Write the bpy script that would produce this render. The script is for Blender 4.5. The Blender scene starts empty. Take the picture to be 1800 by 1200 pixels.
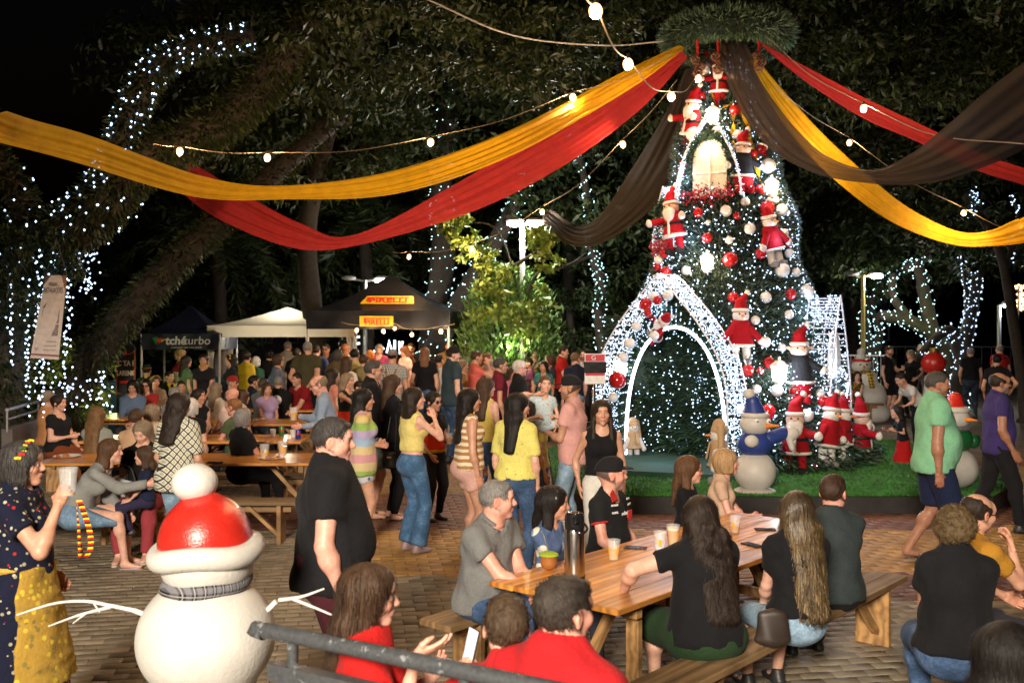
import bpy, bmesh, math, random, time
import numpy as np
from mathutils import Vector, Matrix
T0 = time.time()
SC = bpy.context.scene
R = math.radians
rng = np.random.default_rng(7)
random.seed(7)

# ---------------------------------------------------------------- camera
FPX, CAMH, HZ = 1750.0, 2.27, 570.0
cam_data = bpy.data.cameras.new('camera'); cam = bpy.data.objects.new('camera', cam_data)
SC.collection.objects.link(cam)
cam.location = (0, 0, CAMH); cam.rotation_euler = (R(90), 0, 0)
cam_data.sensor_width = 36.0; cam_data.lens = 35.0; cam_data.shift_y = -30.0/1800
cam_data.clip_start = 0.05; cam_data.clip_end = 500
cam_data.dof.use_dof = True; cam_data.dof.focus_distance = 8.0; cam_data.dof.aperture_fstop = 3.2
SC.camera = cam

# ---------------------------------------------------------------- world: night sky
w = bpy.data.worlds.new('World'); SC.world = w; w.use_nodes = True
wn = w.node_tree.nodes; bg = wn['Background']
sky = wn.new('ShaderNodeTexSky'); sky.sky_type = 'NISHITA'; sky.sun_disc = False
sky.sun_elevation = R(-4); sky.sun_rotation = R(200)
w.node_tree.links.new(sky.outputs[0], bg.inputs[0]); bg.inputs[1].default_value = 0.10

# ---------------------------------------------------------------- moonlight and added key light
def lamp(name, kind, loc, power, color=(1, 1, 1), size=0.05, target=None, spot=None, blend=0.5, parent=None):
    d = bpy.data.lights.new(name, kind); d.energy = power; d.color = color
    o = bpy.data.objects.new(name, d); SC.collection.objects.link(o); o.location = loc
    if kind == 'SUN': d.angle = size
    elif kind == 'AREA': d.shape = 'DISK'; d.size = size
    else: d.shadow_soft_size = size
    if target is not None:
        o.rotation_euler = (Vector(target) - Vector(loc)).to_track_quat('-Z', 'Y').to_euler()
    if spot: d.spot_size = spot; d.spot_blend = blend
    if parent: o.parent = parent
    return o
# faint moonlight stands in for the sun
lamp('moon', 'SUN', (0, 0, 30), 0.004, (0.75, 0.85, 1), R(0.5), (5, 12, 0))
# added key light behind the camera, standing in for flash and festoon light
KEY_POS = (-2.2, -5.5, 5.2)
key_lamp = lamp('key_light', 'SPOT', KEY_POS, 13500, (1, 0.87, 0.71), 1.1, (-0.35, 6.0, 0.0), R(42), 0.40)
key_lamp.scale = (1.9, 1.0, 1.0)       # stretches the spot cone into a wide, flat beam
WARM = (1.0, 0.60, 0.28); COOL = (0.80, 0.90, 1.0)

SC.view_settings.view_transform = 'Standard'; SC.view_settings.look = 'None'
SC.view_settings.exposure = 0.0; SC.view_settings.gamma = 1.0
SC.render.engine = 'CYCLES'
cy = SC.cycles
cy.use_denoising = True
try: cy.denoiser = 'OPENIMAGEDENOISE'
except Exception: pass
cy.max_bounces = 5; cy.diffuse_bounces = 3; cy.glossy_bounces = 2; cy.transmission_bounces = 4
cy.transparent_max_bounces = 12; cy.caustics_reflective = False; cy.caustics_refractive = False
cy.sample_clamp_indirect = 2.0; cy.use_light_tree = True; cy.blur_glossy = 1.0

# ---------------------------------------------------------------- helpers
def at(u, v, Y):                       # a photograph pixel at depth Y
    return np.array([(u-900)*Y/FPX, Y, CAMH-(v-HZ)*Y/FPX])
def gnd(u, v, z=0.0):                  # a photograph pixel on the ground
    return at(u, v, FPX*(CAMH-z)/(v-HZ))

def mesh_obj(name, verts, faces, mat=None, parent=None, smooth=True, loc=None):
    me = bpy.data.meshes.new(name)
    verts = np.asarray(verts, dtype=np.float32).reshape(-1, 3)
    if isinstance(faces, np.ndarray) and faces.ndim == 2:
        n, m = faces.shape
        me.vertices.add(len(verts)); me.vertices.foreach_set('co', verts.ravel())
        me.loops.add(n*m); me.loops.foreach_set('vertex_index', faces.astype(np.int32).ravel())
        me.polygons.add(n); me.polygons.foreach_set('loop_start', np.arange(0, n*m, m, dtype=np.int32))
        me.update(calc_edges=True)
    else:
        me.from_pydata(verts.tolist(), [], [list(map(int, f)) for f in faces]); me.update()
    if smooth and len(me.polygons):
        me.polygons.foreach_set('use_smooth', np.ones(len(me.polygons), dtype=bool))
    if mat is not None:
        for m_ in (mat if isinstance(mat, (list, tuple)) else [mat]): me.materials.append(m_)
    o = bpy.data.objects.new(name, me); SC.collection.objects.link(o)
    if parent is not None: o.parent = parent
    if loc is not None: o.location = loc
    return o
def empty(name, loc=(0, 0, 0), rz=0.0, parent=None):
    o = bpy.data.objects.new(name, None); SC.collection.objects.link(o)
    o.location = loc; o.rotation_euler = (0, 0, rz); o.empty_display_size = 0.1
    if parent is not None: o.parent = parent
    return o
def tag(o, label=None, cat=None, group=None, kind=None):
    if label: o['label'] = label
    if cat: o['category'] = cat
    if group: o['group'] = group
    if kind: o['kind'] = kind
    return o
def copy_tree(o, parent=None):
    c = o.copy(); SC.collection.objects.link(c); c.parent = parent
    for ch in o.children: copy_tree(ch, c)
    return c

class MB:
    """collects simple solids, builds ONE mesh object"""
    def __init__(s): s.v = []; s.f = []; s.mi = []; s.cur = 0
    def add(s, vs, fs):
        b = len(s.v); s.v += [tuple(map(float, p)) for p in vs]
        s.f += [tuple(b+i for i in f) for f in fs]; s.mi += [s.cur]*len(fs); return s
    def box(s, c, size, rot=None, bev=0.0):
        c = np.array(c, float); hx, hy, hz = np.array(size, float)/2
        P = np.array([[x, y, z] for x in (-hx, hx) for y in (-hy, hy) for z in (-hz, hz)])
        if bev > 0:
            bev = min(bev, hx*.9, hy*.9, hz*.9)
            vs = []; key = {}
            for ix, x in enumerate((-1, 1)):
                for iy, y in enumerate((-1, 1)):
                    for iz, z in enumerate((-1, 1)):
                        for ax in range(3):
                            p = np.array([x*(hx-bev), y*(hy-bev), z*(hz-bev)]); p[ax] = (x*hx, y*hy, z*hz)[ax]
                            key[(ix, iy, iz, ax)] = len(vs); vs.append(p)
            fs = []
            k = key
            for i, sg in ((0, -1), (1, 1)):
                q = [k[(i,0,0,0)], k[(i,1,0,0)], k[(i,1,1,0)], k[(i,0,1,0)]]; fs.append(q if sg > 0 else q[::-1])
                q = [k[(0,i,0,1)], k[(0,i,1,1)], k[(1,i,1,1)], k[(1,i,0,1)]]; fs.append(q if sg > 0 else q[::-1])
                q = [k[(0,0,i,2)], k[(1,0,i,2)], k[(1,1,i,2)], k[(0,1,i,2)]]; fs.append(q if sg > 0 else q[::-1])
            for a in (0, 1):
                for b in (0, 1):
                    q = [k[(a,b,0,0)], k[(a,b,1,0)], k[(a,b,1,1)], k[(a,b,0,1)]]; fs.append(q if (a+b) % 2 else q[::-1])
                    q = [k[(a,0,b,0)], k[(a,1,b,0)], k[(a,1,b,2)], k[(a,0,b,2)]]; fs.append(q if (a+b) % 2 == 0 else q[::-1])
                    q = [k[(0,a,b,1)], k[(1,a,b,1)], k[(1,a,b,2)], k[(0,a,b,2)]]; fs.append(q if (a+b) % 2 else q[::-1])
                    for c_ in (0, 1):
                        q = [k[(a,b,c_,0)], k[(a,b,c_,1)], k[(a,b,c_,2)]]; fs.append(q if (a+b+c_) % 2 else q[::-1])
            P = np.array(vs)
        else:
            fs = [(0,1,3,2), (4,6,7,5), (0,4,5,1), (2,3,7,6), (0,2,6,4), (1,5,7,3)]
        if rot is not None: P = P @ np.array(rot).T
        return s.add(P + c, fs)
    def beam(s, a, b, wd, th, up=(0, 0, 1), bev=0.0):   # rectangular bar from a to b
        a = np.array(a, float); b = np.array(b, float); d = b-a; L = np.linalg.norm(d); d /= L
        up = np.array(up, float); x = np.cross(d, up)
        if np.linalg.norm(x) < 1e-5: x = np.cross(d, (1, 0, 0))
        x /= np.linalg.norm(x); z = np.cross(x, d)
        return s.box((a+b)/2, (wd, L, th), np.stack([x, d, z], 1), bev)
    def tube(s, pts, r, n=8, caps=True, closed=False):
        pts = np.array(pts, float); m = len(pts)
        rr = np.full(m, r) if np.isscalar(r) else np.array(r, float)
        tg = np.gradient(pts, axis=0)
        if closed: tg = np.roll(pts, -1, 0)-np.roll(pts, 1, 0)
        tg /= np.linalg.norm(tg, axis=1)[:, None]+1e-9
        u = np.cross(tg[0], (0, 0, 1.0))
        if np.linalg.norm(u) < 1e-3: u = np.cross(tg[0], (1.0, 0, 0))
        vs = []
        for i in range(m):
            u = u-tg[i]*np.dot(u, tg[i]); u /= np.linalg.norm(u)+1e-9; v = np.cross(tg[i], u)
            for k in range(n):
                a = 2*math.pi*k/n; vs.append(pts[i]+rr[i]*(math.cos(a)*u+math.sin(a)*v))
        fs = []
        for i in range(m if closed else m-1):
            j = (i+1) % m
            for k in range(n): fs.append((i*n+k, i*n+(k+1) % n, j*n+(k+1) % n, j*n+k))
        if caps and not closed: fs += [tuple(range(n))[::-1], tuple(range((m-1)*n, m*n))]
        return s.add(vs, fs)
    def lathe(s, prof, n=24, c=(0, 0, 0), caps=True, M=None):   # prof: (r,z)
        vs = []; c = np.array(c, float)
        for r, z in prof:
            for k in range(n):
                a = 2*math.pi*k/n; p = np.array([r*math.cos(a), r*math.sin(a), z])
                if M is not None: p = M @ p
                vs.append(p+c)
        m = len(prof); fs = []
        for i in range(m-1):
            for k in range(n): fs.append((i*n+k, i*n+(k+1) % n, (i+1)*n+(k+1) % n, (i+1)*n+k))
        if caps: fs += [tuple(range(n))[::-1], tuple(range((m-1)*n, m*n))]
        return s.add(vs, fs)
    def sphere(s, c, r, n=12, m=8, sc=(1, 1, 1)):
        prof = [(r*math.sin(math.pi*i/m)+1e-5, -r*math.cos(math.pi*i/m)) for i in range(m+1)]
        b = len(s.v); s.lathe(prof, n, (0, 0, 0))
        for i in range(b, len(s.v)):
            p = s.v[i]; s.v[i] = (p[0]*sc[0]+c[0], p[1]*sc[1]+c[1], p[2]*sc[2]+c[2])
        return s
    def poly(s, pts, th=None, n=None):     # planar polygon, optional thickness along n
        pts = [np.array(p, float) for p in pts]; k = len(pts)
        if th is None: return s.add(pts, [tuple(range(k))])
        if n is None:
            n = np.cross(pts[1]-pts[0], pts[2]-pts[0]); n = n/np.linalg.norm(n)
        n = np.array(n, float)*th
        return s.add([p for p in pts]+[p-n for p in pts],
                     [tuple(range(k)), tuple(range(2*k-1, k-1, -1))]+[(i, i+k, (i+1) % k+k, (i+1) % k) for i in range(k)])
    def build(s, name, mat, parent=None, smooth=False, loc=None):
        o = mesh_obj(name, s.v, s.f, mat, parent, smooth, loc)
        if any(s.mi): o.data.polygons.foreach_set('material_index', s.mi)
        if smooth: 
            try: o.data.set_sharp_from_angle(angle=R(42))
            except Exception: pass
        return o

# ---------------------------------------------------------------- materials
MATS = {}
class NT:
    def __init__(s, m): s.t = m.node_tree; s.n = s.t.nodes; s.b = s.n['Principled BSDF']; s.out = s.n['Material Output']
    def new(s, typ, **kw):
        nd = s.n.new(typ)
        for k, v in kw.items():
            if k.startswith('i_'): nd.inputs[k[2:].replace('_', ' ')].default_value = v
            else: setattr(nd, k, v)
        return nd
    def link(s, a, b): s.t.links.new(a, b)
    def coord(s, kind='Object', scale=None):
        c = s.new('ShaderNodeTexCoord').outputs[kind]
        if scale is not None:
            m = s.new('ShaderNodeMapping'); m.inputs['Scale'].default_value = scale
            s.link(c, m.inputs['Vector']); return m.outputs[0]
        return c
    def noise(s, vec, scale, detail=3, rough=0.55):
        nd = s.new('ShaderNodeTexNoise'); nd.inputs['Scale'].default_value = scale
        nd.inputs['Detail'].default_value = detail; nd.inputs['Roughness'].default_value = rough
        if vec is not None: s.link(vec, nd.inputs['Vector'])
        return nd.outputs['Fac']
    def ramp(s, fac, stops, interp='LINEAR'):
        r = s.new('ShaderNodeValToRGB'); r.color_ramp.interpolation = interp
        el = r.color_ramp.elements
        while len(el) < len(stops): el.new(0.5)
        for e, (p, c) in zip(el, stops): e.position = p; e.color = (*c, 1) if len(c) == 3 else c
        s.link(fac, r.inputs[0]); return r.outputs[0]
    def mix(s, fac, a, b, mode='MIX'):
        m = s.new('ShaderNodeMix'); m.data_type = 'RGBA'; m.blend_type = mode
        for sock, val in ((m.inputs[0], fac), (m.inputs[6], a), (m.inputs[7], b)):
            if isinstance(val, bpy.types.NodeSocket): s.link(val, sock)
            elif isinstance(val, (int, float)): sock.default_value = val
            else: sock.default_value = (*val[:3], 1)
        return m.outputs[2]
    def math(s, op, a, b=None, c=None):
        m = s.new('ShaderNodeMath'); m.operation = op
        for i, val in enumerate((a, b, c)):
            if val is None: continue
            if isinstance(val, bpy.types.NodeSocket): s.link(val, m.inputs[i])
            else: m.inputs[i].default_value = val
        return m.outputs[0]
    def bump(s, h, strength=0.3, dist=0.01):
        b = s.new('ShaderNodeBump'); b.inputs['Strength'].default_value = strength; b.inputs['Distance'].default_value = dist
        s.link(h, b.inputs['Height']); s.link(b.outputs[0], s.b.inputs['Normal'])
    def base(s, c):
        if isinstance(c, bpy.types.NodeSocket): s.link(c, s.b.inputs['Base Color'])
        else: s.b.inputs['Base Color'].default_value = (*c[:3], 1)
def mat(name, rough=0.6, metal=0.0, spec=0.5):
    m = bpy.data.materials.new(name); m.use_nodes = True; t = NT(m)
    t.b.inputs['Roughness'].default_value = rough; t.b.inputs['Metallic'].default_value = metal
    t.b.inputs['Specular IOR Level'].default_value = spec
    return m, t
def plain(name, col, rough=0.6, metal=0.0, var=0.12, nscale=18.0, bump=0.0, spec=0.5, bscale=None, coat=0.0):
    if name in MATS: return MATS[name]
    m, t = mat(name, rough, metal, spec)
    c = np.array(col[:3]); f = t.noise(t.coord(), nscale, 4)
    t.base(t.ramp(f, [(0.3, tuple(c*(1-var))), (0.7, tuple(np.minimum(c*(1+var), 1)))]))
    r = t.new('ShaderNodeMapRange'); t.link(f, r.inputs[0]); r.inputs[3].default_value = max(rough-.08, .02); r.inputs[4].default_value = min(rough+.08, 1)
    t.link(r.outputs[0], t.b.inputs['Roughness'])
    if coat: t.b.inputs['Coat Weight'].default_value = coat
    if bump: t.bump(t.noise(t.coord(), bscale or nscale*5, 3), bump, 0.006)
    MATS[name] = m; return m
def glow(name, col, strength, sampled=True):
    if name in MATS: return MATS[name]
    m, t = mat(name, 0.5); t.base((0.8, 0.8, 0.8))
    t.b.inputs['Emission Color'].default_value = (*col, 1); t.b.inputs['Emission Strength'].default_value = strength
    if not sampled:
        try: m.cycles.emission_sampling = 'NONE'
        except Exception: pass
    MATS[name] = m; return m
# ================================================================ people: signed-distance figures meshed by surface nets
def nrm(v): v = np.array(v, float); return v/(np.linalg.norm(v)+1e-9)
class Prim:
    __slots__ = ('a', 'b', 'ra', 'rb', 'X', 'Y', 'D', 'k', 'rz', 'ca', 'cb', 'neg', 'L')
    def __init__(s, a, b, ra, rb, X=None, k=0.02, rz=None, ca=False, cb=False, neg=False):
        s.a = np.array(a, float); s.b = np.array(b, float)
        s.ra = np.array(ra if np.ndim(ra) else (ra, ra), float); s.rb = np.array(rb if np.ndim(rb) else (rb, rb), float)
        d = s.b-s.a; s.L = np.linalg.norm(d)
        s.D = d/s.L if s.L > 1e-6 else np.array([0, 0, 1.0])
        if X is None: X = np.cross(s.D, (0, 1, 0)) if abs(s.D[1]) < .9 else np.array([1.0, 0, 0])
        if s.L <= 1e-6 and rz is not None and np.ndim(X) == 2:
            s.X, s.Y, s.D = [np.array(q, float) for q in X]
        else:
            X = np.array(X, float); X = X-s.D*np.dot(X, s.D); s.X = nrm(X); s.Y = np.cross(s.D, s.X)
        s.k = k; s.rz = rz; s.ca = ca; s.cb = cb; s.neg = neg
    def bbox(s):
        r = max(s.ra.max(), s.rb.max(), s.rz or 0)+s.k
        return np.minimum(s.a, s.b)-r, np.maximum(s.a, s.b)+r
    def dist(s, P):
        q = P-s.a
        if s.L > 1e-6:
            h = q @ s.D; t = np.clip(h/s.L, 0, 1)
        else:
            h = q @ s.D; t = np.zeros_like(h)
        qx = q @ s.X; qy = q @ s.Y; qz = h-t*s.L
        rx = s.ra[0]+(s.rb[0]-s.ra[0])*t; ry = s.ra[1]+(s.rb[1]-s.ra[1])*t
        rm = np.minimum(rx, ry); rz = s.rz if s.rz else rm
        n1 = np.sqrt((qx/rx)**2+(qy/ry)**2+(qz/rz)**2)
        n2 = np.sqrt((qx/rx**2)**2+(qy/ry**2)**2+(qz/(rz*rz))**2)+1e-6
        d = n1*(n1-1)/n2
        if s.cb: d = np.maximum(d, h-s.L)
        if s.ca: d = np.maximum(d, -h)
        return d
def ell(c, r, F=None, k=0.02, neg=False):      # ellipsoid, F rows = local axes
    F = np.eye(3) if F is None else F
    return Prim(c, c, (r[0], r[1]), (r[0], r[1]), F, k, r[2], neg=neg)
def smin(a, b, k):
    h = np.maximum(k-np.abs(a-b), 0); return np.minimum(a, b)-h*h/(4*k)
def evalp(prims, P, cuts=()):
    F = np.full(P.shape[:-1], 9.0)
    for p in prims:
        d = p.dist(P)
        F = -smin(-F, d, p.k) if p.neg else smin(F, d, p.k)
    for c, n in cuts: F = np.maximum(F, (P-np.array(c)) @ np.array(n))
    return F
def sdf_mesh(prims, h, cuts=(), disp=None, lo=None, hi=None, keep=False):
    bb = [p.bbox() for p in prims if not p.neg]
    l = np.min([b[0] for b in bb], 0)-2*h; u = np.max([b[1] for b in bb], 0)+2*h
    if lo is not None: l = np.maximum(l, lo)
    if hi is not None: u = np.minimum(u, hi)
    n = np.maximum(np.ceil((u-l)/h).astype(int)+1, 4)
    F = np.full(n, 1.0, dtype=np.float32)
    ax = [l[i]+h*np.arange(n[i]) for i in range(3)]
    for p in prims:
        a, b = p.bbox()
        i0 = np.clip(np.floor((a-2*h-l)/h).astype(int), 0, n-1); i1 = np.clip(np.ceil((b+2*h-l)/h).astype(int)+1, 1, n)
        if np.any(i1 <= i0): continue
        G = np.stack(np.meshgrid(ax[0][i0[0]:i1[0]], ax[1][i0[1]:i1[1]], ax[2][i0[2]:i1[2]], indexing='ij'), -1)
        d = p.dist(G).astype(np.float32)
        sl = tuple(slice(i0[i], i1[i]) for i in range(3))
        F[sl] = -smin(-F[sl], d, p.k) if p.neg else smin(F[sl], d, p.k)
    if cuts or disp is not None:
        G = np.stack(np.meshgrid(*ax, indexing='ij'), -1)
        for c, nn in cuts: F = np.maximum(F, ((G-np.array(c)) @ np.array(nn)).astype(np.float32))
        if disp is not None:
            m = np.abs(F) < 4*h
            F[m] += disp(G[m]).astype(np.float32)
    F[[0, -1], :, :] = np.maximum(F[[0, -1], :, :], h*.5); F[:, [0, -1], :] = np.maximum(F[:, [0, -1], :], h*.5)
    F[:, :, [0, -1]] = np.maximum(F[:, :, [0, -1]], h*.5)
    v, f = surf_nets(F, l, h)
    return (v, f, F, l) if keep else (v, f)
def surf_nets(F, l, h):
    S = F < 0
    c = S[:-1, :-1, :-1].astype(np.int8)
    for dx in (0, 1):
        for dy in (0, 1):
            for dz in (0, 1):
                if dx+dy+dz: c = c+S[dx:S.shape[0]-1+dx, dy:S.shape[1]-1+dy, dz:S.shape[2]-1+dz]
    act = (c > 0) & (c < 8)
    I = np.argwhere(act)
    if len(I) == 0: return np.zeros((0, 3)), np.zeros((0, 4), int)
    idx = np.full(act.shape, -1, dtype=np.int64); idx[tuple(I.T)] = np.arange(len(I))
    cor = np.array([[x, y, z] for x in (0, 1) for y in (0, 1) for z in (0, 1)])
    V = np.stack([F[tuple((I+o).T)] for o in cor], 1).astype(np.float64)
    acc = np.zeros((len(I), 3)); cnt = np.zeros(len(I))
    for i in range(8):
        for j in range(i+1, 8):
            if np.abs(cor[i]-cor[j]).sum() != 1: continue
            a, b = V[:, i], V[:, j]; m = (a < 0) != (b < 0)
            t = np.where(m, a/np.where(m, a-b, 1), 0)
            acc += np.where(m[:, None], cor[i]+t[:, None]*(cor[j]-cor[i]), 0); cnt += m
    P = l+h*(I+acc/cnt[:, None])
    faces = []
    for ax_ in range(3):
        o1, o2 = [(1, 2), (2, 0), (0, 1)][ax_]
        sl0 = [slice(None)]*3; sl1 = [slice(None)]*3; sl0[ax_] = slice(0, -1); sl1[ax_] = slice(1, None)
        A = S[tuple(sl0)]; B = S[tuple(sl1)]
        E = np.argwhere(A != B)
        if len(E) == 0: continue
        ok = (E[:, o1] > 0) & (E[:, o2] > 0) & (E[:, o1] < F.shape[o1]-1) & (E[:, o2] < F.shape[o2]-1)
        E = E[ok]; ins = A[tuple(E.T)]
        e1 = np.zeros(3, int); e1[o1] = 1; e2 = np.zeros(3, int); e2[o2] = 1
        q = np.stack([idx[tuple((E-e1-e2).T)], idx[tuple((E-e2).T)], idx[tuple(E.T)], idx[tuple((E-e1).T)]], 1)
        q[~ins] = q[~ins][:, ::-1]
        faces.append(q)
    return P, np.concatenate(faces) if faces else np.zeros((0, 4), int)
def drop_verts(v, f, bad):                     # remove faces whose vertices are all bad
    keep = ~bad[f].all(1); f = f[keep]
    used = np.zeros(len(v), bool); used[f.ravel()] = True
    m = np.cumsum(used)-1
    return v[used], m[f], used
def wob(seed, f, amp):
    r = np.random.default_rng(seed); K = r.normal(size=(6, 3)); K /= np.linalg.norm(K, axis=1)[:, None]
    ph = r.uniform(0, 6.28, 6)
    def g(P):
        a = np.sin(P @ (K[0]*f*.5)+ph[0])*1.5
        return amp*(np.sin(P @ (K[1]*f)+ph[1]+a)*.5+np.sin(P @ (K[2]*f*1.7)+ph[2]+1.3*a)*.35+np.sin(P @ (K[3]*f*.7)+ph[3])*.4)
    return g

# ---------------------------------------------------------------- canonical head (origin between the ears, +y forward)
HEADS = {}
KEEPBODY = False
def head_mesh(kind, h):
    key = (kind, h)
    if key in HEADS: return HEADS[key]
    fem = kind == 'f'; kid = kind == 'k'; fat = kind == 'mf'
    jw = 0.9 if fem else (0.86 if kid else 1.0)
    P = [ell((0, -.016, .032), (.0755, .096, .084), k=.02),
         ell((0, .028, -.028), (.059*jw+(.008 if fat else 0), .062, .080*(.93 if kid else 1)), k=.035),
         ell((0, .066, -.094 if not kid else -.082), (.022*jw, .02, .018), k=.03)]
    for sx in (-1, 1):
        P += [ell((sx*.046*jw, .008, -.058), (.02+(.01 if fat else 0), .03, .026), k=.03),
              ell((sx*.040, .060, -.020), (.022, .022, .02+(.006 if kid or fat else 0)), k=.025)]
    if not fem and not kid: P += [Prim((-.032, .080, .022), (.032, .080, .022), .013, .013, k=.02)]
    P += [ell((0, .074, .045), (.04, .02, .03), k=.03)]
    for sx in (-1, 1): P += [ell((sx*.031, .097, .004), (.021, .014, .0125), k=.014, neg=True)]
    for sx in (-1, 1): P += [ell((sx*.031, .0755, .004), (.0135, .0135, .0125), k=.004)]
    nz = .8 if fem else (.62 if kid else 1.0)
    P += [Prim((0, .084, .014), (0, .094+.013*nz, -.022), .0075, .0125*nz+.001, k=.016)]
    for sx in (-1, 1): P += [ell((sx*.0115*nz, .094, -.027), (.0085*nz, .012, .0085*nz), k=.008)]
    P += [ell((0, .0865, -.053), (.021, .011, .0052), k=.008), ell((0, .0845, -.063), (.019, .0115, .0065), k=.008)]
    P += [ell((0, .096, -.0585), (.022, .006, .0022), k=.004, neg=True)]
    for sx in (-1, 1):
        Fm = np.array([nrm((1, sx*.35, 0)), nrm((-sx*.35, 1, -.2)), nrm((0, .2, 1))])
        P += [ell((sx*.0785, -.008, -.002), (.008, .019, .031), Fm, k=.008),
              ell((sx*.0865, -.003, .002), (.006, .010, .018), Fm, k=.006, neg=True)]
    nr = .050 if fem else (.042 if kid else (.066 if fat else .057))
    P += [Prim((0, -.022, -.03), (0, -.038, -.19), nr, nr*1.06, k=.025)]
    if not fem and not kid: P += [ell((0, .022, -.135), (.01, .014, .016), k=.02)]
    v, f = sdf_mesh(P, h, hi=np.array([.2, .2, .2]), lo=np.array([-.2, -.2, -.165]))
    x, y, z = v[:, 0], v[:, 1], v[:, 2]; ax_ = np.abs(x)
    M = {}
    sm = lambda d, e: np.clip(.5-d/e, 0, 1)
    e = max(h*.7, .0025)
    ed = np.hypot((ax_-.031)/1.0, (z-.004)*1.75)
    M['eye'] = sm(ed-.0125, e)*(y > .07); M['iris'] = sm(np.hypot(ax_-.031, z-.0045)-.0058, e)*(y > .07)
    M['lash'] = sm(np.abs(ed-.0135)-.0016, e)*(y > .065)*(z > .003)
    bz = .0275+(.0 if fem else -.003)-.10*np.maximum(ax_-.034, 0)**1.0
    M['brow'] = sm(np.maximum(np.abs(z-bz)-(.0026 if fem else .0042), np.abs(ax_-.031)-.0185), e)*(y > .06)
    M['lips'] = sm(np.hypot(x/.0225, (z+.0585)/.0105)-1, .25)*(y > .07)
    M['beard'] = np.clip((-.035-z-.25*(ax_ > .05)*0)/.012, 0, 1)*np.clip((y+.005)/.02, 0, 1)*(1-M['lips'])*np.clip((z+.135)/.02, 0, 1)
    M['beard'] = np.maximum(M['beard'], sm(np.maximum(np.abs(z+.042)-.006, ax_-.026), .006)*(y > .08))
    M['cheek'] = sm(np.hypot(ax_-.043, z+.025)-.02, .02)*(y > .03)
    M['nose'] = sm(np.hypot(x, z+.02)-.014, .015)*(y > .09)
    # where short hair grows
    hl = .062-.9*np.maximum(ax_-.045, 0)
    top = np.clip((z-(hl+.0))/.006, 0, 1)
    side = np.clip((.022-y-.0*z)/.012, 0, 1)*np.clip((z+.045+.6*np.clip(y+.02, -.1, .1))/.012, 0, 1)
    M['scalp'] = np.maximum(top, side)*(1-np.clip((.0-np.abs(ax_-.0785))/1, 0, 1))
    ear = ((np.abs(ax_-.079) < .014) & (np.abs(z) < .036) & (np.abs(y+.008) < .024) & (ax_ > .0715))
    M['scalp'] = M['scalp']*~ear
    M['ear'] = ear*1.0
    HEADS[key] = (v, f, M); return HEADS[key]

HANDS = {}
def hand_mesh(curl, h, spread=1.0):
    key = (round(curl, 2), h, spread)
    if key in HANDS: return HANDS[key]
    P = [Prim((0, -.04, 0), (0, .02, 0), (.026, .019), (.030, .018), (1, 0, 0), k=.015),
         Prim((0, .02, 0), (0, .078, 0), (.034, .0165), (.039, .0125), (1, 0, 0), k=.012),
         ell((-.022, .03, -.008), (.015, .024, .014), k=.015)]
    for i, (x, y, L) in enumerate(((-.028, .082, .070), (-.0095, .088, .080), (.0095, .085, .074), (.027, .075, .058))):
        p = np.array([x, y, 0.0]); a = curl*.45; sp = (x*2.2)*spread
        for j, fr in enumerate((.45, .31, .24)):
            d = np.array([sp, math.cos(a), -math.sin(a)]); d /= np.linalg.norm(d)
            q = p+d*L*fr; r0 = .0098-.0009*j-(.0012 if i == 3 else 0)
            P.append(Prim(p, q, r0, r0-.0008, k=.004)); p = q; a += curl*(1.0+.1*i)
    t = [(-.02, .012, -.006), (-.045, .042, -.014-.012*curl), (-.052+.012*curl, .068, -.02-.022*curl), (-.050+.03*curl, .090, -.024-.03*curl)]
    for j in range(3): P.append(Prim(t[j], t[j+1], .0135-.0015*j, .0125-.002*j, k=.008))
    v, f = sdf_mesh(P, h); HANDS[key] = (v, f); return v, f

# ---------------------------------------------------------------- materials of people
def skin_mat():
    if 'skin' in MATS: return MATS['skin']
    m, t = mat('skin', 0.48, 0, 0.4)
    a = t.new('ShaderNodeVertexColor'); a.layer_name = 'Col'
    n = t.noise(t.coord(), 38, 4); r = t.ramp(n, [(.3, (.86, .80, .78)), (.7, (1.06, 1.03, 1.02))])
    n3 = t.noise(t.coord(), 9, 3); r3 = t.ramp(n3, [(.35, (.92, .84, .80)), (.65, (1.05, 1.04, 1.05))]); t.base(t.mix(1.0, t.mix(1.0, a.outputs[0], r, 'MULTIPLY'), r3, 'MULTIPLY'))
    t.b.inputs['Subsurface Weight'].default_value = 0.08; t.b.inputs['Subsurface Radius'].default_value = (.012, .005, .003)
    t.b.inputs['Subsurface Scale'].default_value = .5
    t.bump(t.noise(t.coord(), 260, 2), .12, .002)
    MATS['skin'] = m; return m
def hair_mat(col):
    k = 'hair_%.3f_%.3f_%.3f' % tuple(col)
    if k in MATS: return MATS[k]
    m, t = mat('hair', .48, 0, .2)
    v = t.coord('Object', (90, 90, 9)); n = t.noise(v, 1.6, 4, .7); n2 = t.noise(t.coord('Object', (30, 30, 5)), 1.0, 2)
    c = np.array(col); nn = t.math('ADD', t.math('MULTIPLY', n, .65), t.math('MULTIPLY', n2, .35))
    t.base(t.ramp(nn, [(.30, tuple(c*.35)), (.5, tuple(c)), (.72, tuple(np.minimum(c*1.7+.008, .9)))]))
    t.bump(n, .8, .006)
    MATS[k] = m; return m
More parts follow.
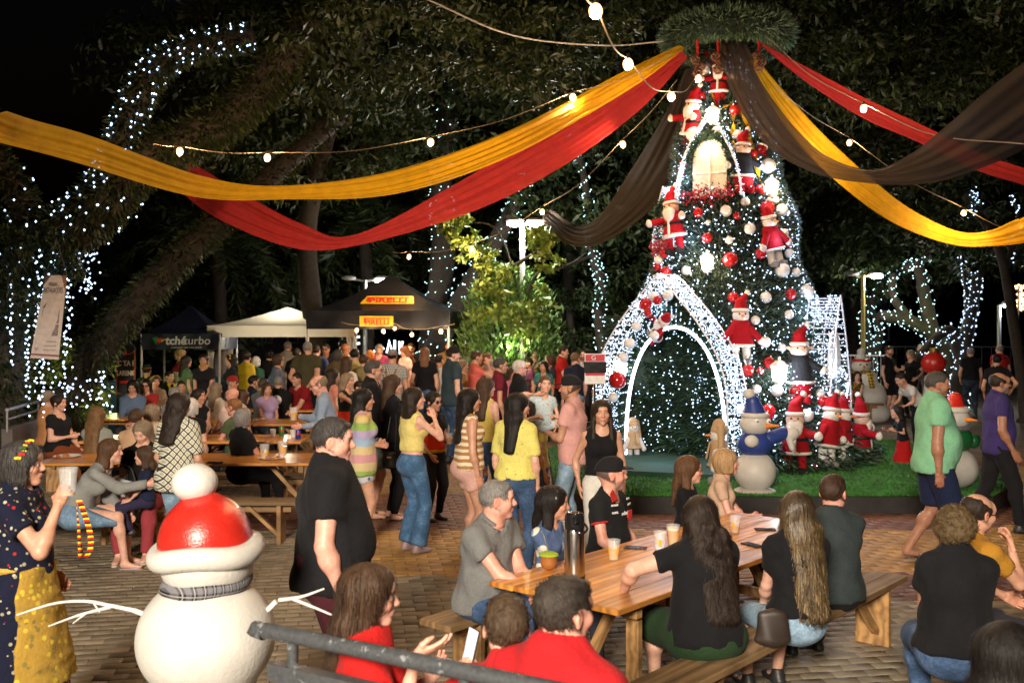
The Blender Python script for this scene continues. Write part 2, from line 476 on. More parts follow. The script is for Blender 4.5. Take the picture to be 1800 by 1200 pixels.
def streak_hair_mat():
    if 'hair_streak' in MATS: return MATS['hair_streak']
    m, t = mat('hair_highlights', .38, 0, .5)
    v = t.coord('Object', (120, 120, 4.0)); n = t.noise(v, 1.0, 4, .7); z = t.new('ShaderNodeSeparateXYZ'); t.link(t.coord(), z.inputs[0])
    lo = t.ramp(n, [(.35, (.015, .010, .007)), (.52, (.10, .065, .03)), (.66, (.34, .24, .12))])
    hi = t.ramp(n, [(.35, (.010, .007, .005)), (.60, (.05, .032, .018)), (.75, (.12, .085, .045))])
    f = t.new('ShaderNodeMapRange'); t.link(z.outputs[2], f.inputs[0]); f.inputs[1].default_value = 1.28; f.inputs[2].default_value = 1.05
    t.base(t.mix(f.outputs[0], hi, lo)); t.bump(n, .6, .006); MATS['hair_streak'] = m; return m
def cloth_mat(spec):
    """spec: (r,g,b) or ('pattern', ...)"""
    k = 'cloth_'+repr(spec)
    if k in MATS: return MATS[k]
    m, t = mat('fabric', .88, 0, .14)
    co = t.coord(); weave = t.noise(t.coord('Object', (1, 1, 1)), 420, 2); fold = t.noise(co, 7, 3); fine = t.noise(co, 60, 3)
    pat = spec[0] if isinstance(spec[0], str) else None
    sep = t.new('ShaderNodeSeparateXYZ'); t.link(co, sep.inputs[0]); X, Y, Z = sep.outputs
    def shade(c):
        c = np.array(c); return t.ramp(t.math('ADD', t.math('MULTIPLY', fold, .6), t.math('MULTIPLY', fine, .4)), [(.3, tuple(c*.80)), (.7, tuple(np.minimum(c*1.15, 1)))])
    if pat is None: col = shade(spec)
    elif pat == 'denim':
        c = np.array(spec[1]); col = t.ramp(t.math('ADD', t.math('MULTIPLY', fold, .7), t.math('MULTIPLY', fine, .3)), [(.32, tuple(c*.6)), (.5, tuple(c)), (.68, tuple(np.minimum(c*1.7+.03, 1)))])
    elif pat == 'stripes':                     # ('stripes', [colours], period)
        cs, per = spec[1], spec[2]
        fr = t.math('FRACT', t.math('DIVIDE', t.math('ADD', Z, t.math('MULTIPLY', t.math('SUBTRACT', fold, .5), .03)), per))
        col = t.ramp(fr, [(i/len(cs), c) for i, c in enumerate(cs)], 'CONSTANT')
    elif pat == 'bands':                       # ('bands', [(z, colour) ...]) from below upwards
        zs = spec[1]; z0, z1 = zs[0][0], zs[-1][0]+.2
        fr = t.math('DIVIDE', t.math('SUBTRACT', t.math('ADD', Z, t.math('MULTIPLY', t.math('SUBTRACT', fold, .5), .04)), z0), z1-z0)
        col = t.ramp(fr, [((z-z0)/(z1-z0), c) for z, c in zs], 'CONSTANT')
    elif pat == 'floral':                      # ('floral', base, [spot colours], scale)
        vo = t.new('ShaderNodeTexVoronoi'); vo.inputs['Scale'].default_value = spec[3]; vo.inputs['Randomness'].default_value = 1
        t.link(co, vo.inputs['Vector'])
        cs = spec[2]; sc = t.ramp(t.math('FRACT', t.math('MULTIPLY', vo.outputs['Color'], 7.0)), [(i/len(cs), c) for i, c in enumerate(cs)], 'CONSTANT')
        mk = t.ramp(vo.outputs['Distance'], [(.0, (1, 1, 1)), (spec[4] if len(spec) > 4 else .26, (1, 1, 1)), ((spec[4] if len(spec) > 4 else .26)+.05, (0, 0, 0))])
        col = t.mix(mk, shade(spec[1]), sc)
    elif pat in ('gingham', 'plaid', 'diamond'):
        s_ = spec[3]
        if pat == 'diamond': a = t.math('ADD', X, Z); a = t.math('ADD', a, Y); b = t.math('SUBTRACT', t.math('ADD', X, Y), Z)
        else: a = t.math('ADD', X, Y); b = Z
        fa = t.math('FRACT', t.math('MULTIPLY', a, s_)); fb = t.math('FRACT', t.math('MULTIPLY', b, s_))
        if pat == 'diamond':
            la = t.math('LESS_THAN', fa, .20); lb = t.math('LESS_THAN', fb, .20); g = t.math('MAXIMUM', la, lb)
            da = t.math('ABSOLUTE', t.math('SUBTRACT', fa, .6)); db = t.math('ABSOLUTE', t.math('SUBTRACT', fb, .6))
            inn = t.math('LESS_THAN', t.math('MAXIMUM', da, db), .20)
            col = t.mix(g, t.mix(inn, spec[1], (.42, .40, .24)), spec[2])
        else:
            la = t.math('LESS_THAN', fa, .5); lb = t.math('LESS_THAN', fb, .5); g = t.math('MULTIPLY', t.math('ADD', la, lb), .5)
            col = t.mix(g, spec[1], spec[2])
            if len(spec) > 4:
                fc = t.math('LESS_THAN', t.math('ABSOLUTE', t.math('SUBTRACT', fa, .25)), .05); fd = t.math('LESS_THAN', t.math('ABSOLUTE', t.math('SUBTRACT', fb, .25)), .05)
                col = t.mix(t.math('MULTIPLY', t.math('MAXIMUM', fc, fd), .7), col, spec[4])
    t.base(col)
    bm = t.math('ADD', t.math('MULTIPLY', fold, 1.0), t.math('ADD', t.math('MULTIPLY', fine, .25), t.math('MULTIPLY', weave, .08)))
    t.bump(bm, .8, .02); t.b.inputs['Sheen Weight'].default_value = .02
    MATS[k] = m; return m

SK = {'fair': (.66, .41, .31), 'pink': (.68, .375, .29), 'tan': (.54, .315, .215), 'olive': (.46, .265, .175), 'deep': (.36, .19, .12)}
HC = {'streak': (.03, .02, .012), 'black': (.010, .008, .007), 'dark': (.022, .014, .010), 'brown': (.055, .030, .017), 'auburn': (.13, .05, .022), 'chestnut': (.085, .042, .02),
      'blond': (.34, .21, .10), 'ash': (.20, .145, .095), 'grey': (.19, .18, .17), 'white': (.52, .50, .47), 'pepper': (.05, .045, .042)}

def ik(S, T, l1, l2, pole):
    S, T, pole = np.array(S), np.array(T), np.array(pole)
    d = T-S; L = np.linalg.norm(d); L2 = min(max(L, abs(l1-l2)+.02), (l1+l2)*.995); d = d/L; T = S+d*L2
    a = (l1*l1-l2*l2+L2*L2)/(2*L2); hgt = math.sqrt(max(l1*l1-a*a, 0))
    p = pole-d*np.dot(pole, d); p = nrm(p)
    return S+d*a+p*hgt, T
ARMS = {'down': (.055, .05, -.53), 'fwd': (.03, .16, -.47), 'hold': (-.05, .30, -.20), 'cross': (-.24, .20, -.27), 'hip': (.10, .06, -.36),
        'table': (-.10, .36, -.36), 'face': (-.09, .20, .06), 'lap': (-.07, .30, -.44), 'phone': (-.08, .40, .06), 'behind': (-.14, -.14, -.42),
        'up': (.12, .26, .20), 'chest': (-.12, .22, -.12), 'drink': (-.12, .22, .10), 'reach': (0, .55, -.05)}

def person(label, u, vtop, ppm, face=270, sex='m', sit=None, fat=0.0, head=(0, 0), lean=0.0, side=0.0, arms=('down', 'down'), skin='fair',
           hair=('short', 'brown'), top=((.02, .02, .02), 'short'), bottom=((.03, .03, .04), 'long'), shoes=(.02, .02, .02), group=None, H=None,
           hs=None, beard=None, glasses=False, cap=None, step=0.0, palms=(None, None), curl=(.5, .5), knees=None, extra=None, legs=None, kid=False,
           dz=0.0, roll=0.0, band=None, seed=None, near=None, name='person', feet=None, heavy=0.0, pole=(None, None), twist=0.0, sandals=False, collar=False, headfat=False, necklace=False):
    Y = FPX/ppm; ztop = CAMH-(vtop-HZ)/ppm-dz
    seed = int(u*7+vtop) if seed is None else seed
    near = (Y < 6.3) if near is None else near
    hB = .0125 if Y < 5.2 else (.0155 if Y < 7.5 else (.021 if Y < 11 else (.027 if Y < 16 else .033)))
    hH = .0053 if Y < 6.6 else (.0078 if Y < 11 else (.0095 if Y < 16 else .0125))
    fem = sex == 'f'
    if hs is None: hs = .84 if kid else (.94 if fem else 1.0)
    hv = .012 if hair[0] not in ('bald', 'buzz', 'none') else 0.0
    headtop = .118*hs+hv
    th = R(face); fw = np.array([math.cos(th), math.sin(th), 0]); rt = np.array([math.sin(th), -math.cos(th), 0]); up = np.array([0, 0, 1.0])
    # spine
    tw = R(twist); fwu = fw*math.cos(tw)-rt*math.sin(tw); rtu = rt*math.cos(tw)+fw*math.sin(tw)
    lr, sr = R(lean), R(side)
    upc = nrm(up*math.cos(lr)*math.cos(sr)+fw*math.sin(lr)+rt*math.sin(sr)); fwc = nrm(fwu-upc*np.dot(fwu, upc)); rtc = np.cross(fwc, upc)
    neckl = .128*hs*.6+.128*.4
    if sit is None:
        k0 = ztop-headtop; s = (k0-neckl)/(.93+.545*max(math.cos(lr), .4)); s = min(max(s, .45), 1.16)
        Pz = .93*s if feet is None else feet
    else:
        Pz = sit+.085; s = (ztop-headtop-neckl-Pz)/(.545*math.cos(lr)*math.cos(sr)); smax = 1.10 if not kid else .8; s = min(max(s, .5), smax)
        if H: s = H/1.75
    P0 = np.array([0, 0, Pz]); gz = 0.0
    up1 = nrm(up*.45+upc*.55)
    W = P0+up1*.17*s; C = W+upc*.19*s; Sh = C+upc*.13*s; N = Sh+upc*.055*s
    sw = (.150 if fem else .170)*s; arm1, arm2 = .29*s, .255*s
    hp = .088*s
    B, G, TR = [], [], []       # body / top / trousers
    q = 1.0+.42*fat; qd = 1.0+.75*fat
    if fem: pr, wr, cr = (.168, .118), (.120, .088), (.136, .098)
    else: pr, wr, cr = (.155, .110), (.140, .100), (.160, .108)
    pr = (pr[0]*(1+.22*fat)*s, pr[1]*(1+.4*fat)*s); wr = (wr[0]*q*s, wr[1]*qd*s); cr = (cr[0]*(1+.2*fat)*s, cr[1]*(1+.3*fat)*s)
    bf = fwc*(.045*fat*s)
    def torso(g, low=True):
        L = [Prim(P0+up1*.0*s, W+bf, (pr[0]+g, pr[1]+g), (wr[0]+g, wr[1]+g), rt, k=.06*s),
             Prim(W+bf, C, (wr[0]+g, wr[1]+g), (cr[0]+g, cr[1]+g), rtc, k=.06*s),
             Prim(C, Sh-upc*.01, (cr[0]+g, cr[1]+g), (cr[0]*.86+g, cr[1]*.72+g), rtc, k=.05*s),
             Prim(Sh+upc*.012*s, Sh+rtc*sw*.94-upc*.026*s, (.050*s+g, .055*s+g), (.046*s+g, .048*s+g), k=.04*s),
             Prim(Sh+upc*.012*s, Sh-rtc*sw*.94-upc*.026*s, (.050*s+g, .055*s+g), (.046*s+g, .048*s+g), k=.04*s),
             Prim(Sh, N+upc*.02*s, (.085*s+g, .06*s+g), (.055*s+g, .052*s+g), rtc, k=.05*s)]
        if fat > .25: L.append(ell(W+bf*1.4+fwc*.03*s-upc*.02*s, (wr[0]*.92+g, wr[1]*.82+g, .13*s+g), np.array([rtc, fwc, upc]), k=.06*s))
        if fem and not kid:
            for sx in (-1, 1): L.append(ell(C+rtc*sx*.068*s+fwc*(.07*s+cr[1]*.25)-upc*.005*s, (.056*s+g, .052*s+g, .058*s+g), np.array([rtc, fwc, upc]), k=.045*s))
        if low: L.append(ell(P0-fw*.035*s-up*.02*s, (pr[0]*.98+g, pr[1]*.95+g, .11*s+g), np.array([rt, fw, up]), k=.05*s))
        return L
    B += torso(0); nT = len(B)
    # arms
    hands = []
    armP = []
    lf = 1+.35*fat+.3*heavy
    for i, sx in enumerate((1, -1)):            # 0: person's right, 1: left
        S = Sh+rtc*sx*sw-upc*.030*s
        a = arms[i]; aa = ARMS[a] if isinstance(a, str) else a
        if len(aa) == 4: T = np.array(aa[:3])    # absolute offset from the root
        else: T = S+(rtc*sx*aa[0]+fwu*aa[1]+up*aa[2])*s
        po = pole[i]
        if po is None: pd = rtc*sx*.55-fwu*.65-up*.6
        else: pd = rtc*sx*po[0]+fwu*po[1]+up*po[2]
        E, Wr = ik(S, T, arm1, arm2, pd)
        armP.append((S, E, Wr))
        w_ = .88 if fem else 1.0
        B += [Prim(S, E, .050*s*w_*lf, .038*s*w_*lf, k=.03*s), Prim(E, Wr, .040*s*w_*lf, .025*s*w_*(.5+.5*lf), k=.015*s),
              ell(E+(Wr-E)*.28, (.043*s*w_*lf,)*3, k=.03*s)]
        fd = nrm(Wr-E)
        pm = palms[i]
        if pm is None: pn = -rtc*sx
        elif isinstance(pm, str): pn = {'down': -up, 'in': -rtc*sx, 'back': -fwu, 'up': up, 'fwd': fwu, 'out': rtc*sx}[pm]
        else: fd2, pn = nrm(rtc*sx*pm[0][0]+fwu*pm[0][1]+up*pm[0][2]), rtc*sx*pm[1][0]+fwu*pm[1][1]+up*pm[1][2]; fd = fd2
        pn = nrm(pn-fd*np.dot(pn, fd)); Z_ = -pn; X_ = np.cross(fd, Z_)*(1 if sx > 0 else -1)
        hands.append((Wr, np.stack([X_, fd, Z_], 1), sx, curl[i]))
    # legs
    legP = []
    l1, l2 = .44*s, .43*s
    for i, sx in enumerate((1, -1)):
        Hj = P0+rt*sx*hp
        if legs is not None and legs[i] is not None:
            lx, ly, lz = legs[i]; A = rt*sx*lx*s+fw*ly*s+up*lz*s
        elif sit is None: A = rt*sx*(hp+.02*s)+fw*(step*(1 if sx > 0 else -1))*s+up*.085*s
        else: A = rt*sx*(hp+.03*s)+fw*(.44*s+(.05 if sx > 0 else 0))+up*.085*s
        A = np.array([A[0], A[1], max(A[2], .05)])
        pk = fw*1.0+rt*sx*(.12 if sit is None else .2)+up*(.1 if sit is None else .9)
        K, A = ik(Hj, A, l1, l2, pk)
        legP.append((Hj, K, A))
        if bottom[0] is not None and bottom[1] == 'long' and not sandals and shoes is not None: continue      # wholly hidden by trousers and shoes
        B += [Prim(Hj, K, (.082 if fem else .080)*s*lf, .053*s*(.5+.5*lf), k=.03*s), Prim(K, A, .050*s*(.5+.5*lf), .034*s, k=.02*s),
              ell(K+(A-K)*.3-fw*.012*s, (.052*s*lf,)*3, k=.03*s),
              Prim(A-up*.035*s-fw*.02*s, A-up*.055*s+fw*.15*s, (.034*s, .035*s), (.037*s, .018*s), rt, k=.02*s)]
    # head frame
    hy, hpz = R(head[0]), R(head[1]); hro = R(roll)
    f2 = fwu*math.cos(hy)-rtu*math.sin(hy)
    hf = nrm(f2*math.cos(hpz)+up*math.sin(hpz)); hr = nrm(np.cross(hf, up)); hu = np.cross(hr, hf)
    if roll: hr, hu = hr*math.cos(hro)+hu*math.sin(hro), hu*math.cos(hro)-hr*math.sin(hro)
    Hc = N+nrm(upc+up)*neckl+nrm(hf*[1, 1, 0])*.028*hs
    HF = np.stack([hr, hf, hu], 1)*hs
    B += [Prim(N-upc*.04*s, Hc-hu*.06*hs-hf*.02*hs, .054*s*(.9 if fem else 1.05), .050*hs*(.9 if fem else 1.05), k=.03)]
    # ---- root so that the head top lands on the pixel
    toph = Hc+hu*headtop
    root = np.array([(u-900)/ppm, Y, dz]); root[:2] -= toph[:2]
    # ---- clothing
    gt = .022*s if near else .015*s
    topc, slv = top[0], top[1]; topt = top[2] if len(top) > 2 else {}
    sl = {'none': 0.0, 'cap': .22, 'short': .52, 'elbow': .85, 'long': 1.9}[slv]
    loose = topt.get('loose', 0.0)
    cuts = []
    if topc is not None:
        G += torso(gt+loose*.5)
        hem = topt.get('hem', .0)                # metres above the hip joint line at which the top ends
        if sit is not None and hem < .02: hem = max(hem, -.06)
        if topt.get('dress'):
            dl = topt['dress']
            if sit is None:
                zb = max(Pz-dl, .08)
                G.append(Prim(P0, np.array([0, 0, zb])+fw*.0, (pr[0]+gt*1.5, pr[1]+gt*1.8), (pr[0]*1.18+.06*s, pr[1]*1.3+.08*s), rt, k=.05*s, cb=True))
            else:
                for (Hj, K, A) in legP: G.append(Prim(Hj, K+(K-Hj)*.05, .11*s*lf, .09*s*lf, k=.08*s))
        else:
            G.append(Prim(P0-up*.08*s, W+bf, (pr[0]*1.02+gt*(1.9 if sit is not None else 1.35)+loose+.006*s, pr[1]*1.02+gt*(1.9 if sit is not None else 1.2)+loose*.6+.006*s), (wr[0]+gt+loose, wr[1]+gt+loose), rt, k=.04*s))
            G.append(ell(P0-fw*(.022*s if sit is not None else -.005*s)+up*.02*s, (pr[0]+gt+.012*s+loose, pr[1]+gt+(.012 if sit is not None else -.004)*s+loose*.5, .13*s), np.array([rt, fw, up]), k=.04*s))
            cuts.append((P0+up1*hem*s, -up1))
        for (S, E, Wr) in armP:
            if sl <= 0: continue
            rs = (.050*s*lf*w_+gt*.8+loose*.4)
            if sl <= 1: G.append(Prim(S-(E-S)*.02, S+(E-S)*sl, rs, rs*(1.02 if slv != 'cap' else 1.1), k=.035*s, cb=True))
            else: G += [Prim(S, E, rs, .050*s*lf+gt*.4, k=.03*s), Prim(E, E+(Wr-E)*min(sl-.95, .97), .052*s*lf+gt*.3, .036*s+gt*.3, k=.02*s, cb=True)]
        nk = topt.get('neck', .068)
        G.append(Prim(N+fwc*(.028+topt.get('vee', 0)*.05)*s-upc*(.0+topt.get('vee', 0)*.05)*s, N+upc*.22*s+fwc*.07*s, nk*s, (nk+.05)*s, k=.008, neg=True))
        if sl == 0 and not topt.get('dress'):
            for (S, E, Wr) in armP:
                o_ = nrm(S-Sh); G.append(Prim(S+o_*.035*s-upc*.05*s, S+o_*.05*s+upc*.1*s, .062*s, .05*s, k=.012, neg=True))
    coverT = None
    bc, bl = bottom[0], bottom[1]; bopt = bottom[2] if len(bottom) > 2 else {}
    bcuts = []
    if bc is not None:
        fr = {'long': 1.95, 'capri': 1.6, 'shorts': .92, 'mini': .5, 'skirt': .95, 'miniskirt': .6, 'longskirt': 1.6}[bl]
        gb = .012*s
        TR += [ell(P0-fw*.02*s-up*.01*s, (pr[0]+gb, pr[1]+gb+.01*s, .13*s), np.array([rt, fw, up]), k=.05*s),
               Prim(P0, P0+up1*.12*s, (pr[0]+gb, pr[1]+gb), (wr[0]*1.0+gb, wr[1]+gb), rt, k=.04*s)]
        fl = bopt.get('flare', 0)
        if 'skirt' in bl:
            if sit is None:
                zb = Pz-{'skirt': .42, 'miniskirt': .30, 'longskirt': .75}[bl]*s
                TR.append(Prim(P0, np.array([0, 0, max(zb, .06)]), (pr[0]+gb, pr[1]+gb), (pr[0]*1.1+.05*s+fl, pr[1]*1.2+.07*s+fl), rt, k=.04*s, cb=True))
            else:
                for (Hj, K, A) in legP: TR.append(Prim(Hj, Hj+(K-Hj)*(1.04 if bl != 'miniskirt' else .7), .100*s*lf+gb, .082*s*lf+gb, k=.10*s, cb=True))
        else:
            for (Hj, K, A) in legP:
                wide = bopt.get('wide', 0)
                TR.append(Prim(Hj, Hj+(K-Hj)*min(fr, 1.0), (.086)*s*lf+gb, .086*s*lf+gb-(.028*s-wide)*min(fr, 1), k=.03*s, cb=fr < 1))
                if fr > 1: TR += [Prim(K, K+(A-up*.02*s-K)*(fr-1), .055*s*lf+gb+wide, (.042+.03*fl)*s+gb+wide, k=.02*s, cb=True), ell(K+(A-K)*.3-fw*.012*s, (.054*s*lf+gb,)*3, k=.03*s)]
        bcuts.append((P0+up1*bopt.get('rise', .11)*s, up1))
    # ---- meshes
    sk = np.array(SK[skin] if isinstance(skin, str) else skin)
    kidk = 'k' if kid else ('f' if fem else ('mf' if (fat > .5 or headfat) else 'm'))
    hv_, hf_, M = head_mesh(kidk, hH)
    hcol = np.array(HC[hair[1]] if isinstance(hair[1], str) else hair[1])
    col = np.tile(sk, (len(hv_), 1)); mixc = lambda c, m: col*(1-m[:, None])+np.array(c)*m[:, None]
    col = mixc(sk*np.array([1.12, .82, .78]), M['cheek']*.45); col = mixc(sk*np.array([1.10, .80, .76]), M['nose']*.4); col = mixc(sk*np.array([1.08, .80, .75]), M['ear']*.5)
    col = mixc(sk*np.array([.95, .55, .52]) if not fem else (.45, .12, .11), M['lips']*.75)
    bcol = np.minimum(hcol*.9, sk*.55); col = mixc(bcol, M['brow']*.85)
    if beard is not None: col = mixc(np.array(HC[beard[0]]), M['beard']*beard[1])
    elif not fem and not kid: col = mixc(sk*np.array([.80, .80, .84]), M['beard']*.5)
    col = mixc((.62, .60, .57), M['eye']); col = mixc((.03, .02, .015), M['iris']*M['eye']); col = mixc((.03, .02, .018), M['lash']*.8)
    if hair[0] == 'buzz' or hair[0] == 'short' or hair[0] == 'boy': col = mixc(hcol*.9+sk*.05, M['scalp']*(.95))
    elif hair[0] in ('bald',): col = mixc(hcol*.7+sk*.25, M['scalp']*np.clip((.045-hv_[:, 2])/.02, 0, 1)*.8)
    elif hair[0] != 'none': col = mixc(hcol, M['scalp'])
    if topc is not None and sl > .3:       # the torso under a shirt is meshed coarsely, limbs and neck finely
        v1, f1 = sdf_mesh(B[:nT], hB*2.3); v2, f2 = sdf_mesh(B[nT:]+[B[5]], hB); bv = np.concatenate([v1, v2]); bfa = np.concatenate([f1, f2+len(v1)])
    else: bv, bfa = sdf_mesh(B, hB)
    hide = np.zeros(len(bv), bool)
    if topc is not None: hide |= evalp(G, bv, cuts) < -.004
    if TR: hide |= evalp(TR, bv, bcuts) < -.004
    if near: bv, bfa, _ = drop_verts(bv, bfa, hide & (evalp(B, bv, ()) < 9) & KEEPBODY)
    V = [bv]; Fc = [bfa]; Cc = [np.tile(sk, (len(bv), 1))]; off = len(bv)
    hw = hv_ @ HF.T+Hc
    V.append(hw); Fc.append(hf_+off); Cc.append(col); off += len(hw)
    hh = .0058 if Y < 6.6 else (.0080 if Y < 11 else .0125)
    for (Wr, MF, sx, cu) in hands:
        a_, b_ = hand_mesh(cu, hh); hsz = s*(.92 if fem else 1.03)
        MFm = MF.copy(); V.append((a_*hsz) @ MFm.T+Wr+MF[:, 1]*.03*s*0); b2 = b_ if sx > 0 else b_[:, ::-1]
        Fc.append(b2+off); hc_ = sk*np.array([1.03, .93, .9]); Cc.append(np.tile(hc_, (len(a_), 1))); off += len(a_)
    o = mesh_obj(name, np.concatenate(V), np.concatenate(Fc), skin_mat(), loc=root)
    ca = o.data.color_attributes.new('Col', 'FLOAT_COLOR', 'POINT')
    cc = np.concatenate(Cc); ca.data.foreach_set('color', np.concatenate([cc, np.ones((len(cc), 1))], 1).astype(np.float32).ravel())
    tag(o, label, 'person', group)
    hx = hB
    if topc is not None:
        d = wob(seed, 20/s, .0105*s if near else .007*s); d2 = wob(seed+1, 46/s, .0055*s); an = np.array([1, 1, .5]); d3 = wob(seed+2, 26/s, .0045*s)
        v, f = sdf_mesh(G, hx, cuts, (lambda p: d(p*an)+d2((p+rt*p[:, 2:3]*.5)*an)+d3(p*[.5, .5, 1])))
        mesh_obj(topt.get('name', 'shirt'), v, f, cloth_mat(topc), o)
    if TR:
        d = wob(seed+5, 18/s, .006*s)
        v, f = sdf_mesh(TR, hx*1.2, bcuts, d)
        mesh_obj(bopt.get('name', 'skirt' if 'skirt' in bl else ('shorts' if bl in ('shorts', 'mini') else 'trousers')), v, f, cloth_mat(bc), o)
    if shoes is not None:
        for (Hj, K, A) in legP:
            if sandals:
                Pp = [Prim(A-up*.072*s-fw*.045*s, A-up*.072*s+fw*.165*s, (.036*s, .010), (.043*s, .010), rt, k=.01),
                      Prim(A+fw*.09*s-up*.058*s+rt*.034*s, A+fw*.09*s-up*.058*s-rt*.034*s, (.012, .028), (.012, .028), fw, k=.01)]
            else:
                Pp = [Prim(A-up*.055*s-fw*.035*s, A-up*.058*s+fw*.15*s, (.040*s, .040*s), (.044*s, .026*s), rt, k=.02), Prim(A-fw*.01*s, A-up*.04*s, .042*s, .044*s, k=.02)]
            v, f = sdf_mesh(Pp, .015 if Y < 9 else .024, [(np.array([0, 0, .004]), (0, 0, -1))])
            mesh_obj('sandal' if sandals else 'shoe', v, f, plain('shoe_%s' % (shoes,), shoes, .5), o)
    do_hair(o, hair, HF, Hc, hs, near, Y, seed, kid, fem, nrm((HF.T/hs) @ (-fwc)*[1, 1, 0]), lean if sit is not None else lean*.5)
    acc(o, HF, Hc, hs, cap, glasses, band, near)
    if collar and topc is not None:
        mb = MB(); pts = []
        for k in range(15):
            a = math.pi*(-.42+1.84*k/14)+math.pi/2+math.pi*.0
            a = R(125)+R(290)*k/14
            pts.append(N+rtc*math.cos(a)*.072*s+fwc*(math.sin(a)*.066+.012)*s+upc*(.022-.030*math.sin(a))*s)
        mb.tube(pts, [.013*s]+[.016*s]*13+[.013*s], 6)
        mb.build('collar', cloth_mat(collar if isinstance(collar, tuple) else topc), o, True)
    info = dict(o=o, root=root, armP=armP, hands=hands, N=N, Sh=Sh, C=C, W=W, P0=P0, rt=rtc, fw=fwc, up=upc, s=s, HF=HF, Hc=Hc, legP=legP, fw0=fw, rt0=rt, bf=bf, cr=cr, wr=wr, pr=pr)
    if extra: extra(info)
    return info

def skull(g): return ell((0, -.017, .033), (.0775+g, .098+g, .0865+g), k=.02)
def do_hair(o, hair, HF, Hc, hs, near, Y, seed, kid, fem, bd, lean=0):
    st, hc = hair[0], hair[1]; L = hair[2] if len(hair) > 2 else .30; opt = hair[3] if len(hair) > 3 else {}
    if st in ('none', 'buzz'): return
    r = np.random.default_rng(seed); g = .010
    face_neg = ell((0, .105, -.045), (.072, .088, .112), k=.012, neg=True)
    P = []; cuts = []; amp = .0022; fr = 60
    if st in ('short', 'boy'):
        P = [skull(.006 if st == 'short' else .004), ell((0, .01, .080), (.058, .076, .038), k=.03)]
        P += [ell((0, .122, -.012), (.088, .088, .094), k=.012, neg=True), ell((0, .01, -.118), (.12, .14, .090), k=.015, neg=True)]
        for sx in (-1, 1): P.append(ell((sx*.088, .022, -.02), (.032, .044, .056), k=.008, neg=True)); P.append(ell((sx*.092, -.012, -.016), (.030, .030, .042), k=.008, neg=True))
        amp = .0035; fr = 120
    elif st == 'bald':
        P = [skull(.006), ell((0, .05, .11), (.085, .125, .105), k=.015, neg=True), ell((0, .12, -.03), (.09, .10, .11), k=.01, neg=True), ell((0, .01, -.118), (.12, .14, .090), k=.015, neg=True)]
        for sx in (-1, 1): P.append(ell((sx*.09, -.005, -.012), (.022, .026, .034), k=.008, neg=True))
        amp = .003; fr = 110
    elif st == 'bob':
        P = [skull(.018), ell((0, -.05, -.02), (.085, .075, .10), k=.04)]
        for sx in (-1, 1): P.append(Prim((sx*.072, -.005, .03), (sx*.078, .0, -.075), (.022, .045), (.018, .040), (1, 0, 0), k=.03))
        P += [face_neg, ell((0, .02, -.165), (.13, .14, .07), k=.02, neg=True)]
    elif st == 'curly':
        P = [skull(.020)]
        for i in range(150 if near else 70):
            d = nrm(r.normal(size=3)); p = np.array([0, -.025, .03])+d*np.array([.095, .112, .10])
            if (p[1] > .045 and p[2] < .065) or p[2] < -.085: continue
            P.append(ell(p, (.018, .018, .018), k=.008))
        P += [ell((0, .115, -.045), (.07, .08, .11), k=.012, neg=True)]
        amp = .006; fr = 90
    else:   # long, wavy, pony, bun
        P = [skull(.013), ell((0, -.02, .06), (.083, .098, .062), k=.03)]
        if st in ('long', 'wavy'):
            w_ = opt.get('w', 1.0)
            bx = np.array([-bd[1], bd[0], 0]); bk = opt.get('back', max(L-.16, 0)*.17); z3 = np.array([0, 0, 1.0])
            b0 = opt.get('b0', 0.0)
            P += [Prim((0, -.075, .02), bd*(.098+b0*.6)-z3*.12, (.078*w_, .045), (.085*w_, .042), bx, k=.05),
                  Prim(bd*(.095+b0*.6)-z3*.10, bd*(.115+bk+b0)-z3*L, (.088*w_, .044), (.082*w_*opt.get('tip', 1.0), .030), bx, k=.05)]
            for sx in (-1, 1):
                sl = opt.get('side', .12); fy = opt.get('sf', 0.0)
                P += [Prim((sx*.068, -.022, .04), (sx*.080, -.042+fy, -sl), (.020, .044), (.026, .042), (1, 0, 0), k=.04)]
                if opt.get('front'): P += [Prim((sx*.082, .0, -.06), (sx*.085, .05, -opt['front']), (.024, .03), (.028, .018), (1, 0, 0), k=.03)]
            if st == 'wavy':
                for i in range(46):
                    zz = -r.uniform(.02, L); a = r.uniform(-1, 1)
                    P.append(ell(bx*a*.092*w_+bd*(.112+.02*r.random()-.05*abs(a)+b0*.8+bk*max(-zz/L, 0))+z3*zz, (.022, .020, .034), k=.016))
        elif st == 'pony':
            P += [ell((0, -.12, .05), (.03, .03, .03), k=.02), Prim((0, -.13, .05), (0, -.16, -.02), (.026, .026), (.032, .026), (1, 0, 0), k=.02), Prim((0, -.16, -.02), (0, -.15, -L), (.034, .026), (.014, .012), (1, 0, 0), k=.02),
                  ell((0, -.04, -.115), (.11, .11, .06), k=.02, neg=True)]
            for sx in (-1, 1): P.append(ell((sx*.09, -.005, -.015), (.020, .024, .034), k=.008, neg=True))
        elif st == 'bun':
            P += [ell((0, -.105, .06), (.04, .04, .04), k=.015), ell((0, -.04, -.115), (.11, .11, .06), k=.02, neg=True)]
            for sx in (-1, 1): P.append(ell((sx*.09, -.005, -.015), (.020, .024, .034), k=.008, neg=True))
        P += [ell((0, .112, -.04), (.066, .082, .108), k=.012, neg=True), Prim(np.array([0, 0, -.10])-bd*.02, np.array([0, 0, -.5])-bd*.03, .058, .080, k=.02, neg=True)]
        if opt.get('fringe'): P += [Prim((-.05, .072, .055), (.05, .072, .055), (.018, .02), (.018, .02), k=.015), Prim((-.045, .085, .04), (.045, .085, .04), (.008, .018), (.008, .018), (0, 1, 0), k=.012)]
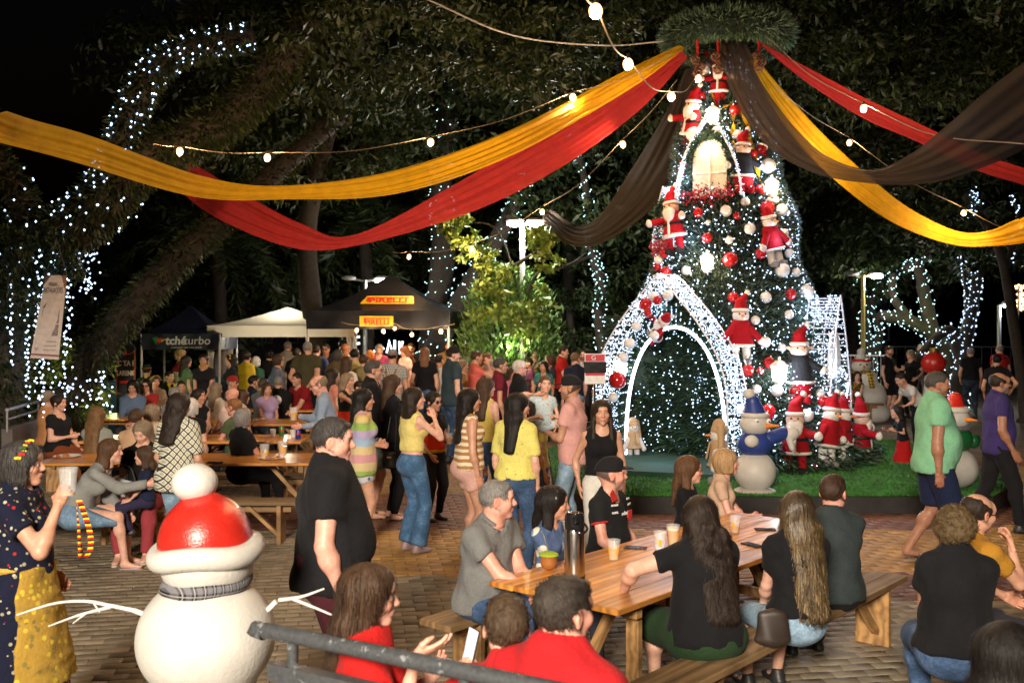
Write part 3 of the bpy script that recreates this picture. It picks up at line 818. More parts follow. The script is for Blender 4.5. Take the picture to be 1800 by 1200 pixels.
    h = (.0068 if Y < 6.6 else (.0095 if Y < 11 else .0145))
    wv = opt.get('wave', .006 if st == 'wavy' else .002)
    ph = r.uniform(0, 6)
    def disp(p):
        a = np.arctan2(p[:, 0], -p[:, 1]-.02)
        a = a+wv*18*np.sin(p[:, 2]*38+ph+a*3)
        return amp*(np.sin(a*23+ph)*.5+np.sin(a*41+1.7*ph)*.35+.5*np.sin(a*11+p[:, 2]*14))
    wb = wob(seed, fr, amp)
    v, f, F, l = sdf_mesh(P, h, cuts, (wb if st in ('curly', 'short', 'boy', 'bald') else disp), keep=True)
    V = [v]; Fa = [f]
    if near and st not in ('bald',):          # loose strands lying on the hair
        n = opt.get('n', 950 if st in ('long', 'wavy') else (1000 if st == 'curly' else 560)); sd = r.integers(0, len(v), n)
        p = v[sd].copy(); paths = [p.copy()]
        steps, dl = (10, .025) if st in ('long', 'wavy') else ((7, .008) if st in ('short', 'boy') else ((9, .009) if st == 'curly' else (8, .015)))
        gx, gy, gz = np.gradient(F, h)
        tw_ = r.uniform(0, 6.28, n)
        for i in range(steps):
            ii = np.clip(np.round((p-l)/h).astype(int), 0, np.array(F.shape)-1); ii = tuple(ii.T)
            nn = np.stack([gx[ii], gy[ii], gz[ii]], 1); nl = np.linalg.norm(nn, axis=1)[:, None]; nn = np.where(nl > .2, nn/(nl+1e-6), 0)
            if st in ('short', 'boy'): dr = np.tile([0, .5 if st == 'boy' else .3, -.8], (n, 1))*1.0
            elif st == 'curly': dr = np.stack([np.cos(tw_+i*1.2), np.sin(tw_+i*1.2), -.3+np.sin(tw_*2+i)], 1)
            else: dr = np.stack([wv*30*np.sin(tw_+i*.9), wv*18*np.cos(tw_*2+i*.8), -np.ones(n)], 1)
            dr = dr-nn*(dr*nn).sum(1)[:, None]*.9+r.normal(size=(n, 3))*.13; dr /= np.linalg.norm(dr, axis=1)[:, None]
            p = p+dr*dl; paths.append(p.copy())
            Fv = F[ii][:, None]; p = p-nn*np.clip(Fv-.001, -.012, .012)*.9
        A = np.stack(paths, 1); m = A.shape[1]
        wdt = .0013 if st != 'curly' else .0022
        tgt = np.gradient(A, axis=1); sdv = np.cross(tgt, A-np.array([0, -.02, 0])); sdv /= np.linalg.norm(sdv, axis=2)[:, :, None]+1e-9
        tp = (np.sin(np.linspace(.25, math.pi*.97, m))**.5)[None, :, None]
        outw = A-np.array([0, -.02, 0]); outw[:, :, 2] *= .2; outw /= np.linalg.norm(outw, axis=2)[:, :, None]+1e-9
        lift = (np.abs(r.normal(size=(n, 1, 1)))*.0035+.0008)*np.linspace(.5, 1.3, m)[None, :, None]
        Lf = A-sdv*wdt*tp+outw*lift; Rt = A+sdv*wdt*tp+outw*lift
        q = np.concatenate([Lf.reshape(-1, 3), Rt.reshape(-1, 3)]); bI = (np.arange(n)[:, None]*m+np.arange(m-1)[None, :]).ravel()
        fs = np.stack([bI, bI+1, bI+1+n*m, bI+n*m], 1)
        Fa.append(fs+len(v)); V.append(q)
    vv = np.concatenate(V) @ HF.T+Hc
    mt = streak_hair_mat() if hc == 'streak' else hair_mat(HC[hc] if isinstance(hc, str) else hc)
    mesh_obj('hair', vv, np.concatenate(Fa), mt, o)

def acc(o, HF, Hc, hs, cap, glasses, band, near):
    def put(mb, name, m, smooth=True):
        ob = mb.build(name, m, o, smooth)
        co = np.array([tuple(v.co) for v in ob.data.vertices]) @ HF.T+Hc
        ob.data.vertices.foreach_set('co', co.astype(np.float32).ravel()); ob.data.update(); return ob
    if cap:
        P = [skull(.014), ell((0, .008, .088), (.078, .092, .060), k=.02)]
        if cap[1] == 'cap':
            v, f = sdf_mesh(P, .008, [((0, 0, .038), (0, -.12, -1))])
            br, bf = sdf_mesh([Prim((0, .07, .052), (0, .160, .040), (.078, .0075), (.060, .0065), (1, 0, 0), k=.01)], .008)
            v = np.concatenate([v, br]); f = np.concatenate([f, bf+len(v)-len(br)])
        elif cap[1] == 'beanie': v, f = sdf_mesh(P, .009, [((0, 0, .03), (0, 0, -1))])
        else:   # brimmed hat
            P = [Prim((0, -.015, .045), (0, -.015, .125), (.086, .105), (.066, .088), (1, 0, 0), k=.01, cb=True), Prim((0, -.015, .04), (0, -.015, .046), (.125, .145), (.12, .14), (1, 0, 0), k=.01, ca=True, cb=True, rz=.01)]
            v, f = sdf_mesh(P, .009)
        ob = mesh_obj('cap' if cap[1] == 'cap' else 'hat', v @ HF.T+Hc, f, cloth_mat(cap[0]), o)
        if cap[1] == 'hat':
            mb = MB(); mb.tube([(.088*math.cos(a), -.015+.107*math.sin(a), .055) for a in np.linspace(0, 6.28, 24, False)], .009, 6, closed=True); put(mb, 'hat_band', cloth_mat((.25, .08, .03)))
    if glasses:
        mb = MB()
        for sx in (-1, 1):
            mb.tube([(sx*.033+.024*math.cos(a), .099-.10*abs(.024*math.cos(a)*sx+.033-.033)*.3, .003+.018*math.sin(a)) for a in np.linspace(0, 6.28, 14, False)], .0022, 5, closed=True)
            mb.tube([(sx*.056, .096, .008), (sx*.078, .04, .008), (sx*.082, -.012, .006)], .0022, 5)
        mb.tube([(-.010, .103, .006), (.010, .103, .006)], .0022, 5)
        put(mb, 'glasses', plain('glasses_frame', (.015, .014, .014), .3))
        mb = MB()
        for sx in (-1, 1): mb.lathe([(.022, -.0008), (.022, .0008)], 14, (sx*.033, .0985, .003), M=np.array([[1, 0, 0], [0, 0, 1], [0, .78, 0]]))
        if 'lens' not in MATS:
            m, t = mat('lens', .05); t.b.inputs['Transmission Weight'].default_value = 1.0; t.b.inputs['IOR'].default_value = 1.05; MATS['lens'] = m
        put(mb, 'lens', MATS['lens'])
    if band:
        c, kind = band
        if kind == 'plain':
            mb = MB(); mb.tube([(.089*math.cos(a), .010+.012*math.sin(a), .035+.088*math.sin(a)) for a in np.linspace(-.2, math.pi+.2, 16)], .008, 6)
            put(mb, 'headband', plain('band_%s' % (c,), c, .25))
        else:
            r = np.random.default_rng(3)
            for i, a in enumerate(np.linspace(.15, math.pi-.15, 13)):
                p = np.array([.094*math.cos(a), .02, .035+.090*math.sin(a)])+r.normal(size=3)*.006
                if i % 3 == 0 or not near:
                    pass
                mb = MB()
                for k in range(5):
                    b = 6.28*k/5; mb.sphere(p+.011*np.array([math.cos(b)*.7, math.sin(b), .3*math.cos(b)]), .009, 6, 4)
                cc = ((.75, .55, .02), (.55, .02, .015), (.75, .6, .05), (.05, .10, .02))[i % 4]
                put(mb, 'flower', plain('flower_%d' % (i % 4), cc, .6))
            mb = MB(); mb.tube([(.089*math.cos(a), .02, .035+.086*math.sin(a)) for a in np.linspace(-.2, math.pi+.2, 16)], .005, 5)
            put(mb, 'headband', plain('band_black', (.02, .02, .02), .5))
# ================================================================ ground
WOOD = {}
def wood_mat(name, col, rough=.45, scale=1.0, coat=0.0):
    if name in MATS: return MATS[name]
    m, t = mat(name, rough); c = np.array(col)
    v = t.coord('Object', (14*scale, 1.3*scale, 14*scale)); oi = t.new('ShaderNodeObjectInfo')
    vv = t.new('ShaderNodeVectorMath'); vv.operation = 'ADD'; t.link(v, vv.inputs[0])
    sc = t.new('ShaderNodeVectorMath'); sc.operation = 'SCALE'; sc.inputs['Scale'].default_value = 37.0
    cb = t.new('ShaderNodeCombineXYZ'); t.link(oi.outputs['Random'], cb.inputs[0]); t.link(oi.outputs['Random'], cb.inputs[1]); t.link(cb.outputs[0], sc.inputs[0]); t.link(sc.outputs[0], vv.inputs[1])
    n = t.noise(vv.outputs[0], 1.0, 5, .6)
    wv = t.new('ShaderNodeTexWave'); wv.inputs['Scale'].default_value = .35; wv.inputs['Distortion'].default_value = 9; wv.inputs['Detail'].default_value = 3; t.link(vv.outputs[0], wv.inputs['Vector'])
    vo = t.new('ShaderNodeTexVoronoi'); vo.inputs['Scale'].default_value = .21; t.link(vv.outputs[0], vo.inputs['Vector'])
    kn = t.ramp(vo.outputs['Distance'], [(.0, (1, 1, 1)), (.10, (.8, .8, .8)), (.16, (0, 0, 0))])
    f = t.math('ADD', t.math('MULTIPLY', n, .6), t.math('MULTIPLY', wv.outputs['Fac'], .4))
    base = t.ramp(f, [(.2, tuple(c*.62)), (.5, tuple(c)), (.8, tuple(np.minimum(c*1.35, 1)))])
    base = t.mix(t.math('MULTIPLY', kn, .75), base, tuple(c*np.array([.5, .33, .25])))
    br = t.new('ShaderNodeMapRange'); t.link(oi.outputs['Random'], br.inputs[0]); br.inputs[3].default_value = .72; br.inputs[4].default_value = 1.15
    base = t.mix(1.0, base, br.outputs[0], 'MULTIPLY'); stn = t.noise(t.coord('Object', (5, 1.6, 5)), 1.0, 4, .6)
    base = t.mix(1.0, base, t.ramp(stn, [(.36, (.58, .50, .45)), (.52, (1, 1, 1)), (.75, (1.12, 1.1, 1.05))]), 'MULTIPLY'); t.base(base); t.bump(f, .25, .004)
    if coat: t.b.inputs['Coat Weight'].default_value = coat; t.b.inputs['Coat Roughness'].default_value = .18
    MATS[name] = m; return m
VARN = wood_mat('varnished_pine', (.60, .255, .048), .35, 1, .35)
PINE = wood_mat('raw_pine', (.36, .20, .075), .6)
OLDW = wood_mat('worn_plank', (.22, .135, .06), .6)

m, t = mat('asphalt', .85); n = t.noise(t.coord(), 30, 5); t.base(t.ramp(n, [(.3, (.022, .021, .02)), (.7, (.05, .048, .045))])); t.bump(n, .4, .02)
G_ = mesh_obj('ground', [(-150, -60, -.03), (150, -60, -.03), (150, 240, -.03), (-150, 240, -.03)], [(0, 1, 2, 3)], m, smooth=False)
tag(G_, kind='structure')

def paint(x, y):                                  # colour of the paving stones
    base = np.array([.245, .205, .145])
    if y > 9.0+.02*x and x > -1.75 and y < 11.0 and x < 6: return np.array([.36, .20, .055]), 1
    if x > 1.0 and 8.2 < y < 9.6+.35*(x-1) and x < 6: return (np.array([.155, .062, .045]), 1) if y < 9.2+.55*(x-2.8) else (np.array([.36, .20, .055]), 1)
    if y >= 11.0 and x > -3.2: return (np.array([.15, .062, .040]), 1) if (y < 13.3 or y > 16) else (np.array([.24, .14, .045]), 1)
    return base, 0
m, t = mat('paving_stone', .62, 0, .5)
a = t.new('ShaderNodeVertexColor'); a.layer_name = 'Col'; oi = t.new('ShaderNodeObjectInfo')
n = t.noise(t.coord('Object'), 9, 5, .6); n2 = t.noise(t.new('ShaderNodeNewGeometry').outputs['Position'], 2.2, 4, .65)
br = t.new('ShaderNodeMapRange'); t.link(oi.outputs['Random'], br.inputs[0]); br.inputs[3].default_value = .85; br.inputs[4].default_value = 1.15
c = t.mix(1.0, a.outputs[0], t.ramp(n, [(.3, (.72, .72, .72)), (.7, (1.15, 1.15, 1.15))]), 'MULTIPLY')
c = t.mix(1.0, c, t.ramp(n2, [(.32, (.66, .63, .60)), (.62, (1.08, 1.08, 1.08))]), 'MULTIPLY'); c = t.mix(1.0, c, br.outputs[0], 'MULTIPLY')
t.base(c); t.bump(t.noise(t.coord(), 60, 4), .35, .006); PAV = m
m, t = mat('joint_sand', .95); n = t.noise(t.coord(), 14, 4); t.base(t.ramp(n, [(.3, (.055, .046, .034)), (.7, (.11, .09, .062))])); JNT = m
plz = mesh_obj('plaza_paving', [(-16, 2.2, -.006), (12, 2.2, -.006), (12, 30, -.006), (-16, 30, -.006)], [(0, 1, 2, 3)], JNT, smooth=False); tag(plz, kind='structure')
BL, BW, JT, BH = .225, .112, .0045, .020
def brick_mesh(col):
    lx, ly = (BL-JT)/2, (BW-JT)/2; b = .004
    V = [(-lx, -ly, -.012), (lx, -ly, -.012), (lx, ly, -.012), (-lx, ly, -.012), (-lx, -ly, BH-.014-b), (lx, -ly, BH-.014-b), (lx, ly, BH-.014-b), (-lx, ly, BH-.014-b),
         (-lx+b, -ly+b, BH-.014), (lx-b, -ly+b, BH-.014), (lx-b, ly-b, BH-.014), (-lx+b, ly-b, BH-.014)]
    F = [(0, 1, 5, 4), (1, 2, 6, 5), (2, 3, 7, 6), (3, 0, 4, 7), (4, 5, 9, 8), (5, 6, 10, 9), (6, 7, 11, 10), (7, 4, 8, 11), (8, 9, 10, 11)]
    return np.array(V), np.array(F)
bv, bf_ = brick_mesh(None)
ang = R(9); ca_, sa_ = math.cos(ang), math.sin(ang)
cand = []
for j in range(-20, 190):
    for i in range(-60, 60):
        x, y = (i+(.5 if j % 2 else 0))*BL, j*BW+2.0
        X, Yy = x*ca_-y*sa_+.6, x*sa_+y*ca_
        if not (2.6 < Yy < 16.5): continue
        u_ = 900+FPX*X/Yy
        if -140 < u_ < 1940 and -9 < X < 9: cand.append((X, Yy, u_, HZ+FPX*CAMH/Yy))
def seen(c):
    u_, v_ = c[2], c[3]
    return (105 < u_ < 500 and 905 < v_ < 1215 and not (235 < u_ < 490 and v_ > 860)) or (600 < u_ < 790 and 1010 < v_ < 1130) or (1060 < u_ < 1180 and 1030 < v_ < 1190) or (1400 < u_ < 1620 and 1060 < v_ < 1215)
order = sorted([c for c in cand if seen(c)], key=lambda c: c[1])[:290]
chosen = set((round(c[0], 4), round(c[1], 4)) for c in order)
rest = [c for c in cand if (round(c[0], 4), round(c[1], 4)) not in chosen]
RZ = np.array([[ca_, -sa_, 0], [sa_, ca_, 0], [0, 0, 1]])
def col_attr(o, cols):
    ca = o.data.color_attributes.new('Col', 'FLOAT_COLOR', 'POINT')
    ca.data.foreach_set('color', np.concatenate([cols, np.ones((len(cols), 1))], 1).astype(np.float32).ravel())
variants = []
protos = {}
for (X, Yy, u_, v_) in order:
    c, pt = paint(X, Yy); vi = rng.integers(0, 4); key = (tuple(c), int(vi))
    if key not in protos:
        o = mesh_obj('brick', bv+rng.normal(size=bv.shape)*.0011, bf_, PAV, plz, smooth=False); col_attr(o, np.tile(c*(.88+.08*vi), (len(bv), 1))); protos[key] = o.data
    else:
        o = bpy.data.objects.new('brick', protos[key]); SC.collection.objects.link(o); o.parent = plz
    o.location = (X, Yy, rng.normal()*.0012); o.rotation_euler = (rng.normal()*.006, rng.normal()*.006, ang+rng.normal()*.008)
C_ = np.array([(c[0], c[1], 0) for c in rest]); nb = len(C_)
VV = (np.tile(bv @ RZ.T, (nb, 1, 1))+C_[:, None, :]); VV[:, :, 2] += rng.normal(size=nb)[:, None]*.0012
FF = (bf_[None]+(np.arange(nb)*len(bv))[:, None, None]).reshape(-1, 4)
pc = np.array([paint(c[0], c[1])[0] for c in rest])*(.82+.32*rng.random((nb, 1)))
o = mesh_obj('bricks', VV.reshape(-1, 3), FF, PAV, plz, smooth=False); col_attr(o, np.repeat(pc, len(bv), 0)); tag(o, kind='stuff')
far = mesh_obj('far_pavement', [(-40, 16.4, .002), (40, 16.4, .002), (40, 60, .002), (-40, 60, .002)], [(0, 1, 2, 3)], plain('far_paving', (.13, .085, .055), .75, var=.5, nscale=3, bump=.2), smooth=False); tag(far, kind='structure')

# ---------------------------------------------------------------- lawn platform under the christmas tree
TC = np.array([3.39, 15.8]); PZ = .21
plat = [(.85, 11.9), (5.75, 11.9), (6.6, 13.0), (6.9, 17.5), (5.2, 19), (1.6, 19), (.6, 16.5), (.55, 12.8)]
mb = MB(); k = len(plat)
mb.add([(x, y, .0) for x, y in plat]+[(x, y, PZ) for x, y in plat], [(i, (i+1) % k, (i+1) % k+k, i+k) for i in range(k)]+[tuple(range(k, 2*k))])
pf = mb.build('lawn_platform', plain('dark_timber', (.022, .02, .019), .7, var=.35, nscale=6, bump=.3)); tag(pf, kind='structure')
mb = MB(); mb.poly([(x*.995+TC[0]*.005, y*.995+TC[1]*.005, PZ+.012) for x, y in plat]); 
tf = mb.build('turf_mat', plain('turf_base', (.018, .075, .012), .9, var=.3, nscale=20), pf)
def inside(poly, x, y):
    r = np.zeros(len(x), bool); n = len(poly); j = n-1
    for i in range(n):
        xi, yi = poly[i]; xj, yj = poly[j]
        c = ((yi > y) != (yj > y)) & (x < (xj-xi)*(y-yi)/(yj-yi+1e-12)+xi); r ^= c; j = i
    return r
def blades(name, poly, n, z, hgt, m_, par, seed, extra=None):
    r = np.random.default_rng(seed); P = np.array(poly); lo, hi = P.min(0), P.max(0)
    x = r.uniform(lo[0], hi[0], n*2); y = r.uniform(lo[1], hi[1], n*2)
    if extra is not None: y = lo[1]+(hi[1]-lo[1])*r.random(n*2)**extra
    ok = inside(poly, x, y); x, y = x[ok][:n], y[ok][:n]; n = len(x)
    a = r.uniform(0, 6.28, n); w_ = .008; hh = hgt*r.uniform(.6, 1.3, n); tl = r.normal(size=(n, 2))*.4*hh[:, None]
    b0 = np.stack([x-np.cos(a)*w_, y-np.sin(a)*w_, np.full(n, z)], 1); b1 = np.stack([x+np.cos(a)*w_, y+np.sin(a)*w_, np.full(n, z)], 1)
    tp = np.stack([x+tl[:, 0], y+tl[:, 1], z+hh], 1)
    o = mesh_obj(name, np.stack([b0, b1, tp], 1).reshape(-1, 3), np.arange(3*n).reshape(-1, 3), m_, par, smooth=False); tag(o, kind='stuff'); return o
blades('turf_blades', plat, 60000, PZ+.008, .032, plain('turf_blade', (.035, .15, .02), .7, var=.5, nscale=4), pf, 3, 1.8)
# dark green step under the arch
st = [(1.25, 13.55), (3.1, 12.95), (4.0, 14.6), (2.2, 16.4), (1.0, 15.2)]
mb = MB(); k = len(st); mb.add([(x, y, PZ) for x, y in st]+[(x, y, PZ+.085) for x, y in st], [(i, (i+1) % k, (i+1) % k+k, i+k) for i in range(k)]+[tuple(range(k, 2*k))])
ao = mb.build('arch_step', plain('green_carpet', (.012, .05, .028), .95, var=.3, nscale=30, bump=.3)); tag(ao, kind='structure')

# ================================================================ foliage
def leaf_cloud(name, cen, rad, n, size, m_, parent=None, seed=1, shell=.55, droop=0.0, asp=.42, kind=None, clumps=26):
    """clumped leaves filling an ellipsoid: small folded leaf faces"""
    r = np.random.default_rng(seed); cen = np.array(cen); rad = np.array(rad)
    d = r.normal(size=(clumps, 3)); d /= np.linalg.norm(d, axis=1)[:, None]; cc = d*(shell+(1-shell)*r.random((clumps, 1)))*.86
    cs = r.uniform(.14, .34, clumps); w_ = cs**1.6; w_ /= w_.sum()
    ci = r.choice(clumps, n, p=w_); g = r.normal(size=(n, 3)); g /= np.linalg.norm(g, axis=1)[:, None]
    p = cen+(cc[ci]+g*cs[ci][:, None]*r.random((n, 1))**.4*[1, 1, .75])*rad
    return leaves(name, p, size, m_, parent, r, droop, asp)
def leaves(name, p, size, m_, parent, r, droop=0.0, asp=.42, dirs=None, smooth=False):
    n = len(p); a = r.normal(size=(n, 3)) if dirs is None else dirs+r.normal(size=(n, 3))*.35
    a[:, 2] -= droop; a /= np.linalg.norm(a, axis=1)[:, None]
    b = np.cross(a, r.normal(size=(n, 3))); b /= np.linalg.norm(b, axis=1)[:, None]+1e-9; c = np.cross(a, b)
    s = size*r.uniform(.6, 1.35, n)[:, None]
    V = np.stack([p, p+a*s*.5+b*s*asp*.5+c*s*.08, p+a*s, p+a*s*.5-b*s*asp*.5+c*s*.08], 1).reshape(-1, 3)
    F = np.arange(4*n).reshape(-1, 4)
    return mesh_obj(name, V, F, m_, parent, smooth=smooth)
def leaf_mat(name, col, var=.5):
    if name in MATS: return MATS[name]
    m, t = mat(name, .5, 0, .4); c = np.array(col); g = t.new('ShaderNodeNewGeometry')
    t.base(t.ramp(g.outputs['Random Per Island'], [(0, tuple(c*(1-var))), (.5, tuple(c)), (1, tuple(np.minimum(c*(1+var)+np.array([.015, .01, 0]), 1)))]))
    t.b.inputs['Transmission Weight'].default_value = 0; MATS[name] = m; return m
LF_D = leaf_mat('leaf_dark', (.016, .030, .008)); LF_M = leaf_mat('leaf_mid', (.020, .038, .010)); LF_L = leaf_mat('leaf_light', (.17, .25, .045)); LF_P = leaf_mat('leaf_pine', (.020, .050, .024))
LF_F = leaf_mat('fern_leaf', (.026, .040, .010))
BARK = plain('bark', (.030, .023, .017), .9, var=.45, nscale=9, bump=.9, bscale=24)
FAIRY = glow('fairy_light', (.50, .70, 1.0), 5, False); FAIRYC = glow('fairy_light_green', (.52, .90, .92), 5, False)
def octas(name, p, r_, m_, parent=None, kind='stuff'):
    p = np.asarray(p); n = len(p); rr = np.full(n, r_) if np.isscalar(r_) else np.asarray(r_)
    D = np.array([(1, 0, 0), (-1, 0, 0), (0, 1, 0), (0, -1, 0), (0, 0, 1), (0, 0, -1)], float)
    V = (p[:, None, :]+D[None]*rr[:, None, None]).reshape(-1, 3)
    F = np.array([(0, 2, 4), (2, 1, 4), (1, 3, 4), (3, 0, 4), (2, 0, 5), (1, 2, 5), (3, 1, 5), (0, 3, 5)])
    o = mesh_obj(name, V, (F[None]+(np.arange(n)*6)[:, None, None]).reshape(-1, 3), m_, parent, smooth=False)
    if kind: tag(o, kind=kind)
    return o
def path(pts, n=24):                              # smooth path through points (Catmull-Rom)
    P = np.array(pts, float)
    if len(P) == 2: t_ = np.linspace(0, 1, n)[:, None]; return P[0]*(1-t_)+P[1]*t_
    Q = np.vstack([2*P[0]-P[1], P, 2*P[-1]-P[-2]]); out = []
    tt = np.linspace(0, len(P)-1, n)
    for x in tt:
        i = min(int(x), len(P)-2); f = x-i; a, b, c, d = Q[i], Q[i+1], Q[i+2], Q[i+3]
        out.append(.5*((2*b)+(-a+c)*f+(2*a-5*b+4*c-d)*f*f+(-a+3*b-3*c+d)*f**3))
    return np.array(out)
def limb(mb, pts, r0, r1, n=22, sides=9):
    p = path(pts, n); mb.tube(p, np.linspace(r0, r1, n)*(1+.08*np.sin(np.arange(n)*1.7)), sides); return p
def wrap(p, r0, r1, dens, seed, off=0.0):                   # fairy lights wound round a limb
    r = np.random.default_rng(seed); L = np.linalg.norm(np.diff(p, axis=0), axis=1).sum(); n = int(L*dens*.8); out = []
    s_ = np.linspace(0, len(p)-1.001, n)
    for k, x in enumerate(s_):
        i = int(x); f = x-i; c = p[i]*(1-f)+p[i+1]*f; d = nrm(p[i+1]-p[i]); u = nrm(np.cross(d, (0.3, 0.2, 1))); w_ = np.cross(d, u)
        a = k*.61+r.normal()*.5; rr = (r0+(r1-r0)*x/len(p))*1.08+.012+off
        out.append(c+(u*math.cos(a)+w_*math.sin(a))*rr+r.normal(size=3)*.02)
    return out
def make_tree(name, label, base, limbs, crown=None, lights=None, lmat=LF_D, bark=BARK, lightmat=FAIRYC, lr=.015, group=None, seed=1, leafs=None):
    base = np.array(base, float); root = empty(name, base); tag(root, label, 'tree', group)
    mb = MB(); LP = []
    for i, (pts, r0, r1) in enumerate(limbs):
        if i == 0 and pts[0][2] > .1: pts = [np.array([pts[0][0], pts[0][1], -.05])]+list(pts)
        p = limb(mb, [np.array(q)-base for q in pts], r0, r1)
        if lights and i in lights: LP += wrap(p, r0, r1, lights[i], seed+i)
    mb.build('trunk', bark, root, True)
    if crown:
        V = []
        for j, (c, rd, n, sz) in enumerate(crown):
            o = leaf_cloud('crown', np.array(c)-base, rd, int(n*1.15), sz*.80, lmat, root, seed*31+j, droop=.5, asp=.32, clumps=max(16, int(n/150)))
    if LP: octas('fairy_lights', np.array(LP), lr, lightmat, root)
    return root
GB = 'dark trees around the square'
# big epiphyte-covered tree at the left
Yl = 15.0
A = lambda u, v, Y=Yl: at(u, v, Y)
bt = empty('fern_covered_tree', A(60, 800)*[1, 1, 0]); tag(bt, 'huge leaning tree with fern-covered limbs wound in white lights at the left', 'tree'); B0 = np.array(bt.location)
mb = MB(); paths = []
for pts, r0, r1 in (([A(-10, 820, 14.5), A(0, 640, 14.5), A(10, 520, 14.5), A(45, 430, 14.5), A(150, 390, 14.5), A(230, 300, 14.5), A(330, 245, 14.8), A(420, 190, 15), A(500, 90, 15), A(600, -60, 15)], .38, .26),
                    ([A(120, 400, 14.5), A(195, 300, 14.4), A(225, 210, 14.4), A(265, 130, 14.4), A(330, 85, 14.4), A(445, 62, 14.4)], .24, .12),
                    ([A(60, 420, 14.5), A(20, 330, 14.5), A(-30, 250, 14.4), A(-60, 100, 14.4)], .25, .18),
                    ([A(110, 760, 16), A(150, 650, 16), A(215, 560, 16), A(330, 440, 16.5), A(430, 350, 17), A(600, 200, 18)], .30, .16),
                    ([A(330, 100, 15), A(345, 30, 15), A(380, -60, 15)], .09, .06)):
    paths.append((limb(mb, [q-B0 for q in pts], r0, r1, 40, 10), r0, r1))
mb.build('trunk', BARK, bt, True)
r = np.random.default_rng(5); pp_, dd_ = [], []
for i, (p, r0, r1) in enumerate(paths):
    n = (15000, 4200, 2500, 4200, 900)[i]
    x = r.uniform(0, len(p)-1.01, n); ii = x.astype(int); f = (x-ii)[:, None]; c = p[ii]*(1-f)+p[ii+1]*f
    d = p[ii+1]-p[ii]; d /= np.linalg.norm(d, axis=1)[:, None]; g = r.normal(size=(n, 3)); g -= d*(g*d).sum(1)[:, None]; g /= np.linalg.norm(g, axis=1)[:, None]
    pp_.append(c+g*(r0+(r1-r0)*x/len(p))[:, None]*.96); dd_.append(g*.8+np.array([0, 0, -.35]))
leaves('fern_fringe', np.concatenate(pp_), .13, LF_F, bt, r, .15, .22, np.concatenate(dd_))
LP = wrap(paths[0][0][6:22], .34, .32, 66, 1, .08)+wrap(paths[1][0], .20, .11, 88, 2, .05)+wrap(paths[2][0][:20], .27, .22, 14, 3, .1)
hang = []
for k in range(24):                                # light strings hanging down by the trunk
    uu = r.uniform(-5, 125); v0 = r.uniform(400, 600)
    for j in range(int(r.integers(6, 16))): hang.append(A(uu+r.normal()*1.5, v0+j*13+r.normal()*3, 14.0+.02*k)-B0)
for k in range(60): hang.append(A(150+r.normal()*14, 480+r.normal()*24, 15.4)-B0)
for k in range(70): hang.append(A(120+r.uniform(-60, 80), 690+r.normal()*20, 14.8)-B0)
octas('fairy_lights', np.array(LP+hang), .017, FAIRY, bt)
leaf_cloud('leaf_mass', A(45, 470, 14.2)-B0, (.95, .5, .9), 3800, .10, LF_M, bt, 8, droop=1.2, asp=.3)
leaf_cloud('leaf_mass', A(120, 680, 16)-B0, (1.0, .5, .8), 2200, .12, LF_L, bt, 9, droop=.6, asp=.3)

# background trees
def bgtree(name, label, u, Y, limbs, crowns, lights=None, lm=LF_D, seed=1, **kw):
    base = np.array([(u-900)*Y/FPX, Y, 0]); return make_tree(name, label, base, limbs, crowns, lights, lm, group=GB, seed=seed, **kw)
q = lambda *a: at(*a)
bgtree('tall_tree', 'straight tree with a light-wrapped trunk rising behind the black tent', 772, 27, [([q(745, 690, 27), q(765, 560, 27), q(780, 430, 27), q(775, 300, 27), q(800, 130, 27)], .42, .25), ([q(775, 300, 27), q(740, 200, 26), q(690, 110, 26)], .14, .05), ([q(800, 200, 27), q(850, 120, 26), q(900, 60, 26)], .13, .05)],
       [(q(700, 130, 25), (3.6, 2.5, 2.6), 6000, .30), (q(900, 60, 25), (3.2, 2.5, 2.2), 5200, .30)], {0: 46}, seed=11)
bgtree('leaning_tree', 'slanting tree wrapped in white lights left of the lamp post', 760, 25.5, [([q(745, 660, 25.5), q(785, 570, 25.5), q(845, 470, 25.5), q(895, 380, 25.5), q(935, 290, 25.5)], .36, .16)],
       [(q(960, 200, 25.5), (2.6, 2, 2.0), 4200, .28)], {0: 52}, seed=12)
bgtree('slim_tree', 'slim curved tree wrapped in lights between lamp post and christmas tree', 1060, 25, [([q(1065, 640, 25), q(1052, 560, 25), q(1058, 500, 25), q(1040, 440, 25), q(1030, 330, 25), q(1000, 200, 25)], .17, .09), ([q(1040, 450, 25), q(1000, 465, 24.5), q(960, 480, 24)], .05, .03)],
       [(q(1060, 300, 25), (3.0, 2.4, 2.6), 5200, .28), (q(1100, 500, 26), (2.2, 2, 1.8), 3600, .24)], {0: 60}, seed=13)
bgtree('shrub_tree', 'dark leafy tree behind the sign stand beside the christmas tree', 1010, 27, [([q(1010, 640, 27), q(1000, 540, 27)], .15, .08)], [(q(1010, 590, 27), (2.4, 1.5, 1.4), 3200, .22)], None, seed=14)
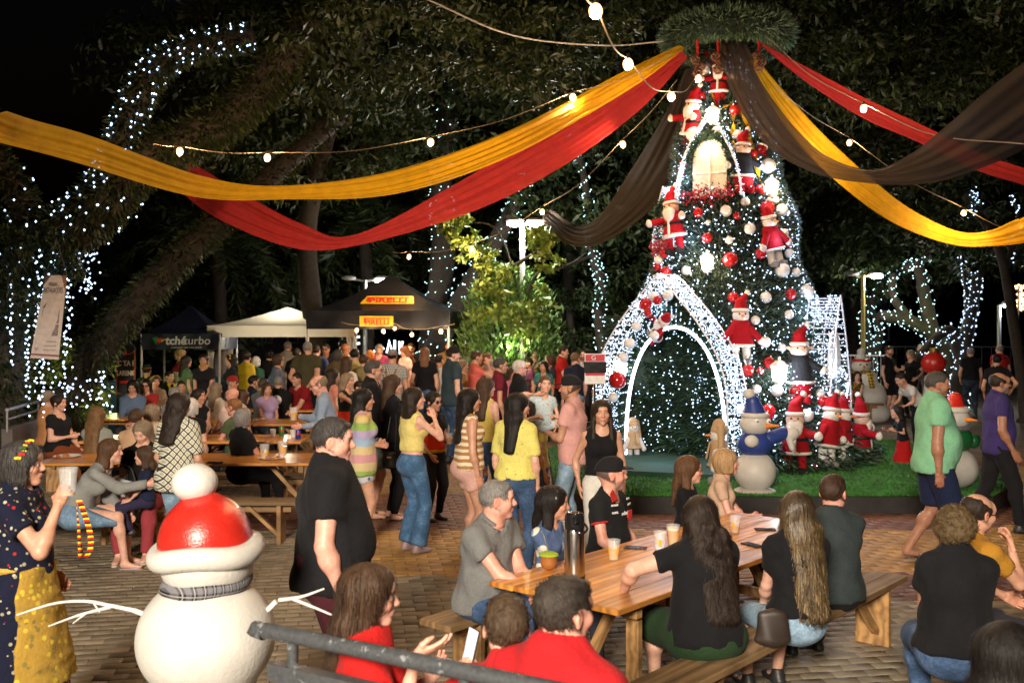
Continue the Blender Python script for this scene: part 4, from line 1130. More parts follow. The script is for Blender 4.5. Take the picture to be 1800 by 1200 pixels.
# conifer and broadleaf lit by the lamp post
base = np.array([(895-900)*21.5/FPX, 21.5, 0]); cf = empty('lit_conifer', base); tag(cf, 'bright green bushy conifer lit up beside the lamp post', 'tree')
mb = MB(); mb.tube([(0, 0, 0), (0, 0, 2.2)], [.10, .05], 8); mb.build('trunk', BARK, cf, True)
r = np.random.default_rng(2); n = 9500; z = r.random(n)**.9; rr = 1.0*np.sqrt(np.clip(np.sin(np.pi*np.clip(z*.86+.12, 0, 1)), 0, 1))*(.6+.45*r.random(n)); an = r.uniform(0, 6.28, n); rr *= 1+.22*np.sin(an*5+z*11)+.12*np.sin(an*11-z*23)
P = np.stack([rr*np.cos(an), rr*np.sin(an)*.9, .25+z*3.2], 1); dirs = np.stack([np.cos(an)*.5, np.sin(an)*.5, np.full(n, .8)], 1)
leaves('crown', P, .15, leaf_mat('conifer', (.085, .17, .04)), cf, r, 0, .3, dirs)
base = np.array([(930-900)*20.5/FPX, 20.8, 0]); bl = empty('lit_broadleaf_tree', base); tag(bl, 'slender tree with glowing yellow green leaves around the lamp post', 'tree')
mb = MB(); 
for pts in ([q(925, 660, 20.8), q(915, 560, 20.8), q(900, 470, 20.8), q(870, 400, 20.8), q(815, 390, 20.8)], [q(915, 560, 20.8), q(945, 480, 20.8), q(1000, 465, 20.8), q(1030, 445, 20.8)], [q(900, 470, 20.8), q(960, 430, 20.8), q(985, 400, 20.8)]): limb(mb, [p_-base for p_ in pts], .05, .015, 16, 6)
mb.build('trunk', BARK, bl, True)
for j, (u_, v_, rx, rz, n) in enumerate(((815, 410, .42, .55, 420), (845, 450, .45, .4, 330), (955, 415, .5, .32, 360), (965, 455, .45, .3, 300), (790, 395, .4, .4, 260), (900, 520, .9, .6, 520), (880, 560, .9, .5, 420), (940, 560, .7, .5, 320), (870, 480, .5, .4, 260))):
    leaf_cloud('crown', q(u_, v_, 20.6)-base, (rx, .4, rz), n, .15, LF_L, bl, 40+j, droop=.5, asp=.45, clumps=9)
# light-wrapped trees at the right
bgtree('twin_tree', 'forked tree wrapped in white lights behind the right lamp post', 1530, 29, [([q(1530, 640, 29), q(1522, 590, 29), q(1520, 550, 29), q(1555, 500, 29), q(1580, 470, 29)], .20, .12), ([q(1530, 640, 29), q(1545, 590, 29), q(1540, 560, 29), q(1500, 490, 29)], .16, .07), ([q(1500, 490, 29), q(1520, 472, 29)], .06, .05)],
       [(q(1500, 420, 29), (3.4, 2, 1.8), 4200, .28)], {0: 60, 1: 46, 2: 40}, seed=21)
bgtree('branching_tree', 'wide branching tree wound with white lights at the right', 1640, 27, [([q(1690, 700, 27), q(1660, 610, 27), q(1600, 565, 27), q(1545, 555, 27)], .24, .16), ([q(1640, 590, 27), q(1625, 520, 27), q(1612, 465, 27), q(1590, 470, 27)], .20, .10), ([q(1612, 466, 27), q(1635, 450, 27)], .10, .07), ([q(1600, 565, 27), q(1570, 520, 27), q(1570, 480, 27)], .14, .08)],
       [(q(1600, 400, 27), (3.4, 2, 2.2), 4600, .28)], {0: 60, 1: 56, 2: 50, 3: 46}, seed=22)
bgtree('far_right_tree', 'tree with tall light-wrapped stems rising at the far right', 1690, 25, [([q(1680, 740, 25), q(1690, 640, 25), q(1705, 560, 25), q(1720, 480, 25)], .22, .12), ([q(1695, 620, 25), q(1700, 540, 25), q(1692, 450, 25)], .10, .04), ([q(1690, 650, 25), q(1670, 580, 25), q(1600, 640, 25)], .15, .10)],
       [(q(1730, 300, 25), (3.6, 2.2, 3.0), 6000, .30)], {0: 70, 1: 60, 2: 40}, lightmat=FAIRY, seed=23)
bgtree('rear_right_tree', 'dark tree with lights high in its branches at the right edge', 1740, 23, [([q(1800, 700, 23), q(1760, 450, 23), q(1700, 350, 23), q(1720, 340, 23)], .16, .05), ([q(1770, 470, 23), q(1790, 380, 23), q(1775, 345, 23)], .07, .03)], [(q(1650, 180, 23), (4.2, 2.4, 3.0), 6500, .28)], {1: 30}, lightmat=FAIRY, seed=24)
octas('fairy_lights', np.array([q(1712+r.normal()*5, 355+r.normal()*12, 22.9) for _ in range(34)])-np.array([(1740-900)*23/FPX, 23, 0]), .014, FAIRY, bpy.data.objects['rear_right_tree'])
bgtree('canopy_tree', 'dark feathery tree overhanging the top middle', 560, 19, [([q(560, 640, 24), q(540, 400, 23), q(600, 150, 20), q(650, 20, 18)], .3, .15)], [(q(560, 60, 17), (3.6, 2.6, 1.6), 6500, .22), (q(400, 180, 20), (3.0, 2.5, 2.2), 5200, .24), (q(700, 40, 15), (2.4, 2.0, 1.1), 4200, .18), (q(560, 230, 22), (2.8, 2.2, 1.9), 4800, .26)], None, lm=LF_M, seed=31)
bgtree('canopy_tree', 'dark feathery tree overhanging the christmas tree from behind', 1250, 24, [([q(1250, 640, 26), q(1240, 300, 24), q(1300, 100, 22)], .3, .15)], [(q(1420, 100, 20), (3.4, 2.4, 2.0), 6500, .24), (q(1160, 90, 20), (2.8, 2.4, 1.6), 5200, .22), (q(960, 90, 16), (2.0, 1.8, 1.0), 3600, .18), (q(1350, 260, 24), (3.2, 2.2, 2.2), 5000, .27), (q(1640, 60, 18), (3.0, 2.2, 1.8), 5000, .22)], None, lm=LF_M, seed=32)
bgtree('backdrop_tree', 'large dark tree closing the view behind the tents', 420, 32, [([q(420, 640, 32), q(430, 400, 32)], .3, .2)], [(q(430, 420, 32), (6.0, 2.5, 3.2), 8000, .36), (q(250, 540, 30), (4, 2.0, 2.6), 5200, .32), (q(640, 420, 32), (4.2, 2.5, 3.6), 6500, .36)], None, seed=33)
bgtree('backdrop_tree', 'large dark tree closing the view behind the lamp post', 1000, 33, [([q(1000, 640, 33), q(1000, 400, 33)], .3, .2)], [(q(930, 420, 33), (5.0, 2.5, 4.6), 8000, .38), (q(1180, 500, 33), (4.0, 2.5, 3.6), 6000, .38)], None, seed=34)
bgtree('backdrop_tree', 'large dark tree closing the view at the right', 1500, 35, [([q(1500, 640, 35), q(1500, 300, 35)], .3, .2)], [(q(1430, 330, 35), (5.2, 2.5, 4.6), 8000, .40), (q(1660, 350, 35), (5.0, 2.5, 4.0), 7000, .40)], None, seed=35)
# palms
def palm(name, label, u, vtop, Y, nf, L, seed):
    base = np.array([(u-900)*Y/FPX, Y, 0]); rt_ = empty(name, base); tag(rt_, label, 'palm'); z = CAMH-(vtop-HZ)*Y/FPX
    mb = MB(); mb.tube(path([(0, 0, 0), (.1, 0, z*.5), (0, 0, z)], 14), np.linspace(.22, .16, 14)*(1+.1*(np.arange(14) % 2)), 9); mb.build('trunk', BARK, rt_, True)
    r = np.random.default_rng(seed)
    for k in range(nf):
        a = 6.28*k/nf+r.normal()*.2; el = r.uniform(-.2, 1.1); d = np.array([math.cos(a), math.sin(a), 0]); sp = []
        for t_ in np.linspace(0, 1, 26): sp.append(np.array([0, 0, z])+d*L*t_*math.cos(el*(1-t_*.4))+np.array([0, 0, L*(math.sin(el)*t_-.75*t_*t_)]))
        sp = np.array(sp); P = np.repeat(sp[2:], 10, 0)+r.normal(size=(240, 3))*.01; tg_ = np.repeat(np.gradient(sp, axis=0)[2:], 10, 0); tg_ /= np.linalg.norm(tg_, axis=1)[:, None]
        sd = np.cross(tg_, (0, 0, 1.0)); sgn = np.where(np.arange(240) % 2, 1, -1)[:, None]
        leaves('frond', P, .42, LF_D, rt_, r, .15, .10, sd*sgn+tg_*.8)
    return rt_
palm('palm', 'dark palm with arching fronds above the navy tent', 380, 420, 27, 15, 2.6, 4)
palm('palm', 'dark palm with drooping fronds above the black tent', 640, 400, 29, 15, 2.9, 5)

# ================================================================ buildings and fences at the back
BLD = plain('dark_render', (.10, .105, .13), .9, var=.15, nscale=2)
def block(name, label, u0, u1, v0, Y, wins):
    x0, x1 = (u0-900)*Y/FPX, (u1-900)*Y/FPX; zt = CAMH-(v0-HZ)*Y/FPX
    root = empty(name, ((x0+x1)/2, Y, 0)); tag(root, label, 'building')
    mb = MB(); mb.box((0, 3, zt/2), (x1-x0, 6, zt)); mb.build('wall', BLD, root)
    mb = MB(); mb.box((0, 3, zt+.1), (x1-x0+.4, 6.4, .2)); mb.build('roof', plain('roof_slab', (.06, .06, .065), .8), root)
    for (uu, vv, ww, hh) in wins:
        cx = (uu-900)*Y/FPX-(x0+x1)/2; cz = CAMH-(vv-HZ)*Y/FPX; W2, H2 = ww*Y/FPX, hh*Y/FPX
        mb = MB(); 
        for dx, dz_, sx, sz in ((0, H2/2, W2+.12, .08), (0, -H2/2, W2+.12, .08), (-W2/2, 0, .08, H2-.08), (W2/2, 0, .08, H2-.08)): mb.box((cx+dx, -.04, cz+dz_), (sx, .12, sz))
        wn_ = mb.build('window', plain('window_frame', (.3, .3, .32), .6), root)
        mb = MB(); mb.box((cx, -.01, cz), (W2-.07, .03, H2-.07)); mb.build('pane', plain('dark_glass', (.015, .017, .022), .12), wn_)
block('apartment_block', 'dark grey apartment block behind the trees at the right', 1415, 1560, 240, 44, [(1440+55*i, 430+75*j, 22, 36) for i in range(3) for j in range(3)])
block('low_building', 'pale low building partly hidden behind the white tent', 430, 640, 545, 42, [(470+45*i, 590, 18, 24) for i in range(4)])
def fence(name, label, p0, p1, h_, n, m_, bars=True):
    p0, p1 = np.array(p0), np.array(p1); root = empty(name, p0); tag(root, label, 'fence'); d = p1-p0; L = np.linalg.norm(d)
    mb = MB(); mb.tube([(0, 0, h_), d+[0, 0, h_]], .022, 6); mb.build('rail', m_, root, True)
    mb = MB(); mb.tube([(0, 0, .12), d+[0, 0, .12]], .018, 6); mb.build('rail', m_, root, True)
    pr_ = None
    for k in range(n+1):
        c = d*k/n
        if pr_ is None:
            mb = MB(); mb.tube([(0, 0, 0), (0, 0, h_)], .02 if not bars else .009, 5); o = mb.build('post' if not bars else 'bar', m_, root, True); pr_ = o
        else:
            o = pr_.copy(); SC.collection.objects.link(o); o.parent = root
        o.location = c
WHM = plain('white_metal', (.55, .55, .55), .45); GRM = plain('galvanised', (.30, .31, .32), .4, .7)
fence('metal_fence', 'white metal bar fence behind the far snowman', gnd(1450, 720), gnd(1555, 722), 1.45, 16, WHM)
fence('metal_fence', 'long dark fence behind the people at the far right', (11, 30, 0), (22, 29, 0), 1.6, 40, plain('dark_metal', (.05, .05, .055), .5, .5))
fence('metal_fence', 'dark fence behind the sign stand left of the christmas tree', (1.5, 28, 0), (6.2, 28, 0), 1.3, 24, plain('dark_metal', (.05, .05, .055), .5, .5))

# wall with handrail at the left
p0, p1 = np.array([-6.9, 13.6, 0]), np.array([-8.3, 21.0, 0])
d = p1-p0; wl = empty('ramp_wall', p0); tag(wl, 'low grey brown ramp wall with steel handrails at the left', 'wall')
mb = MB(); mb.beam((0, 0, .42), d+[0, 0, .42], .14, .84); mb.build('wall', plain('ramp_render', (.12, .10, .095), .85, var=.25, nscale=5, bump=.3), wl)
mb = MB(); mb.tube([(0, 0, 1.1), d+[0, 0, 1.1]], .026, 8); mb.build('handrail', GRM, wl, True)
mb = MB(); mb.tube([(0, 0, .97), d+[0, 0, .97]], .018, 8); mb.build('handrail', GRM, wl, True)
for k in range(6):
    mb = MB(); c = d*k/5; mb.tube([c+[0, 0, .8], c+[0, 0, 1.1]], .017, 6); mb.build('post', GRM, wl, True)
# upper walkway behind it (the girl stands on it)
mb = MB(); mb.box((-9.6, 15.8, .25), (3.6, 8.5, .5)); o = mb.build('ramp', plain('ramp_floor', (.10, .09, .085), .85)); tag(o, kind='structure')
# foreground railing
rr_ = empty('pipe_railing', at(690, 1165, 3.3)*[1, 1, 0]); b0 = np.array(rr_.location); tag(rr_, 'chipped grey pipe railing across the bottom foreground', 'railing')
m, t = mat('chipped_paint', .42); n = t.noise(t.coord(), 16, 6, .7); n2 = t.noise(t.coord(), 70, 3)
t.base(t.mix(t.ramp(n, [(.60, (0, 0, 0)), (.64, (1, 1, 1))]), t.ramp(n2, [(.3, (.042, .046, .05)), (.7, (.07, .074, .078))]), (.20, .21, .22))); t.bump(n, .3, .004); CHIP = m
za = 1.185; e0 = at(478, 1112, 3.52); e1 = at(950, 1204, 2.98); e0[2] = e1[2] = za; e2 = e1+(e1-e0)*.9
mb = MB(); mb.tube(path([e0-b0+nrm(e0-e1)*.03+[0, 0, -.012], e0-b0, e1-b0, e2-b0], 30), .0275, 14); mb.build('top_rail', CHIP, rr_, True)
for f in (.09, .75, 1.4):
    c = e0+(e1-e0)*f-b0; mb = MB(); mb.tube([c+[0, 0, -.9], c+[0, 0, -.02]], .02, 10); mb.build('post', CHIP, rr_, True)
mb = MB(); mb.beam(e0-b0+[0, 0, -.135], e2-b0+[0, 0, -.135], .055, .06, bev=.004); mb.build('lower_rail', CHIP, rr_, False)

# ================================================================ lamp posts
def lamp_post(label, u, vtop, Y, heads, power, col, polem, vb=None):
    base = np.array([(u-900)*Y/FPX, Y, 0]); z = CAMH-(vtop-HZ)*Y/FPX; root = empty('street_lamp', base); tag(root, label, 'street lamp')
    mb = MB(); mb.tube([(0, 0, 0), (0, 0, .3), (0, 0, .32), (0, 0, z)], [.09, .09, .065, .05], 12); mb.build('pole', polem, root, True)
    for (dx, lit) in heads:
        mb = MB(); mb.tube([(0, 0, z-.03), (dx*.75, 0, z+.02)], .03, 8); mb.build('arm', polem, root, True)
        mb = MB(); mb.sphere((dx, -.02, z+.05), .2, 12, 8, (1, .7, .35)); hd = mb.build('lamp_head', plain('lamp_housing', (.25, .25, .25), .5), root, True)
        if lit:
            mb = MB(); mb.sphere((dx, -.07, z-.02), .17, 12, 6, (1, .8, .42)); mb.build('lens', glow('lamp_lens_%s' % (col,), col, 40), hd, True)
            lamp('lamp_light', 'POINT', (dx, -.1, z-.18), power*lit, col, .09, parent=root)
CREAM = plain('cream_pole', (.42, .42, .38), .6)
lamp_post('pale lamp post with two bright heads rising from the lit conifer', 918, 392, 21.2, ((-.16, .35), (.28, 1)), 620, (1, .98, .90), CREAM)
lamp_post('yellowish lamp post right of the christmas tree', 1517, 484, 26, ((.33, 1), (-.3, 0)), 90, (1, .94, .8), plain('yellow_pole', (.42, .33, .10), .6))
lamp_post('lamp post with white glowing head at the right edge', 1756, 536, 27, ((.25, 1),), 80, (.85, .92, 1), GRM)
lamp_post('small lamp post with lit head behind the black tent', 642, 492, 26, ((.42, 1), (-.42, 0)), 50, (1, .95, .85), GRM)
fb = empty('key_light_mast', (KEY_POS[0], KEY_POS[1]-.6, 0)); tag(fb, 'unseen added mast for the key light behind the photographer', 'street lamp')  # mast added out of view to carry the key light
mb = MB(); mb.tube([(0, 0, 0), (0, 0, 6.3)], [.08, .05], 10); mb.build('pole', GRM, fb, True)
mb = MB(); mb.box((0, .25, 6.35), (.5, .35, .2), bev=.02); mb.build('lamp_head', plain('lamp_housing', (.25, .25, .25), .5), fb)
# green garden light under the conifer
lamp('garden_spot', 'POINT', tuple(at(905, 612, 20.6)), 45, (.95, 1, .6), .06)
lamp('garden_spot', 'POINT', tuple(at(205, 655, 18.5)), 30, (.8, 1, .35), .06)
lamp('garden_spot', 'POINT', tuple(at(1635, 560, 26.0)), 30, (.8, 1, .35), .06)
# ================================================================ the big christmas tree
ZP = np.array([.0, .2, 1.1, 2.0, 2.9, 3.8, 4.71, 5.61, 6.42, 6.7]); RP = np.array([2.0, 1.98, 1.80, 1.50, 1.20, 1.04, .82, .60, .26, .10])
ARA = math.atan2(-1.0, -.93)
def tree_r(z, th):
    r_ = np.interp(z, ZP, RP)*(1+.05*np.sin(z*5.2))
    d = np.abs((th-ARA+np.pi) % (2*np.pi)-np.pi)
    dd = (th-ARA+np.pi) % (2*np.pi)-np.pi; d = np.where(dd < 0, np.abs(dd)*.50/.76, dd)
    hol = (d < .50) & (z < .25+2.15*np.clip(1-(d/.50)**2, 0, 1)**.30)
    return np.where(hol, r_*.45, r_)
LF_X = leaf_mat('leaf_xmas', (.060, .098, .080))
XT = empty('christmas_tree', (TC[0], TC[1], 0)); tag(XT, 'towering decorated christmas tree with lit arch doorway', 'christmas tree')
nz, na = 44, 72
zz = np.linspace(PZ, 6.7, nz); tt = np.linspace(0, 2*np.pi, na, False)
Zg, Tg = np.meshgrid(zz, tt, indexing='ij'); Rg = tree_r(Zg, Tg)*.93
V = np.stack([Rg*np.cos(Tg), Rg*np.sin(Tg), Zg], -1).reshape(-1, 3)
F = [(i*na+k, i*na+(k+1) % na, (i+1)*na+(k+1) % na, (i+1)*na+k) for i in range(nz-1) for k in range(na)]
mesh_obj('core', V, np.array(F), plain('tree_core', (.008, .018, .010), .95), XT)
def on_tree(n, r_, lo=PZ, hi=6.6, out=1.0, front=True):
    z = r_.uniform(lo, hi, n*3); th = r_.uniform(0, 2*np.pi, n*3)
    keep = r_.random(n*3) < np.interp(z, ZP, RP)/2.0
    if front: keep &= np.sin(th) < .35
    z, th = z[keep][:n], th[keep][:n]; rad = tree_r(z, th)*out
    return np.stack([rad*np.cos(th), rad*np.sin(th), z], 1), th
r = np.random.default_rng(77)
P, th = on_tree(42000, r, out=.95); D = np.stack([np.cos(th), np.sin(th), r.normal(size=len(th))*.5+.1], 1)
leaves('pine_needles', P, .13, LF_X, XT, r, 0, .16, D*1.0)
P, th = on_tree(9000, r, PZ, PZ+.5, 1.0); leaves('pine_skirt', P+r.normal(size=P.shape)*[.1, .1, .02], .16, LF_P, XT, r, .2, .16, np.stack([np.cos(th), np.sin(th), th*0], 1))
P, th = on_tree(3500, r, .3, 6.5, 1.04); octas('fairy_lights', P, r.uniform(.005, .014, len(P)), FAIRY, XT)
for (zl, al) in [(z_, R(a_)) for z_, n_, o_ in ((.7, 4, 232), (1.6, 4, 252), (2.5, 4, 222), (3.5, 3, 235), (4.5, 3, 218), (5.5, 2, 240)) for a_ in np.linspace(o_, 350, n_)]:      # light of the fairy strings
    rd = float(np.interp(zl, ZP, RP))+.22; lamp('fairy_glow', 'POINT', (rd*math.cos(al), rd*math.sin(al), zl), 13, (.50, .68, 1), .12, parent=XT)
# ---- gabled arch doorway
AM = np.array([2.46, 14.72, PZ]); AT = nrm((.77, -.637, 0)); AN = nrm((-.637, -.77, 0)); UPV = np.array([0, 0, 1.0])
def gable(s, hw, hh): return np.array([hw*(1-abs(s)**2.3)*(1 if s >= 0 else -1) if False else 0, 0, 0])
def arch_pts(hw, hh, n=40, pw=2.3):
    if pw == 'g':
        s = np.linspace(0, 1, n); q_ = path([(1.0, 0, 0), (1.03, .25, 0), (1.0, .44, 0), (.86, .60, 0), (.58, .76, 0), (.29, .885, 0), (0, 1, 0)], n); L = [(-a*hw, hh*b) for a, b in q_[:, :2]]; return np.array(L+[(-a, b) for a, b in L[::-1][1:]])
    s = np.linspace(0, 1, n); L = [(-hw*(1-x**pw), hh*x) for x in s]; return np.array(L+[(-a, b) for a, b in L[::-1][1:]])
def a2w(xy, dep, M=AM, T=AT, N_=AN): xy = np.asarray(xy); return M+xy[..., :1]*T+xy[..., 1:2]*UPV+N_*dep-np.array([TC[0], TC[1], 0])
WIRE = plain('white_wire', (.75, .76, .80), .4); ROPE = glow('rope_light', (.82, .92, 1.0), 9)
def lit_frame(root, M, T, N_, hw, hh, dep, pw=2.3, nb=60, nl=900, seed=3, name='lit_frame', tint=FAIRY, lr=.0075):
    fr_ = empty(name, (0, 0, 0), parent=root)
    o0 = arch_pts(hw, hh, 40, pw); pr_ = arch_pts(hw*.86, hh*.90, 40, pw)
    for dpt, pts in ((.02, o0), (dep, o0)):
        mb = MB(); mb.tube(a2w(pts, dpt, M, T, N_), .012, 5); mb.build('wire_rim', WIRE, fr_, True)
    mb = MB(); idx = np.linspace(0, len(o0)-1, nb).astype(int)
    for i in idx: mb.tube([a2w(o0[i], .02, M, T, N_), a2w(o0[i], dep, M, T, N_)], .007, 4)
    for f in (.3, .65): mb.tube(a2w(o0, dep*f, M, T, N_), .005, 4)
    mb.build('wire_grid', WIRE, fr_, True)
    rr = np.random.default_rng(seed); k = rr.uniform(0, len(o0)-1.01, nl); i = k.astype(int); f = (k-i)[:, None]; xy = o0[i]*(1-f)+o0[i+1]*f
    p = np.stack([a2w(a, d_, M, T, N_) for a, d_ in zip(xy, rr.uniform(.0, dep, nl))])+rr.normal(size=(nl, 3))*.015
    octas('fairy_lights', p, lr, tint, fr_)
    if name == 'arch_gable':
        xy2 = xy*(1-rr.uniform(0, .13, (nl, 1))*[1, .8]); octas('fairy_lights', np.stack([a2w(a, dep*.2+.02*rr.normal(), M, T, N_) for a in xy2[:700]]), lr*.9, tint, fr_)
    return fr_, o0
fr_, o0 = lit_frame(XT, AM, AT, AN, 1.08, 2.78, .60, 'g', nl=1700, name='arch_gable', lr=.0085)
# pine panel between gable and rope arch
s_ = np.linspace(0, math.pi, 40); rope = np.stack([-.84*np.cos(s_), .02+2.0*np.sin(s_)**.72], 1)
mb = MB(); n_ = 40; oi_ = np.linspace(0, len(o0)-1, n_).astype(int)
fv = [a2w(o0[oi_[i]]*[.99, .985], .06) for i in range(n_)]+[a2w(rope[i], .06) for i in range(n_)]
mb.add(fv, [(i, i+1, n_+i+1, n_+i) for i in range(n_-1)]); mb.build('arch_panel', plain('tree_core', (.008, .018, .010), .95), XT)
rr = np.random.default_rng(8); k = rr.uniform(0, n_-1.01, 6500); i = k.astype(int); w_ = rr.random(6500)[:, None]
P = np.array(fv[:n_])[i]*(1-w_)+np.array(fv[n_:])[i]*w_; leaves('arch_needles', P, .10, LF_P, XT, rr, 0, .16, np.tile(AN, (6500, 1)))
octas('arch_lights', P[:520]+AN*.07, .009, FAIRY, XT)
mb = MB(); mb.tube(a2w(rope, .12), .024, 8); mb.build('rope_light', ROPE, XT, True)
# inner reveal of the arch
bp = []
for _ in range(6500): bp.append((rr.uniform(-1.7, .90), rr.uniform(0, 2.15)))
bp = np.array(bp); BPp = a2w(bp, -.55)
mb = MB(); mb.add([a2w(np.array(q_), -.60) for q_ in ((-1.75, 0), (.95, 0), (.95, 2.2), (-1.75, 2.2))], [(0, 1, 2, 3)]); mb.build('arch_back', plain('tree_core', (.008, .018, .010), .95), XT)
leaves('arch_back_needles', BPp, .12, LF_P, XT, rr, 0, .18, np.tile(AN, (len(BPp), 1))); octas('arch_back_lights', BPp[:480]+AN*.1, rr.uniform(.006, .012, 480), FAIRY, XT)
# ---- doors / windows in lit frames
def gable_window(uc, vb, ang, hw, hh, dep, rad, label, lamp_p=0, door=False, nl=420, pw=1.9, zb=None, pd=.08):
    n_ = np.array([math.cos(ang), math.sin(ang), 0]); t_ = np.array([-n_[1], n_[0], 0]); M = np.array([TC[0], TC[1], zb])+n_*rad
    f_, _ = lit_frame(XT, M, t_, n_, hw, hh, dep, pw, 34, nl, int(uc), 'window_gable')
    loc = lambda xy, d_: a2w(np.asarray(xy), d_, M, t_, n_)
    s = np.linspace(0, math.pi, 22); w2, h2 = hw*.52, hh*.70
    pts = [(-w2, .0)]+[(-w2*math.cos(a), h2*.55+h2*.45*math.sin(a)**.8) for a in s]+[(w2, 0)]
    mb = MB(); mb.poly([loc(p, pd) for p in pts], .03, n_); wn_ = mb.build('window_panel', plain('window_white', (.72, .68, .62), .55), XT)
    mb = MB()
    mb.beam(loc((0, .02), pd+.015), loc((0, h2*.97), pd+.015), .03, .02, up=n_); mb.beam(loc((-w2, h2*.42), pd+.018), loc((w2, h2*.42), pd+.018), .03, .02, up=n_); mb.build('glazing_bar', plain('window_trim', (.85, .83, .80), .5), wn_)
    g = np.array([loc((p[0]*1.2, p[1]*1.06), .10) for p in pts]); rr = np.random.default_rng(4); k = rr.integers(0, len(g)-1, 1500); f = rr.random((1500, 1))
    leaves('garland', g[k]*(1-f)+g[k+1]*f+rr.normal(size=(1500, 3))*.025, .08, leaf_mat('garland', (.03, .075, .045)), f_, rr, 0, .18)
    bb = MB()
    bp = np.array([loc((rr.uniform(-hw*.8, hw*.8), rr.normal()*.07+.02), .14+rr.random()*.08) for _ in range(170)])
    octas('berries', bp, .016, plain('berry', (.55, .015, .03), .35), f_)
    if lamp_p:
        bb = MB(); bb.sphere(loc((0, h2*.86), .16), .04, 10, 8); bb.build('bulb', glow('lantern_glow', (1, .72, .42), 45), f_, True)
        lamp('window_lamp', 'POINT', tuple(loc((0, h2*.86), .26)), lamp_p, (1, .75, .48), .06, parent=XT)
    return loc
gable_window(1250, 350, R(243), .50, 1.25, .18, .84, '', 3, zb=4.18)
gable_window(1440, 680, R(-36), .50, 1.72, .48, 1.34, '', 0, door=True, nl=800, pw=1.5, zb=.98, pd=.40)
gable_window(1165, 420, R(200), .34, .95, .12, 1.0, '', 0, nl=170, zb=3.45)
# ---- things hung on the tree
def surf(u, v, out=0.0):
    Y = 14.6
    for _ in range(12):
        z = CAMH-(v-HZ)*Y/FPX; X = (u-900)*Y/FPX; rd = float(np.interp(z, ZP, RP))+out
        Y = TC[1]-math.sqrt(max(rd*rd-(X-TC[0])**2, 0.0))
    return np.array([X, Y, z])
REDB = plain('bauble_red', (.42, .012, .014), .12, var=.05, coat=.6); WHTB = plain('bauble_white', (.68, .66, .65), .28, var=.03, coat=.2); GOLDC = plain('bauble_cap', (.5, .42, .25), .3, .9)
W_ = [(1219,236,13),(1260,230,8),(1298,238,10),(1350,292,13),(1310,355,8),(1276,371,10),(1374,370,11),(1363,352,7),(1245,391,5),(1318,402,10),(1282,422,7),(1158,457,8),(1206,476,8),(1155,488,7),(1375,475,13),(1399,479,8),(1387,445,8),(1378,410,8),(1417,514,13),(1346,523,10),(1387,553,8),(1328,563,8),(1345,601,10),(1375,611,7),(1174,519,9),(1148,521,8),(1119,574,8),(1107,604,9),(1366,686,11),(1330,684,8),(1419,730,11),(1442,692,8),(1483,719,12),(1482,806,9),(1301,719,9),(1078,698,8),(1240,122,11),(1096,628,8),(1150,590,8),(1208,280,6)]
R_ = [(1233,169,8),(1292,194,10),(1324,271,8),(1202,288,8),(1185,335,8),(1337,333,9),(1348,366,13),(1228,374,9),(1295,380,7),(1199,307,5),(1253,362,4),(1243,418,9),(1284,456,13),(1337,446,10),(1384,426,9),(1168,446,8),(1170,479,10),(1156,470,7),(1289,523,10),(1389,517,10),(1135,535,11),(1156,528,8),(1352,637,10),(1314,651,11),(1336,652,7),(1085,668,14),(1139,550,7),(1350,723,13),(1447,705,10),(1469,729,12),(1431,817,10),(1502,799,8)]
ORD = ['topmost', 'second from the top', 'third from the top', 'fourth from the top', 'fifth from the top', 'sixth from the top', 'seventh from the top', 'eighth from the top', 'ninth from the top', 'tenth from the top', 'eleventh from the top', 'twelfth from the top', 'thirteenth from the top', 'fourteenth from the top', 'fifteenth from the top', 'sixteenth from the top', 'seventeenth from the top', 'eighteenth from the top']
proto_b = {}
def bauble(c, u, v, rp, label):
    Y = surf(u, v)[1]; rad = rp*Y/FPX*1.02; p = surf(u, v, rad*.75+(.50 if u < 1180 and v > 500 else 0))
    if c not in proto_b:
        mb = MB(); mb.sphere((0, 0, 0), 1.0, 24, 16); o = mb.build('bauble', REDB if c == 'red' else WHTB, None, True)
        mb = MB(); mb.tube([(0, 0, .97), (0, 0, 1.13)], .2, 10); cp = mb.build('cap', GOLDC, o, True); proto_b[c] = o
    else: o = copy_tree(proto_b[c])
    o.location = p; o.scale = (rad,)*3; o.rotation_euler = (random.uniform(-.4, .4), random.uniform(-.4, .4), random.uniform(0, 6))
    tag(o, label, 'bauble', 'baubles on the christmas tree')
for c, L in (('white', W_), ('red', R_)):
    zones = {}
    for (u, v, rp) in L:
        mid = 1268+(v-110)*.03; zn = 'left' if u < mid-40 else ('right' if u > mid+60 else 'middle'); zones.setdefault(zn, []).append((v, u, rp))
    for zn, lst in zones.items():
        for i, (v, u, rp) in enumerate(sorted(lst)):
            size = 'large' if rp >= 11 else ('small' if rp <= 7 else 'medium')
            bauble(c, u, v, rp, '%s %s bauble on the tree\'s %s, %s of the %s ones' % (size, c, {'left': 'left flank', 'right': 'right flank', 'middle': 'middle front'}[zn], (ORD[i] if i < len(ORD) else 'lowest').replace(' from the top', ' from top'), c))
